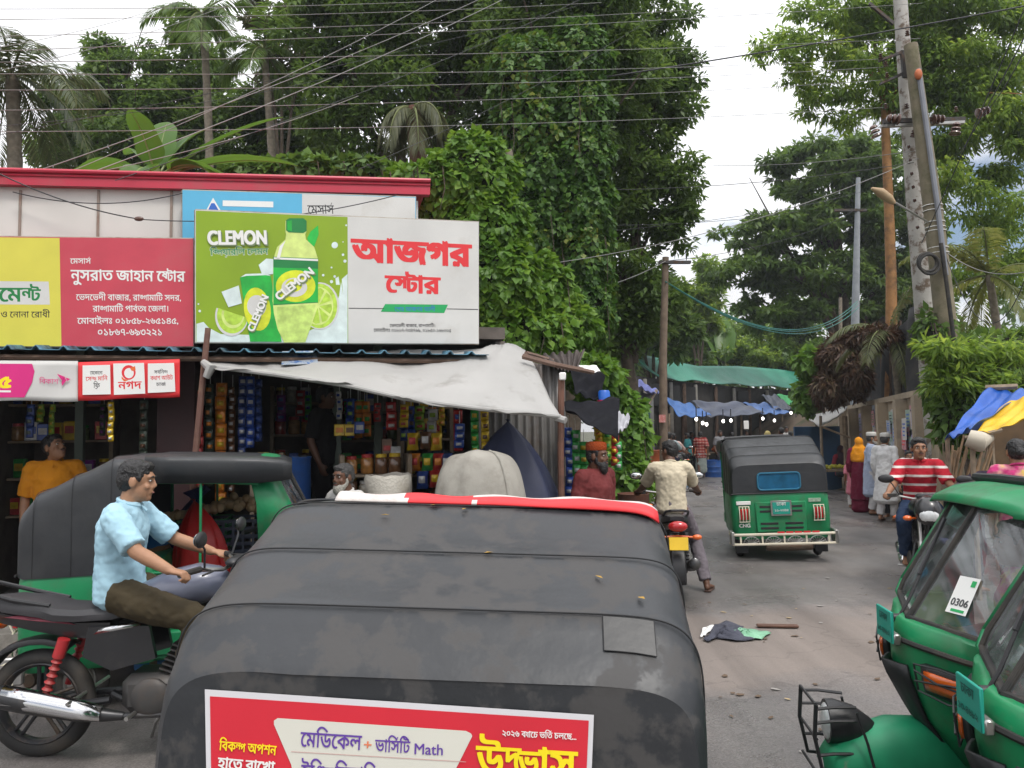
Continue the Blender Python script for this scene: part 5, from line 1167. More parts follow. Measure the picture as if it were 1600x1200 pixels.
# leaning pole and white awning
t = thing('leaning_pole', 'rusty leaning pole between the banners and the white awning', 'pole', FP.pt(303, 740, .45)); MB().tube([FP.pt(325, 513, .40) - t.location, FP.pt(315, 610, .42) - t.location, FP.pt(302, 745, .45) - t.location, V((-.03, 0, -1.4))], [.026, .028, .028, .03], 8).build('pole', M('rusty pole', (.13, .06, .045), .7, dirt=(.2, .12, .08), dscale=12), t)
top = [(326, 560, 7.05), (420, 553, 7.2), (600, 550, 7.5), (755, 545, 7.7), (790, 536, 7.75), (822, 548, 7.75)]; bot_ = [(322, 574, 6.6), (420, 586, 6.35), (540, 604, 6.25), (640, 627, 6.3), (760, 642, 6.4), (876, 653, 6.5)]
def sampl(l, u):
    f = u * (len(l) - 1); i = min(len(l) - 2, int(f)); f -= i; f = f * f * (3 - 2 * f) * .3 + f * .7; return P(*l[i]).lerp(P(*l[i + 1]), f)
m = MB()
def awn(u, v):
    p = sampl(top, u).lerp(sampl(bot_, u), v); sag = math.sin(math.pi * v) * (.05 + .03 * math.sin(u * 14)) * math.sin(math.pi * min(1, u * 1.4 + .05)); w_ = .012 * math.sin(u * 40 + v * 3) * v ** 2
    p = p + V((0, 0, .010 * abs(math.sin(u * 31 - v * 5 + 2 * mnoise.noise(V((u * 5, v * 2, 9))))) * (.3 + v))) + V((0, 0, .035 * mnoise.noise(V((u * 9, v * 3, 0))) + .014 * abs(mnoise.noise(V((u * 26, v * 7, 3))))))
    return p + V((0, -.03 * math.sin(u * 23) * v, -sag * .7 + w_)) + V((0, 0, .012 * math.sin(v * 9 + u * 30)))
m.grid(awn, 80, 14); t = thing('white_awning', 'off white tarpaulin awning stretched over the second shop', 'awning', FP.pt(600, 600, .6))
TARPW = M('dirty white tarpaulin', (.50, .49, .47), .6, var=.06, scale=2, dirt=(.27, .25, .22), dscale=2.5, dlo=.55, dhi=.85, bump=.35, bscale=5); translucent(TARPW, .3); solid(m.shift(t.location).build('tarpaulin', TARPW, t, smooth=80), .006)
MB().tube([sampl(bot_, k / 14) + V((0, .02, .012)) for k in range(15)], .019, 8).shift(t.location).build('rolled_edge', TARPW, t)
MB().tube([P(868, 652, 6.55), P(884, 657, 6.5)], .03, 8).tube([P(318, 566, 6.6), P(330, 575, 6.55), P(322, 590, 6.55)], [.03, .05, .03], 8).shift(t.location).build('tied_end', TARPW, t)
m = MB(); m.quad(*[P(x, y, d) for x, y, d in ((442, 553, 7.1), (495, 552, 7.15), (498, 572, 6.9), (441, 574, 6.85))])
sacks = thing('plastic_sheet', 'scrap of blue printed plastic folded over the awning edge', 'plastic sheet', P(468, 562, 6.9)); solid(m.shift(sacks.location + V((0, .02, -.02))).build('sheet', M('blue print plastic', (.30, .34, .38), .5, dirt=(.05, .12, .3), dscale=14, dlo=.5, dhi=.56), sacks, smooth=False), .006)
# hanging packet strips
def strip(px, y0, y1, wpx, D, mat, mat2, label, kind='sachet'):
    p0, p1 = P(px, y0, D), P(px, y1, D); wd = wpx * D / F; p1 = V((p0.x, p0.y, p1.z)); n = max(3, int((p0.z - p1.z) / (wd * 1.25))); t = thing('packet_strip', label, 'packet strip', p0, 0, 'strips of packets hanging in the shops')
    m = MB(); h = (p0.z - p1.z) / n
    for k in range(n):
        z = -h * (k + .5); ox = .006 * random.uniform(-1, 1); tw = random.uniform(-.35, .35); rot = Matrix.Rotation(tw, 3, 'Z')
        def pk(u, v): return rot @ V(((u - .5) * wd, -.022 * math.sin(math.pi * u) * math.sin(math.pi * v) ** .6 - .004, 0)) + V((ox, 0, z + (v - .5) * h * .96))
        m.grid(pk, 5, 5, 0); m.grid(lambda u, v: pk(.22 + .56 * u, .30 + .36 * v) + V((0, -.004, 0)), 2, 2, 1)
    solid(m.build('packets', [mat, mat2], t), .01); MB().tube([V((0, .01, .12)), V((0, .01, -(p0.z - p1.z)))], .003, 4).build('string', INKW, t); return t
def foil(name, c): return M(name, c, .28, .25, var=.3, scale=14, bump=.5, bscale=26, coat=.3)
FO = {k: foil(k + ' foil', c) for k, c in dict(red=(.42, .03, .03), green=(.03, .30, .05), yellow=(.62, .42, .02), blue=(.03, .08, .36), orange=(.62, .20, .02), silver=(.5, .5, .5), brown=(.13, .06, .03), dark=(.05, .07, .05), purple=(.2, .03, .25), navy=(.03, .06, .22), lime=(.30, .48, .05)).items()}
for q in [(60, 430, 0), ]: pass
for px, y0, y1, wp, D, c1, c2, lb in [(312, 610, 770, 13, 7.3, 'red', 'brown', 'red sachet strip nearest the leaning pole'), (328, 600, 760, 13, 7.35, 'dark', 'orange', 'dark green strip with orange dots beside the yellow strip'), (346, 598, 790, 16, 7.35, 'orange', 'yellow', 'long amber packet strip left of the blue strips'), (363, 605, 770, 10, 7.4, 'brown', 'silver', 'narrow brown strip beside the amber one'),
    (379, 588, 745, 12, 7.4, 'navy', 'silver', 'left one of the three blue bubble strips'), (392, 588, 700, 12, 7.4, 'blue', 'silver', 'middle one of the three blue bubble strips'), (404, 592, 690, 11, 7.45, 'navy', 'blue', 'right one of the three blue bubble strips'), (174, 628, 690, 8, 6.6, 'yellow', 'silver', 'short gold strip under the payment banner'), (225, 625, 720, 12, 7.0, 'dark', 'brown', 'dim strip beside the maroon shutter'), (612, 628, 672, 16, 7.6, 'red', 'silver', 'short red strip under the awning'),
    (632, 632, 668, 14, 7.6, 'yellow', 'red', 'short yellow strip under the awning'), (716, 640, 705, 14, 7.3, 'red', 'blue', 'red and blue strip near the green packets'), (718, 662, 700, 15, 7.25, 'blue', 'silver', 'blue sachet strip in front of the red one'), (742, 640, 712, 12, 7.2, 'green', 'yellow', 'green packet strip left of the gold strip'), (757, 640, 708, 12, 7.2, 'yellow', 'brown', 'gold packet strip at the tin wall'), (676, 636, 690, 12, 7.9, 'orange', 'yellow', 'orange strip deep in the second shop'), (470, 610, 650, 14, 8.6, 'red', 'silver', 'red packet strip at the back of the second shop'), (690, 636, 665, 9, 7.7, 'yellow', 'orange', 'thin yellow strip in the second shop'), (530, 612, 655, 8, 7.6, 'silver', 'blue', 'silver strip hanging beside the dark figure'), (655, 634, 672, 15, 7.9, 'lime', 'red', 'lime coloured strip under the awning')]:
    strip(px, y0, y1, wp, D, FO[c1], FO[c2], lb)
# shelves with goods
shelfm = WOOD
def shelf(label, px0, px1, off, zs, dep=.34):
    a, b = fr(px0, off, 0), fr(px1, off, 0); t = thing('shelf_unit', label, 'shelf', (a + b) / 2, math.atan2(U_.y, U_.x), 'shelves in the shops'); wd = (b - a).length
    for z in zs: MB().box((0, dep / 2, z), (wd, dep, .025), 0, bev=.004).build('board', shelfm, t)
    for s in (-1, 1): MB().box((s * wd / 2, dep / 2, (max(zs) + .2) / 2), (.04, dep, max(zs) + .2), 0, bev=.004).build('upright', shelfm, t)
    return t, wd
protos = []
def jar(c, lid):
    t = thing('goods_jar', 'clear plastic jar of goods on a dark shop shelf', 'jar', (0, 0, 0), 0, 'jars on the shop shelves')
    MB().lathe([(.001, 0), (.052, .002), (.058, .012), (.058, .125), (.045, .145), (.001, .145)], (0, 0, 0), 14).build('jar_body', c, t); MB().lathe([(.047, .143), (.05, .146), (.05, .172), (.046, .176), (.001, .176)], (0, 0, 0), 14).build('lid', lid, t); return t
def carton(c, c2):
    t = thing('goods_packet', 'small coloured packet standing on a dark shop shelf', 'packet', (0, 0, 0), 0, 'packets on the shop shelves')
    MB().box((0, 0, .09), (.11, .06, .18), 0, bev=.006).build('packet_body', c, t); MB().box((0, -.032, .10), (.08, .006, .07), 0, bev=.002).build('packet_label', c2, t); return t
JARM = [M('jar ' + n_, c, .15, var=.35, scale=22, coat=.6) for n_, c in (('amber', (.34, .17, .05)), ('brown', (.16, .075, .035)), ('pale', (.42, .38, .30)), ('green', (.14, .2, .08)), ('red', (.32, .05, .04)), ('orange', (.45, .2, .05)))]
PR = [jar(JARM[i], [FO['red'], FO['yellow'], INKW, FO['green'], FO['blue'], FO['red']][i]) for i in range(6)] + [carton(FO[a_], FO[b_]) for a_, b_ in (('blue', 'silver'), ('green', 'yellow'), ('red', 'yellow'), ('silver', 'blue'), ('yellow', 'red'), ('purple', 'silver'))]
used = set()
def goods(t, wd, zs, dep, dens=.135, pick=None):
    for z in zs:
        x = -wd / 2 + .09
        while x < wd / 2 - .08:
            k = random.choice(pick or range(12)); o = PR[k]
            if k in used: o = copy_tree(o)
            used.add(k); o.location = V(t.location) + Matrix.Rotation(t.rotation_euler.z, 3, 'Z') @ V((x, dep * .4 + random.uniform(-.04, .04), z + .0125)); o.rotation_euler = (0, 0, random.uniform(-.3, .3) + t.rotation_euler.z); s = random.uniform(.85, 1.2); o.scale = (s, s, s); x += dens * random.uniform(.9, 1.3)
for lb, p0, p1, off, zs in [('long shelf of packets behind the orange shirted man', -40, 175, -1.9, (.95, 1.35, 1.75, 2.15)), ('shelf with jars behind the dark figure', 425, 500, -1.7, (1.0, 1.4, 1.78, 2.15)), ('shelf of goods at the back right of the second shop', 530, 640, -2.0, (1.0, 1.35, 1.7, 2.05)), ('rack of snack bags near the grey heap', 628, 705, -.5, (.95, 1.35, 1.72, 2.05))]:
    t, wd = shelf(lb, p0, p1, off, zs); goods(t, wd, zs, .34, .13, None if 'snack' not in lb else (6, 7, 8, 10, 10, 8))
t, wd = shelf('low counter shelf crowded with amber jars', 535, 640, .05, (.72, .95, 1.17, 1.39), .4); goods(t, wd, (.95, 1.17, 1.39), .4, .118, (0, 0, 1, 1, 5, 2))
t, wd = shelf('low stand of jars under the hanging strips', 395, 440, -.15, (.7, .95, 1.2, 1.42), .3); goods(t, wd, (.95, 1.2, 1.42), .3, .118, (0, 5, 1, 4))
# snack bags
def bag(px, py, D, w_, h, c1, c2, label):
    t = thing('snack_bag', label, 'snack bag', P(px, py, D), 0, 'snack bags in the second shop'); m = MB()
    for s in (-1, 1): m.grid(lambda u, v: V(((u - .5) * w_ * (1 - .12 * math.sin(math.pi * v)), s * .055 * (math.sin(math.pi * u) * math.sin(math.pi * v)) ** .7, (v - .5) * h)), 8, 8, 0)
    m.grid(lambda u, v: V(((u - .5) * w_ * .55, -.062 * (math.sin(math.pi * (.25 + .5 * u)) * math.sin(math.pi * (.35 + .35 * v))) ** .7, (v - .4) * h * .4)), 4, 4, 1)
    m.build('bag_body', [FO[c1], FO[c2]], t); return t
for px, py, c1, c2, lb in [(645, 690, 'yellow', 'red', 'yellow snack bag on the rack, upper left'), (665, 688, 'brown', 'silver', 'brown snack bag beside the yellow one'), (682, 690, 'yellow', 'orange', 'second yellow snack bag from the left, upper row'), (648, 722, 'orange', 'red', 'orange snack bag left of the green one'), (668, 722, 'green', 'yellow', 'green snack bag in the middle row'), (685, 722, 'red', 'orange', 'red snack bag right of the green one'), (660, 750, 'blue', 'silver', 'blue snack bag in the lowest row'), (680, 748, 'red', 'yellow', 'red and yellow bag in the lowest row'), (698, 722, 'navy', 'silver', 'dark blue snack bag at the rack end')]: bag(px, py, 7.55, .115, .17, c1, c2, lb)
# sack, barrel, bucket in the shop
def sack(px, py, D, r, h, label, mat, fill):
    b = G(px, py) if D is None else V((*P(px, py, D).xy, .16)); t = thing('sack', label, 'sack', b, 0, 'open sacks')
    m = MB(); m.lathe([(r * .8, 0), (r * 1.02, h * .15), (r * 1.05, h * .6), (r * .95, h * .9), (r * 1.06, h), (r * .98, h * 1.03), (r * .88, h * .93)], (0, 0, 0), 28, 0, 'Z', False)
    q = m.build('sack_cloth', mat, t); d = q.modifiers.new('d', 'DISPLACE'); d.texture = clouds(.12); d.strength = .05; d.mid_level = .5
    m = MB(); m.ell((0, 0, h * .9), (r * .93, r * .93, .07), 24); q = m.build('contents', fill, t); d = q.modifiers.new('d', 'DISPLACE'); d.texture = clouds(.03); d.strength = .03; return t
SACKM = M('woven sack', (.50, .47, .41), .8, var=.1, bump=.5, bscale=45, dirt=(.3, .26, .2)); CHILI = M('dry chillies', (.16, .022, .015), .6, var=.5, scale=40)
sack(607, 800, 6.7, .20, 1.24, 'white woven sack of dry chillies at the counter', SACKM, CHILI)
sack(215, 900, 5.95, .22, .78, 'brown jute sack beside the parked rickshaw', M('jute sack', (.17, .11, .055), .85, var=.2, bump=.6, bscale=40), M('potato heap', (.34, .24, .13), .7, var=.3, scale=20))
def barrel(label, loc, r, h, mat, rings=(.3, .6)):
    t = thing('barrel', label, 'barrel', loc, 0, 'barrels'); pr = [(.001, 0), (r, 0), (r, .02)]
    for k in rings: pr += [(r, h * k - .03), (r * 1.04, h * k), (r, h * k + .03)]
    pr += [(r, h - .02), (r * 1.03, h - .01), (r * 1.03, h), (r * .96, h), (r * .95, h - .02), (.001, h - .02)]; MB().lathe(pr, (0, 0, 0), 32).build('drum', mat, t)
    MB().lathe([(.04, h - .02), (.04, h + .012), (.001, h + .012)], (r * .6, 0, 0), 14).build('bung', BLACK, t); return t
BLUEPL = M('blue plastic', (.018, .09, .33), .4, var=.2, dirt=(.03, .06, .14), dscale=4)
barrel('blue plastic barrel standing in the dark second shop', V((*P(457, 760, 7.4).xy, .16)), .17, 1.42, BLUEPL); barrel('blue drum in front of the potato stall behind the rider', V((*P(250, 800, 6.15).xy, 0)), .17, 1.12, M('bright blue plastic', (.03, .16, .42), .4, var=.2))
barrel('rusty oil drum below the vine hedge', V((*P(990, 800, 9.9).xy, 0)), .20, .98, M('rusty drum', (.14, .06, .04), .75, .3, var=.3, dirt=(.22, .10, .05), dscale=5))
# potatoes in crates
def crate(label, loc, rz, mat, size=(.5, .34, .27)):
    t = thing('plastic_crate', label, 'crate', loc, rz, 'crates at the potato stall'); x, y, z = size; m = MB(); m.box((0, 0, .01), (x, y, .02))
    for k in range(5):
        zz = .03 + k * (z - .04) / 4
        for s in (-1, 1): m.box((0, s * y / 2, zz), (x, .012, .022)); m.box((s * x / 2, 0, zz), (.012, y - .02, .022))
    for k in range(7):
        xx = -x / 2 + x * k / 6
        for s in (-1, 1): m.box((xx, s * (y / 2 + .008), z / 2), (.016, .008, z))
    m.build('crate_body', mat, t, smooth=False); return t
cz = P(370, 850, 6.2); CR = M('dark crate plastic', (.05, .06, .10), .5); CRG = M('green crate plastic', (.03, .22, .08), .5)
base = V((*cz.xy, 0)); zt_ = P(370, 806, 6.2).z
tb = thing('wooden_table', 'rough wooden table carrying the potato crates', 'table', V((*P(345, 850, 6.25).xy, 0)), .2); MB().box((0, 0, zt_ - .30), (1.0, .45, .03), 0, bev=.005).build('table_top', WOOD, tb)
for sx in (-1, 1):
    for sy in (-1, 1): MB().box((sx * .45, sy * .18, (zt_ - .32) / 2), (.05, .05, zt_ - .32), 0, bev=.005).build('leg', WOOD, tb)
crate('dark blue crate heaped with potatoes', V((*P(370, 850, 6.2).xy, zt_ - .283)), .2, CR, (.44, .36, .27)); crate('green crate of potatoes next to the red cloth', V((*P(322, 850, 6.25).xy, zt_ - .283)), .2, CRG, (.36, .36, .27))
POT = M('potato skin', (.42, .28, .155), .75, var=.25, scale=14, bump=.25, bscale=30)
pm = MB().ell((0, 0, 0), (.038, .030, .028), 12).build('potato', POT); tag(pm, 'brown potato in the heap above the crates', 'potato', 'potatoes heaped on the crates')
for i in range(110):
    o = pm if i == 0 else pm.copy()
    if i: COL.objects.link(o)
    l = i // 48; u, v = random.uniform(-1, 1), random.uniform(-1, 1); c = P(346, 806, 6.18); hh = .02 + .15 * max(0, 1 - abs(u - .25) * .9) * (1 - .5 * abs(v)) * random.uniform(.55, 1)
    o.location = c + V((u * .40 + .03, v * .16 + u * .08, hh)); o.rotation_euler = [random.uniform(0, 3) for _ in range(3)]; s = random.uniform(.75, 1.25); o.scale = (s, s, s)
def drape(name, label, cat, apex, ring, mat, folds=9, amp=.08, group=None, solidt=.006, seed=0):
    """cloth hanging from an apex (or ridge) down to a ring of floor points"""
    t = thing(name, label, cat, V((*apex[len(apex) // 2].xy, min(p.z for p in ring))), 0, group); n = len(ring); m = MB()
    def f(u, v):
        k = u * n; i = int(k) % n; r_ = ring[i].lerp(ring[(i + 1) % n], k - int(k)); ka = u * len(apex); ai = int(ka) % len(apex); a_ = apex[ai].lerp(apex[(ai + 1) % len(apex)], ka - int(ka))
        c = sum(ring, V()) / n; p = a_.lerp(r_, v); o = (r_ - c); o.z = 0
        vv = 1 - (1 - v) ** 3.2; p = V((a_.x + (r_.x - a_.x) * vv, a_.y + (r_.y - a_.y) * vv, p.z))
        return p + o * (amp * math.sin(u * 2 * math.pi * folds + seed + v * 2) * v + amp * .5 * math.sin(u * 2 * math.pi * folds * 2.3 + seed * 2) * v * v) + V((0, 0, math.sin(math.pi * v) * .02))
    m.grid(f, 96, 14); solid(m.shift(t.location).build('cloth', mat, t, smooth=80), solidt); return t
def ringpx(px0, px1, D, dep, z, n=10):
    c = (P(px0, 700, D) + P(px1, 700, D)) / 2; rx = (P(px1, 700, D) - P(px0, 700, D)).length / 2
    return [V((c.x + rx * math.cos(2 * math.pi * k / n), c.y + dep * math.sin(2 * math.pi * k / n), z)) for k in range(n)]
NAVY = M('navy tarpaulin', (.022, .028, .065), .55, var=.15, bump=.4, bscale=6); KHAKI = M('canvas sheet khaki grey', (.34, .32, .28), .8, var=.1, bump=.5, bscale=7, dirt=(.22, .2, .17)); REDC = M('red plastic cloth', (.62, .025, .025), .38, var=.1, bump=.4, bscale=9); INDIGO = M('indigo cloth', (.030, .028, .12), .6, var=.25, bump=.5, bscale=22)
drape('navy_tarpaulin', 'navy tarpaulin hung in a peak against the tin wall', 'tarpaulin', [P(790, 655, 7.25), P(797, 656, 7.3)], ringpx(690, 886, 7.1, .35, .25), NAVY, 7, .05)
t = thing('canvas_cover', 'pale khaki canvas thrown over a heap of goods', 'canvas cover', V((*P(748, 720, 6.5).xy, 0))); zc = P(748, 707, 6.5).z
def dome(u, v):
    a = 2 * math.pi * u; r = math.sin(min(1, v * 1.25) * math.pi / 2) ** .62; k = 1 + .05 * math.sin(a * 7 + 1) * v + .03 * math.sin(a * 13) * v; x = .40 * r * k * math.cos(a); y = .30 * r * k * math.sin(a)
    z = zc * (1 - v ** 2.6) + .02 - .14 * max(0, -x) * (1 - v) - .05 * max(0, x); return V((x, y, z + .022 * mnoise.noise(V((x * 7, y * 7, z * 4))) + .05 * (abs(math.sin(a * 3.5 + v * 2.5)) ** .5 - .6) * v * (1.1 - v)))
m = MB(); m.grid(dome, 96, 30); solid(m.build('cloth', KHAKI, t, smooth=80), .006); MB().tube([dome(.86, v / 10) + V((.0, -.008, .006)) for v in range(1, 8)], [.010] * 7, 6).build('fold', KHAKI, t)
drape('red_cloth', 'bright red plastic sheet hanging beside the potatoes', 'cloth', [P(300, 780, 5.95), P(306, 780, 6.0)], ringpx(272, 360, 5.9, .12, .55), REDC, 6, .10)
drape('blue_bundle', 'indigo cloth bundle draped beside the red sheet', 'cloth bundle', [P(285, 770, 6.12), P(320, 758, 6.12), P(330, 765, 6.2)], ringpx(262, 345, 6.15, .16, .7), INDIGO, 5, .08)
# tin shed at the corner of the row
TL, TR_, BR_, BL_ = P(745, 600, 7.95), P(880, 572, 7.85), P(880, 820, 7.85), P(745, 800, 7.95)
t = thing('tin_shed', 'weathered corrugated tin wall with a patched rusty roof at the row end', 'shed', V((TL.x, TL.y, 0)))
m = MB(); m.grid(lambda u, v: V((TL.x + (TR_.x - TL.x) * u, TL.y + (TR_.y - TL.y) * u - .018 * math.sin(u * 2 * math.pi * 11), (2.62 + (P(880, 575, 7.85).z - 2.62) * u) * v)), 110, 4); solid(m.shift(t.location).build('tin_wall', TIN, t, smooth=80), .006)
m = MB(); m.grid(lambda u, v: V((TR_.x, TR_.y + 2.6 * u + .0, 2.35 * v)) + V((.018 * math.sin(u * 60), 0, 0)), 90, 3); solid(m.shift(t.location).build('tin_wall', TIN, t, smooth=80), .006)
MB().tube([P(877, 592, 7.0), P(876, 700, 7.0), V((*P(876, 760, 7.0).xy, 0))], .030, 8).shift(t.location).build('corner_post', M('rusty post', (.16, .075, .05), .8, dirt=(.08, .05, .04), dscale=6), t)
m = MB(); m.tube([P(818, 557, 7.4), P(868, 570, 7.2), P(928, 582, 7.3)], [.03, .028, .022], 6); m.tube([P(822, 552, 7.6), P(912, 578, 8.6)], .025, 6); m.shift(t.location).build('rafter', M('rafter wood', (.16, .10, .075), .85, bump=.3), t)
m = MB(); a_, b_, c_, d_ = P(822, 562, 7.6), P(912, 548, 8.8), P(900, 580, 8.3), P(880, 590, 7.3)
m.grid(lambda u, v: P(835, 556, 8.0).lerp(P(914, 548, 8.6), u).lerp(P(868, 574, 7.6).lerp(P(900, 583, 8.0), u), v) + V((0, 0, .02 * math.sin(u * 40))), 60, 4); solid(m.shift(t.location).build('roof_sheet', M('dark rusty tin', (.06, .045, .04), .7, .2, var=.3), t, smooth=80), .008)
MB().box(P(879, 588, 6.95), (.06, .05, .07), 0, bev=.008).shift(t.location).build('meter_box', INKW, t)
# the little stall behind the post
def sheetq(name, label, cat, pts, mat, sag=.06, nu=16, nv=10, group=None, th=.006, wr=.012):
    t = thing(name, label, cat, sum(pts, V()) / 4, 0, group); m = MB()
    m.grid(lambda u, v: pts[0].lerp(pts[1], u).lerp(pts[3].lerp(pts[2], u), v) + V((0, 0, -sag * math.sin(math.pi * u) * math.sin(math.pi * v) + wr * math.sin(u * 17 + v * 5) + wr * math.sin(v * 13 + u * 9))), nu * 2, nv * 2)
    solid(m.shift(t.location).build('sheet', mat, t, smooth=80), th); return t
BLK = M('black polythene', (.006, .006, .009), .8, spec=.15, var=.3, bump=.5, bscale=8)
sheetq('black_tarpaulin', 'black polythene roof sheet over the packet stall', 'tarpaulin', [P(880, 630, 7.6), P(968, 622, 7.9), P(966, 690, 7.1), P(884, 640, 6.9)], BLK, .05)
sheetq('black_tarpaulin', 'upper black sheet tucked below the rusty rafters', 'tarpaulin', [P(890, 575, 7.9), P(945, 585, 8.3), P(938, 628, 8.0), P(900, 615, 7.6)], BLK, .03)
sheetq('white_sheet', 'tilted white roof panel above the packet stall', 'panel', [P(900, 571, 8.6), P(932, 571, 8.8), P(944, 590, 8.4), P(915, 590, 8.2)], INKW, .0, wr=.002)
sheetq('white_cloth', 'small white cloth flapping from the black sheet', 'cloth', [P(966, 645, 7.2), P(984, 650, 7.2), P(982, 664, 7.1), P(966, 676, 7.1)], M('grey white cloth', (.42, .42, .45), .7), .02)
tb = thing('bucket', 'blue bucket upside down on the stall roof', 'bucket', P(944, 625, 8.0)); MB().lathe([(.001, .10), (.05, .10), (.06, .085), (.068, 0)], (0, 0, 0), 20).build('bucket_body', M('blue bucket plastic', (.02, .12, .5), .35), tb); MB().lathe([(.075, -.04), (.075, .0), (.05, .0)], (0, 0, 0), 20).build('bucket_rim', M('crimson plastic', (.5, .02, .08), .4), tb)
for i, (px, y0, y1, wp, c1, c2, lb) in enumerate([(888, 668, 790, 12, 'blue', 'silver', 'blue packet strip beside the rusty post'), (899, 672, 778, 13, 'green', 'silver', 'left green packet strip at the stall'), (912, 690, 745, 13, 'green', 'yellow', 'right green packet strip at the stall'), (905, 735, 775, 11, 'silver', 'purple', 'silver strip below the green packets'), (948, 672, 720, 13, 'lime', 'green', 'lime strip behind the bearded man'), (960, 680, 728, 12, 'red', 'yellow', 'red and yellow strip nearest the vine hedge'), (935, 664, 690, 12, 'yellow', 'orange', 'yellow strip above the red capped man'), (966, 690, 735, 11, 'green', 'silver', 'thin green strip at the hedge')]): strip(px, y0, y1, wp, 7.55, FO[c1], FO[c2], lb)
t = thing('wooden_stool', 'small wooden stool beside the rusty drum', 'stool', V((*P(966, 800, 9.0).xy, 0)), .3); MB().box((0, 0, .78), (.28, .22, .03), 0, bev=.006).build('seat', WOOD, t)
for sx in (-1, 1):
    for sy in (-1, 1): MB().tube([(sx * .11, sy * .08, .77), (sx * .13, sy * .1, 0)], .014, 6).build('leg', WOOD, t)

for i, (px, py, c1, c2, lb) in enumerate([(530, 672, 'yellow', 'orange', 'yellow carton stacked behind the amber jars'), (545, 672, 'yellow', 'brown', 'second yellow carton behind the amber jars'), (560, 668, 'blue', 'silver', 'blue tub shaped carton above the jars'), (604, 700, 'brown', 'red', 'brown carton at the counter post'), (617, 712, 'silver', 'silver', 'white paper carton at the counter post')]):
    t = thing('goods_carton', lb, 'carton', P(px, py, 7.75), math.atan2(U_.y, U_.x) + .1 * (i % 3), 'cartons at the counter'); MB().box((0, 0, 0), (.10, .10, .19 if i > 2 else .12), 0, bev=.006).build('carton_body', FO[c1], t); MB().box((0, -.053, .0), (.07, .006, .05), 0, bev=.002).build('carton_label', FO[c2], t)

kk = list(FO)
for i in range(22):
    px = random.choice([random.uniform(430, 500), random.uniform(520, 700), random.uniform(540, 690), random.uniform(20, 165)]); y0 = 612 + max(0, px - 440) * .10 + random.uniform(0, 6) if px > 200 else 632; ln = random.uniform(22, 62); c1, c2 = random.sample(kk, 2)
    strip(px, y0, y0 + ln, random.uniform(8, 15), random.uniform(7.7, 8.5) if px > 200 else random.uniform(7.0, 7.6), FO[c1], FO[c2], ('%s and %s packet strip hanging %s inside the %s shop' % (c1, c2, 'short' if ln < 40 else 'long', 'first' if px < 200 else 'second')))
# ================================================================ market at the end of the street
GRNT = M('green tarpaulin', (.03, .20, .135), .55, var=.18, scale=.8, bump=.5, bscale=3, dirt=(.07, .24, .17), dscale=1.2); BLUT = M('blue tarpaulin', (.05, .15, .42), .5, var=.25, scale=2, bump=.5, bscale=4, dirt=(.10, .14, .22), dscale=2); GREYT = M('dark blue grey tarpaulin', (.055, .065, .10), .5, var=.3, scale=2, bump=.5, bscale=4); BRIGHT = M('bright green tarpaulin', (.03, .50, .12), .5, var=.15, bump=.4, bscale=4); LILAC = M('faded violet tarpaulin', (.16, .18, .42), .5, var=.2, bump=.4, bscale=4)
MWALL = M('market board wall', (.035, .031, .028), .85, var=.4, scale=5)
PALEP = M('pale post', (.30, .28, .25), .8, var=.2)
mk = thing('market_shed', 'long market shed under a sagging green roof sheet', 'market shed', V((*P(1150, 600, 38).xy, 0)))
def mb(m, n, mat, smooth=True): return m.shift(mk.location).build(n, mat, mk, smooth=smooth)
low = [(985, 558, 27), (1037, 592, 30), (1080, 595, 32), (1150, 601, 36), (1210, 604, 39), (1268, 607, 42)]; hi = [(975, 548, 29), (1040, 562, 33), (1090, 572, 35.5), (1150, 572, 39.5), (1215, 577, 42.5), (1262, 584, 45)]
m = MB(); m.grid(lambda u, v: sampl(low, u).lerp(sampl(hi, u), v) + V((0, 0, -.18 * math.sin(math.pi * v) + .07 * math.sin(u * 34 + v * 4) * math.sin(math.pi * min(1, v + .2)))), 90, 10); solid(mb(m, 'roof_sheet', GRNT, 80), .02)
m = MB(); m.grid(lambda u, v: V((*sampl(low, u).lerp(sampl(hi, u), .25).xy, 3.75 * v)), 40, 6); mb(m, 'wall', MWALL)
for k in range(1, 12):
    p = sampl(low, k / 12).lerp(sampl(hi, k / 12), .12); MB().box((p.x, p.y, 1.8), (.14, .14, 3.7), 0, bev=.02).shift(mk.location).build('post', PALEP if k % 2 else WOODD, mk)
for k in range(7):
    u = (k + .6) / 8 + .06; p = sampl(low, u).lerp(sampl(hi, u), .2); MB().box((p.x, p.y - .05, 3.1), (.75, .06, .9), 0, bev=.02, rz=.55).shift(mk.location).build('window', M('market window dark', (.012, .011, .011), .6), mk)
sheetq('green_tarpaulin', 'second green sheet rising behind the right end of the market', 'tarpaulin', [P(1215, 578, 46), P(1268, 556, 47), P(1285, 585, 46), P(1235, 588, 45)], BRIGHT if False else GRNT, .1, group='tarpaulins over the market')
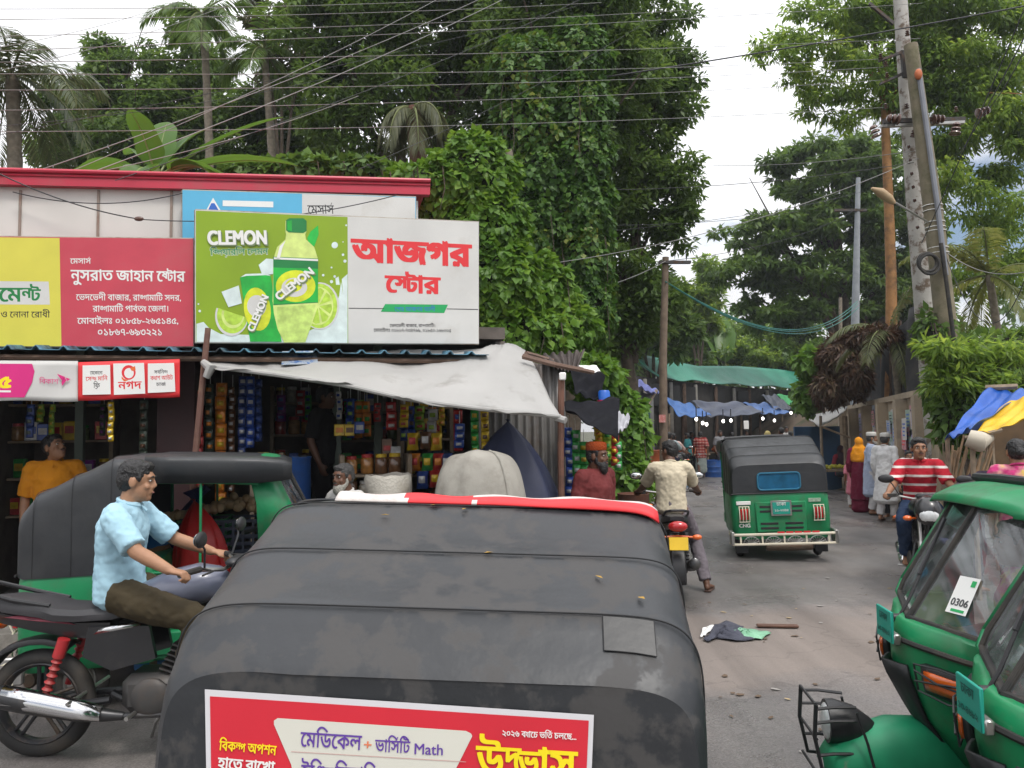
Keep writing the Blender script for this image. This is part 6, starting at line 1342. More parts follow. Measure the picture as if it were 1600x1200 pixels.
for lb, pts, mat in [('violet blue sheet at the left end of the market', [(998, 594, 26), (1030, 612, 26.5), (1024, 616, 25), (998, 604, 24.6)], LILAC), ('light blue stall sheet next to the wooden pole', [(1038, 622, 29), (1085, 633, 31), (1112, 650, 29.5), (1062, 651, 27)], BLUT), ('dark grey stall sheet in the middle of the market', [(1080, 627, 31), (1160, 629, 34), (1195, 646, 32.5), (1110, 652, 29.8)], GREYT), ('second blue stall sheet right of the grey one', [(1160, 630, 34.5), (1200, 630, 36), (1236, 646, 35), (1196, 647, 32.8)], BLUT), ('steep grey stall sheet beside the bright green one', [(1190, 618, 37), (1214, 617, 38), (1240, 640, 36), (1212, 640, 35)], GREYT), ('bright green stall sheet at the right end of the market', [(1213, 617, 38.2), (1262, 619, 40), (1266, 640, 38), (1240, 640, 36.3)], BRIGHT)]:
    sheetq('stall_tarpaulin', lb, 'tarpaulin', [P(*q) for q in pts], mat, .12, group='tarpaulins over the market', th=.02, wr=.03)
t = thing('tin_hut', 'narrow tin hut behind the vine hedge left of the pole', 'hut', V((*P(1010, 640, 25.5).xy, 0))); w0, w1 = P(992, 610, 25), P(1020, 618, 25.6)
m = MB(); m.grid(lambda u, v: V((w0.x + (w1.x - w0.x) * u, w0.y + (w1.y - w0.y) * u, (w0.z + (w1.z - w0.z) * u) * v)), 6, 4); solid(m.shift(t.location).build('wall', TIN, t), .05); MB().box(V(P(1004, 660, 24.95)) - t.location, (.5, .05, 1.3), 0, bev=.01).build('door', M('teal door', (.04, .12, .11), .6), t)
MB().tube([P(1008, 640, 24.7), P(1026, 610, 25.4)], .05, 6).shift(t.location).build('brace', WOOD, t)
BULB = emit('lit bulb', (1, .95, .88), 3.5)
bl = [(1088, 655), (1098, 661), (1104, 663), (1130, 658), (1142, 657), (1192, 654), (1210, 657), (1236, 645), (1244, 658), (1262, 646)]
for i, (px, py) in enumerate(bl):
    D = 27.6 + max(0, (px - 1088)) * .045; c = P(px, py, D); t = thing('light_bulb', 'lit bulb hanging under the stall sheets of the market', 'light bulb', c, 0, 'lit bulbs at the market'); MB().ell((0, 0, 0), (.055, .055, .07), 14).build('glass', BULB, t); MB().tube([(0, 0, .07), (0, 0, .45)], .02, 6).build('holder', BLACK, t)
for k in range(9):
    u = .16 + k * .095; p = sampl(low, u) - V((0, 1.6 + .15 * k, 0)); MB().tube([V((p.x, p.y, 0)), V((p.x + .05, p.y, 2.35))], .045, 6).shift(mk.location).build('stall_post', WOODD if k % 2 else WOOD, mk)
# produce tables in the market
VEG = M('green vegetables', (.05, .16, .02), .7, var=.5, scale=14); VEGR = M('red vegetables', (.36, .08, .02), .6, var=.5, scale=14)
for lb, px, D, w_, mt in [('market table of red and orange vegetables', 1135, 31, 1.6, VEGR), ('market table heaped with greens', 1155, 33, 1.8, VEG), ('market table behind the moving rickshaw', 1215, 35, 1.8, VEG), ('dim market table left of the plaid shirted man', 1075, 29.5, 1.3, VEGR)]:
    b = V((*P(px, 600, D).xy, 0)); t = thing('market_table', lb, 'market table', b, .3, 'produce tables at the market'); MB().box((0, 0, .8), (w_, .8, .06), 0, bev=.01).build('table_top', WOOD, t)
    for sx in (-1, 1): MB().box((sx * w_ * .45, -.3, .4), (.06, .06, .8), 0, bev=.01).build('leg', WOOD, t)
    pr = V((*P(px, 600, D - .05).xy, .84)); h = thing('vegetable_heap', lb.replace('market table', 'heap of produce on the market table', 1).replace(' of red and orange vegetables', ' with the reddest goods').replace(' heaped with greens', ' with the tallest greens'), 'vegetables', pr, .3, 'produce heaps'); q = MB().ell((-.3, 0, .08), (.42, .3, .2)).ell((.35, 0, .06), (.4, .3, .16)).build('heap', mt, h); q.modifiers.new('s', 'SUBSURF').levels = 2; d = q.modifiers.new('d', 'DISPLACE'); d.texture = clouds(.12); d.strength = .18
barrel('blue tub standing at the market edge', V((*P(1111, 600, 28.5).xy, 0)), .32, .62, BLUEPL); barrel('orange striped barrel by the vine hedge', V((*P(1027, 600, 23.5).xy, 0)), .26, 1.15, M('orange drum', (.5, .12, .04), .5, dirt=(.5, .45, .4), dscale=3)); barrel('light blue can behind the parked motorcycle', V((*P(1065, 600, 24.5).xy, 0)), .13, .6, M('light blue plastic', (.05, .28, .5), .4))
t = thing('hanging_sign', 'small pale sign hanging in the market', 'sign', P(1166, 664, 31)); MB().box((0, 0, 0), (.2, .03, .34), 0, bev=.01).build('board', INKW, t)

# ================================================================ right bank: poster wall, hut, stall
BEIGE = M('stained plaster', (.40, .32, .225), .85, var=.14, scale=1.2, dirt=(.19, .165, .13), dscale=1.4, dlo=.48, dhi=.75, bump=.2, bscale=14)
W0, W1 = V((*P(1318, 600, 24.5).xy, 0)), V((*P(1462, 600, 13.6).xy, 0)); WP = Plane(W0, W1); zt0, zt1 = P(1330, 640, 24).z, P(1455, 613, 13.8).z
t = thing('poster_wall', 'long beige plaster wall with buttresses along the right bank', 'wall', (W0 + W1) / 2); nb = -WP.n
m = MB(); q = [W0, W1, V((*W1.xy, zt1)), V((*W0.xy, zt0))]; m.prism(q, nb * .25); m.shift(t.location).build('wall_panel', BEIGE, t, smooth=False)
m = MB(); m.prism([V((*W0.xy, zt0 - .02)) + WP.n * .06, V((*W1.xy, zt1 - .02)) + WP.n * .06, V((*W1.xy, zt1 + .10)) + WP.n * .06, V((*W0.xy, zt0 + .10)) + WP.n * .06], nb * .4); m.shift(t.location).build('coping', BEIGE, t, smooth=False)
for u in (.02, .22, .42, .60, .78, .93):
    p = W0.lerp(W1, u); z_ = zt0 + (zt1 - zt0) * u - .03; m = MB(); a_ = p - WP.u * .14; b_ = p + WP.u * .14; m.prism([a_, b_, V((*b_.xy, z_)), V((*a_.xy, z_))], WP.n * .22); m.shift(t.location).build('buttress', BEIGE, t, smooth=False)
PAPER = [M('poster paper', (.58, .56, .53), .8, var=.15, scale=9, dirt=(.35, .32, .3), dscale=9), M('poster paper grey blue', (.36, .40, .47), .8, var=.25, scale=14), M('poster paper pink', (.5, .25, .27), .8, var=.3, scale=12), M('poster paper green tint', (.32, .42, .35), .8, var=.3, scale=12), M('poster paper violet', (.35, .30, .48), .8, var=.3, scale=16)]
for i in range(64):
    u = random.choice([.30, .33, .36, .48, .51, .54, .57, .66, .69, .72, .82, .85, .88]) + random.uniform(-.012, .012); z0_ = random.uniform(.75, 1.85); p = W0.lerp(W1, u); a_ = p - WP.u * random.uniform(.14, .24); b_ = p + WP.u * .2; h = random.uniform(.28, .5); o = WP.n * (.012 + .0022 * i)
    m = MB(); dz = random.uniform(-.02, .02); m.prism([V((*a_.xy, z0_)) + o, V((*b_.xy, z0_ + dz)) + o, V((*b_.xy, z0_ + h + dz)) + o, V((*a_.xy, z0_ + h)) + o], WP.n * .0015)
    for k in range(4):
        zz = z0_ + h * (.2 + .17 * k); oo = o + WP.n * .0019; aa = a_.lerp(b_, .15); bb = a_.lerp(b_, random.uniform(.6, .9)); m.add([V((*aa.xy, zz)) + oo, V((*bb.xy, zz)) + oo, V((*bb.xy, zz + h * .07)) + oo, V((*aa.xy, zz + h * .07)) + oo], [(0, 1, 2, 3)], 1)
    o_ = MB(); o_.v, o_.f, o_.m = m.v, m.f, m.m; tag(o_.build('poster', [random.choice(PAPER), random.choice([INKK, INKS, INKR, DKG])], None, False), 'weathered poster pasted on the beige wall among many', 'poster', 'posters pasted on the wall')
# dark netting above the wall
m = MB(); N0, N1 = W0 + nb * .35, W1 + nb * .35 - WP.u * 1.6
m.grid(lambda u, v: N0.lerp(N1, u) + V((0, 0, zt0 + (zt1 - zt0) * u - .1 + (1.55 + .35 * u + .2 * math.sin(u * 9)) * v)) + WP.n * (.12 * math.sin(u * 40 + math.sin(v * 4)) * (1 - .5 * v)), 120, 8)
t = thing('net_fence', 'torn black netting fence hung above the poster wall', 'fence', N0.lerp(N1, .5)); solid(m.shift(t.location).build('netting', M('black netting', (.022, .022, .024), .8, var=.4, scale=3, dirt=(.06, .055, .05), dscale=3), t, smooth=80), .01)
for k in range(8):
    p = N0.lerp(N1, (k + .5) / 8); z_ = zt0 + (zt1 - zt0) * k / 8; MB().tube([V((p.x, p.y, z_ - .2)), V((p.x + .05, p.y, z_ + 1.9))], .035, 6).shift(t.location).build('stake', WOODD, t)
# hut with pale awning
sheetq('pale_awning', 'off white stall awning before the far end of the poster wall', 'awning', [P(1258, 652, 24), P(1324, 635, 22.5), P(1318, 645, 20.5), P(1282, 667, 20.5)], TARPW, .10, th=.02)
t = thing('market_stall', 'wooden fruit stall under the off white awning', 'stall', V((*P(1300, 600, 21.5).xy, 0)))
for px, D in ((1282, 20.6), (1318, 20.6), (1275, 23.4), (1322, 22.6)): p = P(px, 650, D); MB().tube([V((p.x, p.y, 0)), p], .04, 6).shift(t.location).build('post', WOOD, t)
b = P(1306, 739, 20.8); MB().box(V((b.x, b.y, .62)) - t.location, (.95, .6, .06), 0, bev=.01).build('table_top', WOOD, t); MB().box(V((b.x, b.y + 1.2, .9)) - t.location, (1.3, .08, 1.8), 0, bev=.01).build('back_board', M('blue stall board', (.02, .07, .15), .7), t)
MB().tube([P(1282, 666, 20.5), P(1328, 684, 20.4)], .03, 6).shift(t.location).build('cross_bar', WOOD, t)
fm = MB().ell((0, 0, 0), (.06, .06, .05), 10).build('fruit', M('yellow green fruit', (.45, .42, .03), .5, var=.2)); tag(fm, 'yellow green fruit on the stall below the off white awning', 'fruit', 'fruit on the stall')
for i in range(18):
    o = fm if not i else fm.copy()
    if i: COL.objects.link(o)
    o.location = V((b.x, b.y, .69)) + V((-.38 + .13 * (i % 6) + random.uniform(-.02, .02), -.2 + .13 * (i // 6), random.uniform(0, .05)))
# blue and yellow stall near the right edge
YELT = M('yellow tarpaulin', (.72, .44, .01), .5, var=.12, bump=.4, bscale=4); BLUT2 = M('strong blue tarpaulin', (.012, .085, .38), .42, var=.25, scale=3, bump=.6, bscale=5)
sheetq('blue_tarpaulin', 'strong blue tarpaulin roof over the bamboo stall', 'tarpaulin', [P(1544, 607, 9.6), P(1606, 612, 9.3), P(1516, 672, 8.0), P(1476, 686, 8.6)], BLUT2, .10, wr=.02)
sheetq('yellow_tarpaulin', 'yellow tarpaulin lying below the blue one', 'tarpaulin', [P(1570, 634, 9.0), P(1640, 600, 8.6), P(1610, 655, 7.7), P(1514, 682, 7.9)], YELT, .06, wr=.015)
t = thing('bamboo_stall', 'dark bamboo stall frame beneath the blue and yellow sheets', 'stall', V((*P(1560, 600, 9.2).xy, 0)))
for px, py, D in ((1480, 684, 8.6), (1518, 676, 8.0), (1606, 650, 7.8), (1546, 612, 9.6)): p = P(px, py, D); MB().tube([V((p.x, p.y, 0)), p], .028, 6).shift(t.location).build('post', WOOD, t)
MB().tube([P(1508, 684, 7.95), P(1566, 672, 7.8)], .022, 6).tube([P(1540, 606, 9.6), P(1590, 604, 9.4)], .04, 6).shift(t.location).build('cross_bar', WOOD, t)
p = P(1570, 700, 10.4); MB().box(V((p.x + 1.1, p.y, .95)) - t.location, (2.6, .1, 1.9), 0, bev=.01).build('back_board', M('ochre board', (.085, .05, .022), .8, var=.4), t); MB().box(V((p.x + .5, p.y - .9, .4)) - t.location, (1.5, .5, .8), 0, bev=.02).build('counter', WOODD, t)
MB().tube([P(1512, 684, 7.9), P(1530, 690, 7.85), P(1548, 684, 7.9)], [.09, .11, .04], 10).shift(t.location).build('rolled_end', M('pale plastic roll', (.5, .45, .36), .6), t)
BAM = M('bamboo cane', (.22, .13, .06), .6, var=.3, scale=9)
for i in range(16):
    a_ = P(1470 + i * 2.0, 700, 9.2 + .02 * i); b_ = V((a_.x + random.uniform(-.55, -.25), a_.y - .4, 0)); tp = a_ + V((.1 + .02 * i + random.uniform(-.06, .1), .1, random.uniform(-.05, .16))); o = MB().tube([b_, b_.lerp(tp, .5), tp], [.020, .018, .014], 6).build('bamboo_cane', BAM); tag(o, 'brown bamboo cane leaning in the bundle beside the stall', 'bamboo cane', 'bundle of bamboo canes')

# ================================================================ poles and wires
POLEG = M('weathered concrete pole', (.30, .28, .25), .85, var=.2, scale=3, dirt=(.13, .11, .085), dscale=3.5, bump=.2); POLEW = M('peeling painted pole', (.44, .42, .39), .8, var=.1, dirt=(.16, .12, .09), dscale=5, dlo=.5, dhi=.6, bump=.3, bscale=22); INS = M('brown porcelain', (.10, .045, .03), .25, var=.2, coat=.5); IRON = M('dark iron', (.06, .055, .052), .6, .4, dirt=(.12, .06, .03), dscale=7)
def pole(name, label, pts, r, mat, seg=14):
    pts = [V(p) for p in pts]; t = thing(name, label, 'utility pole', V((pts[0].x, pts[0].y, 0)), 0, 'utility poles'); MB().tube(pts, r, seg).shift(t.location).build('shaft', mat, t); return t
b1 = P(1452, 560, 14.2); p1 = pole('utility_pole', 'taller peeling white pole of the twin pair', [V((b1.x + .12, 14.2, 0)), b1, P(1432, 330, 14), P(1412, 80, 13.9), P(1402, -70, 13.8)], [.21, .185, .165, .125, .115], POLEW)
b2 = P(1484, 560, 13.4); p2 = pole('utility_pole', 'shorter mossy pole of the twin pair with a grey conduit', [V((b2.x + .12, 13.4, 0)), b2, P(1458, 330, 13.4), P(1423, 70, 13.4)], [.20, .18, .155, .115], M('mossy concrete pole', (.21, .18, .12), .9, var=.2, dirt=(.10, .10, .05), dscale=2.5, bump=.25))
o = V(p2.location); MB().tube([P(1435, 108, 13.25), P(1448, 200, 13.2), P(1466, 330, 13.2), P(1478, 430, 13.15)], .045, 8).shift(o).build('conduit', M('grey conduit', (.20, .21, .24), .5), p2); MB().tube([P(1470, 380, 13.1), P(1480, 450, 13.1), P(1494, 560, 13.2), P(1500, 600, 13.2)], .035, 8).shift(o).build('cable_bundle', RUBBER, p2); MB().ell(P(1435, 116, 13.2), (.065, .06, .10)).shift(o).build('junction_cap', M('faded orange plastic', (.5, .13, .04), .6), p2)
for y in (322, 330, 348, 356, 362, 388, 396): c = P(1458 - (330 - y) * .13, y, 13.4); MB().torus(c, .165, .008, 24, 6, 'Z').shift(o).build('clamp_band', INKW, p2)
o = V(p1.location); MB().prism([P(1382, 185, 13.6), P(1509, 182, 13.6), P(1509, 188, 13.6), P(1382, 192, 13.6)], (0, .09, 0)).shift(o).build('cross_arm', IRON, p1, False); MB().prism([P(1378, 194, 13.6), P(1508, 188, 13.6), P(1508, 192, 13.6), P(1378, 198, 13.6)], (0, .08, 0)).shift(o).build('cross_arm', STEEL, p1, False); 
for q, dp in (([(1408, 78), (1415, 78), (1420, 120), (1412, 120)], .06), ([(1374, 92), (1412, 78), (1412, 82), (1374, 96)], .05), ([(1376, 128), (1412, 112), (1412, 116), (1376, 132)], .05), ([(1360, 2), (1398, 34), (1396, 38), (1358, 6)], .05)): MB().prism([P(x, y, 13.6) for x, y in q], (0, dp, 0)).shift(o).build('bracket', IRON, p1, False)
def insul(px, py, D, r, tilt=0, n=3):
    m = MB()
    for k in range(n): m.lathe([(r * .3, k * r * .8), (r * (1 - .12 * k), k * r * .8 + .01), (r * (.9 - .12 * k), k * r * .8 + r * .35), (r * .35, k * r * .8 + r * .6)], (0, 0, 0), 14)
    m.xform(Matrix.Translation(P(px, py, D)) @ Matrix.Rotation(tilt, 4, 'Y')); m.shift(o).build('insulator', INS, p1)
for px, py, r, ti in ((1405, 187, .10, -1.4), (1457, 187, .10, 1.5), (1528, 178, .10, 1.2), (1370, 214, .10, -.3), (1427, 214, .06, .2), (1492, 210, .10, .2)): insul(px, py, 13.5, r, ti)
for px, py in ((1418, 56), (1384, 170), (1417, 170), (1494, 175), (1376, 92), (1384, 104), (1386, 122)): insul(px, py, 13.6, .045, 0, 3)
for k in range(7): insul(1418 + k * 2.3, 230 + k * 21, 13.75, .035, 1.2, 2)
pole('utility_pole', 'wooden pole with a short cross arm before the market', [V((*P(1035, 700, 14.5).xy, 0)), P(1036, 560, 14.5), P(1040, 402, 14.5)], [.085, .075, .062], M('brown wooden pole', (.17, .125, .09), .9, var=.3, scale=6, bump=.4, bscale=14)); pm_ = [x for x in COL.objects if x.name.startswith('utility_pole')][-1]
MB().prism([P(1030, 407, 14.4), P(1080, 407, 14.4), P(1080, 411, 14.4), P(1030, 411, 14.4)], (0, .1, 0)).shift(pm_.location).build('cross_arm', IRON, pm_, False); MB().prism([P(1030, 648, 14.35), P(1040, 648, 14.35), P(1040, 660, 14.35), P(1030, 660, 14.35)], (0, .03, 0)).shift(pm_.location).build('notice', M('red notice', (.5, .16, .14), .7, dirt=(.6, .5, .48), dscale=20), pm_, False)
pole('utility_pole', 'slim grey steel pole in front of the rain tree', [V((*P(1334, 700, 29).xy, 0)), P(1336, 515, 29), P(1341, 278, 29)], [.17, .15, .08], M('grey steel pole', (.26, .28, .30), .6, var=.15)); pg = [x for x in COL.objects if x.name.startswith('utility_pole')][-1]; MB().prism([P(1305, 326, 28.9), P(1355, 326, 28.9), P(1355, 330, 28.9), P(1305, 330, 28.9)], (0, .1, 0)).shift(pg.location).build('cross_arm', IRON, pg, False)
pole('utility_pole', 'short thin post left of the grey steel pole', [V((*P(1313, 700, 31).xy, 0)), P(1313, 465, 31)], [.08, .07], BARKP)
t = thing('street_lamp', 'tan street lamp head on an arm from the twin poles', 'street lamp', P(1447, 345, 13.3)); MB().tube([P(1450, 347, 13.3), P(1425, 332, 13.2), P(1398, 316, 13.1)], .018, 8).shift(t.location).build('arm', STEEL, t); MB().tube([P(1398, 318, 13.1), P(1390, 311, 13.1), P(1376, 301, 13.05), P(1362, 294, 13.0)], [.03, .075, .085, .02], 10).shift(t.location).build('lamp_head', M('tan lamp housing', (.42, .30, .17), .5, var=.15), t)
MB().ell(P(1447, 360, 13.2), .01).shift(t.location).build('bolt', IRON, t)
t = thing('cable_coil', 'coil of spare black cable hung on the mossy pole', 'cable coil', P(1449, 410, 13.1)); MB().torus((0, 0, 0), .16, .03, 28, 8, 'Y').torus((.02, -.03, -.04), .17, .025, 28, 8, 'Y').build('coil', RUBBER, t)
WP_ = M('pale weathered wire', (.24, .235, .22), .6, var=.1); WD = M('dark cable', (.03, .03, .032), .6); WG = M('teal cable', (.02, .17, .14), .5)
def wire(label, a, b, sag, r, mat, group): 
    A_, B_ = P(*a), P(*b); m = MB(); n = 22; m.tube([A_.lerp(B_, k / n) + V((0, 0, -sag * 4 * (k / n) * (1 - k / n))) for k in range(n + 1)], r, 5); tag(m.build('wire', mat), label, 'wire', group)
g1 = 'pale wires crossing the whole street'
for y0, xs, ys in [(12, 760, -4), (29, 900, 4), (56, 1100, 12), (80, 1400, 5), (96, 1398, 60)]: wire('thin pale overhead wire running across the top from left to right', (-60, y0 + 2, 8.5), (xs + 40, ys, 13.5), .06, .0042, WP_, g1)
for y0, ys in [(155, 92), (181, 105), (203, 125), (236, 168)]: wire('thin pale overhead wire ending at the twin pole brackets', (-60, y0 - 40 if y0 < 200 else y0 - 30, 8.5), (1380, ys, 13.7), .10, .0044, WP_, g1)
g2 = 'service cables slanting down to the shops'
for (a, b, r, mt) in [((-40, 300, 7.2), (760, -6, 11), .007, WP_), ((-40, 330, 7.1), (700, -10, 11), .006, WP_), ((60, 300, 7.0), (800, -8, 12), .008, WP_), ((180, 282, 6.9), (905, 0, 12), .006, WD), ((-40, 200, 8), (520, 120, 12), .005, WD), ((-40, 218, 8), (900, 10, 14), .005, WD), ((40, 290, 7), (560, 150, 9), .006, WP_), ((560, 265, 8), (1000, 40, 14), .005, WD), ((-40, 80, 9), (310, -10, 12), .005, WP_), ((0, 110, 9), (400, -10, 12), .005, WP_)]: wire('service cable slanting down towards the shop roof', a, b, .10, r * .68, mt, g2)
g3 = 'wires between the market pole and the twin poles'
for a, b, s, mt in [((740, 425, 12), (1440, 245, 13.4), .35, WP_), ((1110, 258, 20), (1428, 236, 13.5), .1, WP_), ((700, 290, 14), (1428, 254, 13.5), .25, WD), ((720, 345, 13), (1250, 330, 20), .2, WD), ((745, 455, 12), (1040, 408, 14.4), .3, WP_), ((820, 372, 13), (1345, 300, 28), .2, WD), ((1040, 408, 14.4), (1335, 328, 29), .3, WD)]: wire('wire strung between the market pole and the twin poles', a, b, s, .0065, mt, g3)
wire('thick black cable crossing the sky to the upper right corner', (880, 130, 13), (1640, 2, 13), .05, .013, WD, None); wire('thin cable hanging on the right from the top corner', (1600, 15, 10), (1440, 380, 13), .05, .008, WD, 'cables at the right edge'); wire('thin cable hanging on the right from the top corner', (1625, 10, 9), (1500, 240, 13.4), .05, .009, WD, 'cables at the right edge'); wire('thin cable hanging on the right from the top corner', (1610, 60, 9), (1535, 180, 13.4), .1, .007, WD, 'cables at the right edge')
for b in ((1340, 470, 28.5), (1341, 474, 28.5), (1342, 480, 28.5)): wire('teal cable sagging from the pole to the grey steel pole', (1040, 440, 14.4), b, 1.0, .014, WG, 'teal cables')
wire('pale cable looping right from the mossy pole', (1480, 395, 13.2), (1620, 420, 11), .2, .008, WP_, 'looping cables at the mossy pole'); wire('pale cable looping right from the mossy pole', (1478, 400, 13.2), (1600, 440, 12), .9, .007, WD, 'looping cables at the mossy pole')
wire('black wire looping across the white parapet to the green billboard', (-20, 262, 6.7), (215, 342, 6.95), .06, .006, WD, None); wire('black wire from the brown cable knot over the blue board', (222, 343, 6.95), (620, 305, 7.3), .10, .005, WD, None); wire('loose wire sagging under the red roof edge', (20, 300, 6.8), (285, 302, 7.0), .10, .005, WD, None)
t = thing('cable_knot', 'brown cable insulator hanging before the white parapet', 'insulator', P(217, 342, 6.93)); MB().ell((0, 0, 0), (.045, .022, .022)).build('body', INS, t)
t = thing('cable_tag', 'pink tag hanging on the wire before the vines', 'cable tag', P(849, 412, 12.3)); MB().box((0, 0, 0), (.17, .02, .07), 0, bev=.01).build('tag_plate', M('pink tag', (.45, .22, .22), .6), t)

# ================================================================ vehicles
cg = auto_rickshaw('big black canopied auto rickshaw in the foreground seen from behind', (-.238, 1.61, 0), R(-3.5), CANV, sc=(.955, 1.0, 1.0), rollx=R(1.8), rear=True, front=True, pitchy=R(-3.4), flap=False)
bpy.context.view_layer.update()
MW = cg.matrix_world.copy(); Mi = MW.inverted()
RP = Plane(MW @ V((-1, -.0, 1)), MW @ V((1, -.0, 1)), (MW.to_3x3() @ V((0, 0, 1))).normalized())
def loc_(m, name, mat, parent, **k): m.xform(Mi); return m.build(name, mat, parent, smooth=False, fixn=False, **k)
PAPW = M('poster white', (.66, .65, .67), .5, var=.04); PAPR = M('poster red', (.62, .022, .04), .45, var=.06)
def RT(x, y): # poster coordinates: measured photo pixels
    return (x, y)
m = MB(); ppoly(m, RP, [(320, 1077), (928, 1117), (916, 1420), (326, 1420)], .006); po = loc_(m, 'rear_poster', PAPW, cg)
m = MB(); ppoly(m, RP, [(328, 1088), (920, 1126), (908, 1400), (333, 1400)], .0075); loc_(m, 'red_field', PAPR, po)
m = MB(); ppoly(m, RP, [(428, 1126), (434, 1122), (728, 1142), (736, 1146), (738, 1150), (718, 1190), (705, 1215), (690, 1330), (480, 1330), (455, 1195), (428, 1132)], .009); loc_(m, 'cream_panel', M('poster cream', (.66, .65, .57), .5, var=.03), po)
m = MB(); ppoly(m, RP, [(455, 1174), (728, 1190), (728, 1191), (455, 1175)], .0102); loc_(m, 'rule_line', M('poster pale pink', (.55, .32, .30), .5), po)
for mt_, rows in ((INKB, [('মেডিকেল', (469, 1166), (564, 1172), 22, .014), ('ভার্সিটি', (586, 1174), (640, 1177), 18, .014), ('Math', (646, 1178), (693, 1180), 15, .010), ('ইঞ্জিনিয়ারিং', (470, 1218), (600, 1226), 23, .014)]), (M('poster orange', (.7, .2, .1), .5), [('+', (567, 1171), (581, 1172), 14, .01)]),
    (INKY, [('বিকল্প অপশন', (342, 1172), (431, 1180), 14, .022), ('উদ্ভাস', (744, 1208), (900, 1218), 42, .026)]), (INKW, [('হাতে রাখো', (340, 1200), (428, 1208), 16, .03), ('২০২৬ ব্যাচে ভর্তি চলছে...', (784, 1150), (901, 1156), 9, .02)])):
    for w_, a_, b_, h_, bo in rows: loc_(text(MB(), w_, RP, a_, b_, h_, .0105, bo), 'lettering', mt_, po)
# folded banner along the front edge of its roof
m = MB(); 
def fb_(u, v):
    x = -.43 + 1.03 * u; y = .665 + .12 * v - .05 * u; z = canopy_pt(x, y).z; return V((x, y, z + .008 + .008 * math.sin(v * 3 + u * 25) * v + .022 * math.sin(math.pi * v)))
m.grid(fb_, 60, 6); q = m.build('folded_banner', [M('banner cream', (.64, .60, .56), .5, var=.08, scale=5, dirt=(.45, .35, .33), dscale=8), INKR], cg, smooth=80); solid(q, .006)
q.data.polygons.foreach_set('material_index', [1 if 26 * 6 > p.index > 13 * 6 or (p.index > 26 * 6 and p.index % 6 in (0, 1)) else 0 for p in q.data.polygons])
PATCH = M('canvas patch', (.034, .034, .034), .45, var=.15, bump=.2, bscale=10)
m = MB(); sx0 = .40
pq = lambda u, v: canopy_pt(.40 + .12 * u, .05 + .055 * v, .007); m.grid(pq, 6, 5); pt_ = m.build('patch', PATCH, cg); MB().tube([pq(u, v) for u, v in ((0, 0), (.3, 0), (.6, 0), (1, 0), (1, .5), (1, 1), (.6, 1), (.3, 1), (0, 1), (0, .5), (0, 0))], .0012, 5).build('stitching', PIPE, pt_)
for i, (x, y, z) in enumerate(((-.24, .56, 1.592), (.10, .365, 1.502), (.40, .26, 1.458), (.50, .18, 1.427), (-.1, .63, 1.628), (.0, .61, 1.618))):
    q = MB().poly([(-.013, 0, 0), (0, .008, .003), (.015, .001, 0), (.001, -.007, .001)]).build('fallen_leaf', M('yellow fallen leaf', (.42, .24, .03), .6)); tag(q, ['yellow leaf on the canopy near its left front', 'yellow leaf lying at the middle canopy seam', 'long dry leaf on the right of the canopy', 'small dry leaf at the right canopy edge', 'brown scrap near the folded roof banner on the left', 'brown scrap near the folded roof banner in the middle'][i], 'leaf', 'leaves fallen on the canopy'); q.location = MW @ canopy_pt(x, y, .008); q.rotation_euler = (-.15, 0, [0, .4, 1.9, 2, .2, 1][i]); q.scale = (1, 1, 1) if i != 2 else (1.6, .7, 1)

LR = auto_rickshaw('auto rickshaw with open sides passing left to right before the shops', (-3.34, 5.55, 0), R(-74), CANV2, sc=(1, .85, 1.03), flap=False, roofx=.16)
MR = auto_rickshaw('auto rickshaw with a blue rear window driving away up the street', (3.62, 10.45, 0), R(-10), CANV2, sc=(1.0, 1.1, 1.02), rollx=R(-2.0), window=True)
R1 = auto_rickshaw('parked green auto rickshaw with the 0306 permit sticker on its windscreen', (3.93, 3.16, 0), R(84), CANV2, sc=(1, 1, .955))
R2 = auto_rickshaw('nearest parked green auto rickshaw cut off by the right edge', (3.72, 2.12, 0), R(82), CANV2, sc=(1, 1, .955))
R3 = auto_rickshaw('green auto rickshaw mostly hidden behind the one with the permit sticker', (6.15, 4.75, 0), R(80), CANV2, sc=(1, 1, .955))
# permit sticker 0306 on the near pane
def on(t, m): return m
cb, ct, ob, ot = V((0, 2.235, 1.012)), V((0, 1.93, 1.515)), V((-.475, 2.09, 1.03)), V((-.43, 1.83, 1.50))
class LPlane:                                              # a pane of the windscreen in vehicle space
    def __init__(s): s.o = cb; s.u = (ob - cb).normalized(); s.n = s.u.cross(ct - cb).normalized(); s.n = s.n if s.n.y > 0 else -s.n; s.v = s.n.cross(s.u); s.v = s.v if s.v.z > 0 else -s.v
    def pt(s, x, y, off=0): return s.o + s.u * x + s.v * y + s.n * off      # x outward, y up the glass
lp = LPlane()
m = MB(); m.poly([lp.pt(x, y, .004) for x, y in ((.18, .07), (.29, .07), (.29, .24), (.18, .24))]); st = m.build('permit_sticker', INKW, R1, False, False)
m = MB(); m.poly([lp.pt(x, y, .0055) for x, y in ((.205, .078), (.275, .078), (.275, .09), (.205, .09))]); m.poly([lp.pt(x, y, .0055) for x, y in ((.255, .198), (.278, .198), (.278, .226), (.255, .226))]); m.build('sticker_mark', INKG, st, False, False)
class TP:                                                   # text runs from the outer side... lettering frame on the pane
    n = lp.n
    def pt(s, x, y, off=0): return lp.pt(x, y, off)
run, tw = shape('0306'); m = MB()
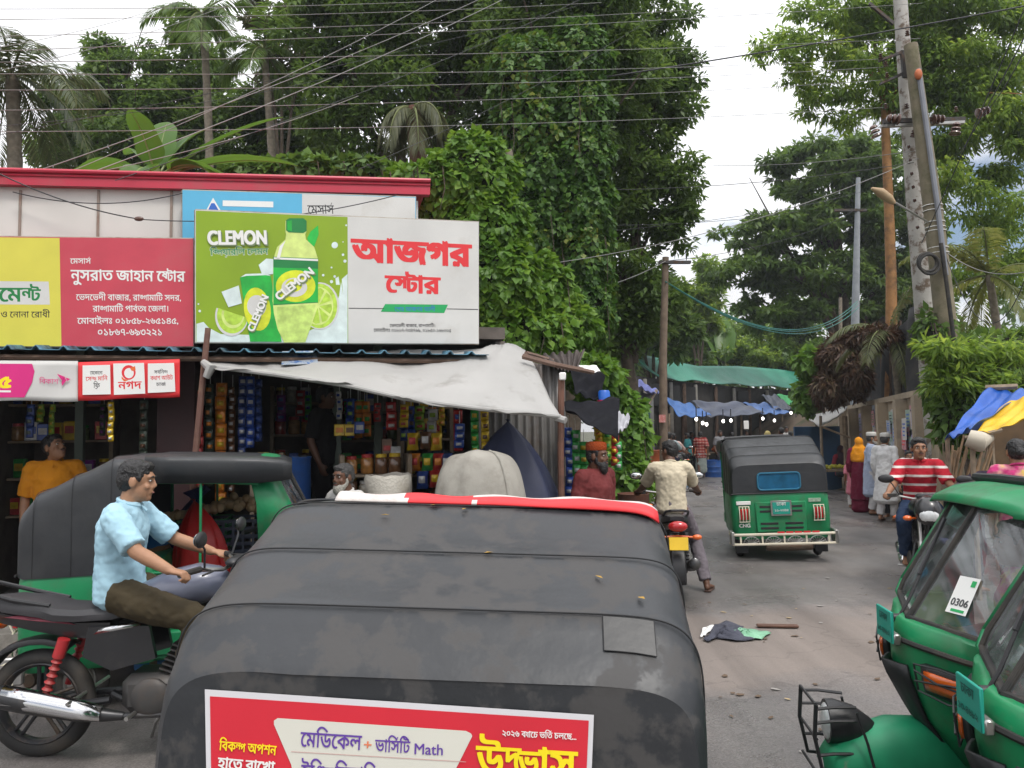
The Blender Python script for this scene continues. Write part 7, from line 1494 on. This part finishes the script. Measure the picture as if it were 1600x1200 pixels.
def txt_local(m, s, o, ux, uy, n, wd, off, bold=.02):
    run, tw = shape(s); k = wd / tw
    for j, (dx, dy) in enumerate(((-bold, 0), (bold, 0), (0, bold))):
        for ch, x, gx, gy, y in run:
            vs, tr, _, _ = glyph(ch)
            if tr: m.add([o + ux * ((x + p[0] * gx + dx) * k) + uy * ((p[1] * gy + y + dy) * k) + n * (off + .0003 * j) for p in vs], tr)
    return m
nearleft = lp.u.cross(lp.v).dot(lp.n) < 0
ux = -lp.u if nearleft else lp.u
txt_local(MB(), '0', V(), V((1, 0, 0)), V((0, 0, 1)), V((0, 1, 0)), .1, 0)
m = MB(); txt_local(m, '0306', lp.pt(.281 if nearleft else .19, .105), ux, lp.v, lp.n, .092, .0055, .03); m.build('lettering', M('dark grey lettering', (.05, .05, .055), .6), st, False, False)
# lettering on the moving rickshaw's back and number plates
X1, Z1, Y_ = V((1, 0, 0)), V((0, 0, 1)), V((0, -1, 0))
def rear_text(t, s, x0, z, wd, mat, y=-.032, b=.03, name='lettering'): m = MB(); txt_local(m, s, V((x0, y, z)), X1, Z1, Y_, wd, 0, b); return m.build(name, mat, t, False, False)
rear_text(MR, 'CNG', -.555, .455, .15, INKW, -.008, .05); rear_text(MR, 'BAJAJ' if False else 'TAXI' if False else 'ঢাকা', -.06, .735, .12, INKW, -.068, .01); rear_text(MR, '১১-২৩৪৫', -.09, .66, .18, INKW, -.068, .01)
MB().box((-.48, -.01, .775), (.19, .012, .05), 0, bev=.015).build('name_plate', INKW, MR); MB().box((.44, -.006, .79), (.16, .008, .05), 0, bev=.01).build('name_plate', M('faded print', (.30, .40, .30), .6, var=.4, scale=30), MR)
m = MB()
for q in range(5): m.box((.40 - .11 * q, -.15, .40), (.09, .006, .02))
m.build('tape_strip', INKR, MR)
PLK = M('plate lettering teal dark', (.01, .08, .07), .6)
for rk in (R1, R2, R3):
    m = MB(); txt_local(m, 'ঢাকা', V((.045, 2.3425, 1.005)), -X1, Z1, V((0, 1, 0)), .09, 0, .01); m.build('lettering', PLK, rk, False, False); m = MB(); txt_local(m, '১৩-৪৬৮২', V((.07, 2.3425, .945)), -X1, Z1, V((0, 1, 0)), .14, 0, .01); m.build('lettering', PLK, rk, False, False)

# motorcycles
BKP = M('black motorcycle paint', (.012, .012, .014), .3, var=.2, coat=.4, dirt=(.05, .045, .04), dscale=6, dlo=.55, dhi=.9); MRED = M('red shock spring', (.42, .025, .03), .4, dirt=(.2, .05, .04)); GREYT_ = M('grey blue tank', (.12, .13, .18), .3, coat=.4)
L1 = (-2.055, 4.50, 0); rz1 = R(-87)
motorcycle('black motorcycle with red rear springs ridden left to right', L1, rz1, BKP, shock=MRED, tank=GREYT_, scuff=M('dark pink stripe', (.30, .06, .09), .4))
L2 = (1.78, 8.85, 0); rz2 = R(-7)
motorcycle('black motorcycle with a yellow plate waiting in the street', L2, rz2, BKP, plate=PLATEY)
L3 = (4.40, 8.35, 0); rz3 = R(157)
motorcycle('black motorcycle coming towards the viewer', L3, rz3, BKP)
L4 = (4.75, 22.6, 0); rz4 = R(-30)
motorcycle('motorcycle carrying two people by the vine hedge', L4, rz4, BKP)
for i, (px, D, rz) in enumerate(((1222, 31, 60), (1236, 30, 70), (1250, 29, 75))): motorcycle('motorcycle parked in the dim row at the right end of the market, ' + ('leftmost', 'middle', 'rightmost')[i], (*P(px, 600, D).xy, 0), R(rz), M('maroon motorcycle paint', (.12, .012, .02), .3) if i else BKP)

# ================================================================ people
J = ride(1.06, .05); J.update(pelvis=(0, -.215, .935), waist=(0, -.22, 1.09), chest=(0, -.205, 1.27), neck=(0, -.175, 1.415), head=(0, -.13, 1.54), sl=(-.172, -.185, 1.355), sr=(.172, -.185, 1.355), kl=(-.20, .29, .79), kr=(.20, .29, .79), al=(-.17, .21, .41), ar=(.17, .21, .41), tl=(-.18, .36, .35), tr=(.18, .36, .35)); J['wl'] = (-.335, .195, 1.075); J['wr'] = (.335, .195, 1.075)
for k, s in (('l', -1), ('r', 1)): J['e' + k] = (s * .27, -.015, 1.17); J['h' + k] = (s * .10, -.19, .905)
person('motorcyclist in a light blue polo shirt and olive trousers', L1, rz1, J, SK_C, cloth('light blue polo', (.36, .56, .66)), cloth('olive trousers', (.052, .040, .022), bump=.3), grip=True, vox=.007, yaw=.18, pitch=-.1, shoes=BLACK, moustache=False, loose=.017)
J = ride(1.06, .06); J['wl'] = (-.34, .19, 1.075); J['wr'] = (.34, .19, 1.075)
J.update(pelvis=(0, -.25, .955), waist=(0, -.24, 1.10), kr=(.27, .0, .55), ar=(.36, -.22, .09), tr=(.43, -.08, .035))
person('motorcyclist in a cream shirt with one sandalled foot on the road', L2, rz2, J, SK_B, cloth('cream shirt', (.56, .49, .36)), cloth('grey mauve trousers', (.16, .14, .155)), grip=True, vox=.008, yaw=.75, shoes=M('brown sandal', (.06, .03, .02), .6))
J = ride(1.06, .08); J['wl'] = (-.34, .19, 1.075); J['wr'] = (.34, .19, 1.075)
person('motorcyclist in a red polo with white stripes and jeans', L3, rz3, J, SK_A, bands('red striped polo', [(.42, .018, .032), (.66, .60, .56), (.42, .018, .032)], .098, 2, (.58, .84)), cloth('blue jeans', (.022, .040, .085), bump=.3), grip=True, vox=.008, yaw=.12, moustache=True)
person('shopkeeper in an orange shirt looking up to the right', (*P(88, 600, 7.2).xy, .10), R(-155), stand(), SK_A, cloth('orange shirt', (.58, .22, .012)), cloth('dark trousers', (.03, .03, .035)), vox=.008, yaw=-.1 + R(100) * 0 + .9, pitch=.35, sc=1.03, beard=None, moustache=True)
person('grey bearded man in a white shirt between the rickshaws', (*P(541, 600, 6.35).xy, 0), R(140), stand(), SK_B, cloth('white shirt', (.62, .60, .57)), cloth('dark trousers', (.03, .03, .035)), hair=HAIRG, beard=BEARDG, vox=.008, sc=.925, yaw=.1)
person('bearded man in a maroon tunic and rust cap beside the tin wall', (*P(927, 600, 7.15).xy, 0), R(-140), stand(), SK_B, cloth('maroon tunic', (.15, .032, .032)), cloth('dark trousers', (.03, .03, .035)), beard=HAIRK, cap=cloth('rust knitted cap', (.30, .055, .012), bump=.6, bscale=70), sleeve=.95, hem=.5, vox=.008, sc=1.0, yaw=.35)
person('shop hand in dark clothes standing tall inside the second shop', (*P(505, 600, 8.15).xy, .62), R(-100), stand(), SK_B, cloth('black shirt', (.012, .011, .012)), cloth('black trousers', (.014, .013, .015)), vox=.012)
person('dim figure bending over goods beside the navy tarpaulin', (*P(712, 600, 7.9).xy, .16), R(60), stand(lean=.25), SK_B, cloth('dark shirt', (.02, .025, .04)), cloth('black trousers', (.014, .013, .015)), vox=.012, pitch=-.5)
person('man in a red plaid shirt and grey wrap walking away', (*P(1092, 600, 27.6).xy, 0), R(-6), stand(step=.22), SK_B, bands('red plaid', [(.42, .10, .09), (.60, .42, .38)], .10, 2, (.55,), 0), None, wrap=cloth('grey green wrap', (.30, .34, .32)), wraplen=.25, vox=.012, hem=.75, hemr=(.20, .16), sleeve=.45)
J = ride(1.06, .05); J['wl'] = (-.34, .19, 1.075); J['wr'] = (.34, .19, 1.075)
person('motorcycle passenger in a grey vest seen from behind', V(L4) + Matrix.Rotation(rz4, 3, 'Z') @ V((0, -.32, .03)), rz4, J, SK_B, cloth('grey vest', (.30, .36, .37)), cloth('navy trousers', (.02, .02, .035)), vox=.012)
person('motorcycle driver half hidden in front of the grey vest', L4, rz4, J, SK_B, cloth('pale pink shirt', (.5, .36, .33)), cloth('navy trousers', (.02, .02, .035)), vox=.012, grip=True)
for lb, px, D, rz, c, sc_, hr in [('shopper with a yellow headcloth behind the moving rickshaw', 1197, 25, 10, (.62, .50, .17), 1.0, 1), ('man in a maroon shirt at the market, seen over the rickshaw roof', 1219, 26.5, 20, (.09, .025, .03), 1.06, 0), ('person in blue behind the man in maroon', 1232, 27.5, -30, (.07, .09, .26), .98, 0), ('seller in red behind the dim market table', 1092, 30.5, 160, (.32, .03, .03), 1.0, 0), ('seller in dark clothes beside the light bulbs', 1078, 31, 190, (.05, .045, .05), 1.0, 0), ('man in white under the bright green sheet', 1226, 33, 170, (.55, .54, .52), 1.08, 0), ('person in brown standing at the market greens', 1165, 34, 140, (.15, .07, .04), 1.0, 0), ('tall person in grey near the blue tub', 1122, 29.5, 200, (.2, .2, .21), 1.02, 0), ('person in a teal shirt left of the plaid shirted man', 1072, 27.5, 60, (.03, .16, .17), .98, 0), ('shopper in pale lilac under the grey stall sheet', 1142, 30, -20, (.36, .33, .42), .97, 0), ('person in dark red before the parked motorcycles', 1243, 27, 90, (.22, .03, .05), 1.0, 0)]:
    person(lb, (*P(px, 600, D).xy, 0), R(rz), stand(), SK_B, cloth('shirt of ' + lb[:24], c), cloth('dark trousers', (.03, .03, .035)), scarf=cloth('yellow headcloth', (.62, .5, .2)) if hr else None, vox=.014, sc=sc_, group='shoppers and sellers at the market')
person('woman in an orange headscarf and a maroon gown', (*P(1338, 600, 16.2).xy, 0), R(-35), stand(), SK_A, cloth('maroon gown', (.15, .012, .035)), None, scarf=cloth('orange headscarf', (.78, .30, .015), bump=.3), wrap=cloth('maroon gown', (.15, .012, .035)), wraplen=.06, vox=.010, sleeve=.95, hem=.3, hemr=(.22, .18), sc=.93, shoes=BLACK)
person('man in a white cap and pale blue robe beside the orange scarf', (*P(1356, 600, 15.7).xy, 0), R(-110), stand(), SK_A, cloth('pale blue robe', (.40, .46, .60)), cloth('white trousers', (.62, .60, .60)), hair=HAIRG, beard=BEARDG, cap=cloth('white cap', (.68, .66, .62)), sleeve=.95, hem=.42, vox=.010, sc=.99, shoes=BLACK)
person('man in a long white robe and white cap with his back turned', (*P(1378, 600, 14.6).xy, 0), R(-50), stand(step=.06), SK_A, cloth('white robe', (.74, .73, .73)), cloth('white trousers', (.62, .60, .60)), hair=HAIRG, beard=BEARDG, cap=cloth('white cap', (.68, .66, .62)), sleeve=.95, hem=.40, hemr=(.25, .19), vox=.010, sc=.985, shoes=M('brown sandal', (.06, .03, .02), .6))
person('small child in pink beside the woman in maroon', (*P(1326, 600, 17).xy, 0), R(-20), stand(), SK_A, cloth('pink child dress', (.60, .20, .26)), cloth('white child trousers', (.6, .58, .56)), vox=.012, sc=.66, hem=.5)
J = stand(); 
for k, s in (('l', -1), ('r', 1)): J['k' + k] = (s * .14, .34, .52); J['a' + k] = (s * .12, .28, .09); J['t' + k] = (s * .13, .42, .04)
def sit(dz=-.42):
    J = stand()
    for q in ('pelvis', 'waist', 'chest', 'neck', 'head', 'sl', 'sr', 'el', 'er', 'wl', 'wr', 'hl', 'hr'): p = J[q]; J[q] = (p[0], p[1], p[2] + dz)
    for k, s in (('l', -1), ('r', 1)): J['k' + k] = (s * .13, .36, .50); J['a' + k] = (s * .12, .32, .09); J['t' + k] = (s * .13, .46, .04); J['w' + k] = (s * .12, .30, .62)
    return J
person('seated fruit seller in a maroon shawl behind the yellow fruit', (*P(1309, 600, 21.6).xy, 0), R(-160), sit(), SK_B, cloth('maroon shawl', (.26, .03, .05)), cloth('dark trousers', (.03, .03, .035)), vox=.014, scarf=cloth('dark headcloth', (.04, .02, .03)))
person('boy peering out behind the red striped motorcyclist', (*P(1414, 600, 13.9).xy, 0), R(170), stand(), SK_A, cloth('beige boy shirt', (.45, .36, .22)), cloth('dark trousers', (.03, .03, .035)), vox=.012, sc=.80)
person('crouching seller in white left of the red motorcyclist', (*P(1397, 600, 15.2).xy, 0), R(130), sit(-.30), SK_A, cloth('white shirt', (.62, .60, .57)), cloth('dark trousers', (.03, .03, .035)), vox=.012, sc=.85)
J = stand(); J.update(waist=(0, .10, 1.06), chest=(0, .30, 1.10), neck=(0, .46, 1.08), head=(0, .58, 1.06), sl=(-.175, .40, 1.07), sr=(.175, .40, 1.07), el=(-.2, .45, .80), er=(.2, .45, .80), wl=(-.15, .55, .58), wr=(.15, .55, .58))
person('person bending down in a purple top beyond the green roof', (*P(1497, 600, 8.4).xy, 0), R(-75), J, SK_A, cloth('purple top', (.11, .075, .13)), cloth('navy trousers', (.02, .02, .035)), vox=.010, sc=1.05)
person('woman in a pink and yellow flowered top with her hair in a bun', (*P(1584, 600, 7.0).xy, 0), R(-20), stand(), SK_A, floral('pink yellow flowers', (.50, .03, .16), (.55, .22, .25), (.62, .42, .10), 9), cloth('dark trousers', (.03, .03, .035)), long_hair=True, vox=.009, sc=.99, sleeve=.5)
person('passenger in flowered pink seated inside the parked rickshaw', (*P(1588, 600, 3.55).xy, .25), R(70), sit(-.44), SK_A, floral('pink yellow flowers passenger', (.50, .03, .16), (.55, .22, .25), (.62, .42, .10), 12), cloth('navy trousers', (.02, .02, .035)), vox=.012, sc=.9)
person('driver in a dim shirt sitting at the wheel of the passing rickshaw', (*(LR.location + Matrix.Rotation(R(-88), 3, 'Z') @ V((0, 1.38, 0))).xy, .20), R(-88), sit(-.44), SK_B, cloth('dim check shirt', (.10, .09, .10)), cloth('dark trousers', (.03, .03, .035)), vox=.014, sc=.86) if False else None

# ================================================================ litter on the road
def rag(label, px, py, pts, mat, name='rag', group='litter on the road', cat='litter', h=.03):
    c = G(px, py); t = thing(name, label, cat, (c.x, c.y, .006), 0, group); P0 = [G(x, y) - c for x, y in pts]; n = len(P0); m = MB(); ctr = sum(P0, V()) / n
    m.grid(lambda u, v: ctr.lerp(P0[int(u * n) % n].lerp(P0[(int(u * n) + 1) % n], (u * n) % 1), v) + V((0, 0, .008 + h * (1 - v * v) * (.6 + .4 * math.sin(u * 40 + v * 9)) + .012 * abs(math.sin(u * 23 + v * 7)))), 60, 8); solid(m.build('cloth', mat, t, smooth=80), .004); return t
rag('dark grey rag lying flattened on the road', 1140, 990, [(1098, 1003), (1108, 995), (1116, 980), (1135, 974), (1162, 982), (1158, 992), (1180, 1003), (1150, 1005), (1120, 1000), (1108, 1006)], M('dark rag', (.055, .058, .08), .85, var=.2, bump=.4), h=.05)
rag('pale green plastic sheet on the road beside the grey rag', 1170, 994, [(1132, 992), (1150, 984), (1180, 988), (1205, 992), (1190, 1002), (1160, 1001)], M('pale green plastic', (.20, .42, .27), .35, var=.2, bump=.5, bscale=9), h=.025)
rag('white scrap of cloth showing beside the canopy edge', 1103, 985, [(1094, 1000), (1098, 985), (1118, 979), (1114, 986), (1102, 996)], INKW, h=.02)
c = G(1215, 982); t = thing('plank', 'broken reddish brown plank lying on the road', 'plank', (c.x, c.y, .012), -.12, 'litter on the road'); MB().box((0, 0, .012), (.36, .06, .022), 0, bev=.006).build('board', M('wet red wood', (.12, .06, .04), .7, var=.3), t)
for i in range(46):
    px, py = random.choice([(random.uniform(1090, 1390), random.uniform(930, 1190)), (random.uniform(1100, 1400), random.uniform(900, 1010))]); c = G(px, py); s = random.uniform(.012, .05)
    q = MB(); q.poly([(s * math.cos(a) * random.uniform(.6, 1.1), s * .6 * math.sin(a) * random.uniform(.6, 1.1), .004 + random.uniform(0, .006)) for a in (0, 1.2, 2.4, 3.6, 5)]); o = q.build('litter_scrap', random.choice([M('grey scrap', (.3, .28, .26), .8), M('brown scrap', (.12, .08, .05), .8), M('brown scrap', (.12, .08, .05), .8), M('grey scrap', (.3, .28, .26), .8), M('tan scrap', (.4, .3, .16), .8)])); o.location = (c.x, c.y, .006); o.rotation_euler = (0, 0, random.uniform(0, 6)); tag(o, 'tiny scrap of litter on the wet road', 'litter', 'scraps scattered on the road')

# ================================================================ moist air
hz = MB().box((6, 40, 9.5), (140, 112, 23)).build('haze', [], None, False); hz['kind'] = 'stuff'
hm = bpy.data.materials.new('moist air'); hm.use_nodes = True; hn = hm.node_tree.nodes; hn.remove(hn['Principled BSDF']); pv = hn.new('ShaderNodeVolumePrincipled'); pv.inputs['Color'].default_value = (.86, .91, .96, 1); pv.inputs['Density'].default_value = .0009; pv.inputs['Anisotropy'].default_value = .2
hm.node_tree.links.new(pv.outputs[0], hn['Material Output'].inputs['Volume']); hz.data.materials.append(hm)
finalize()
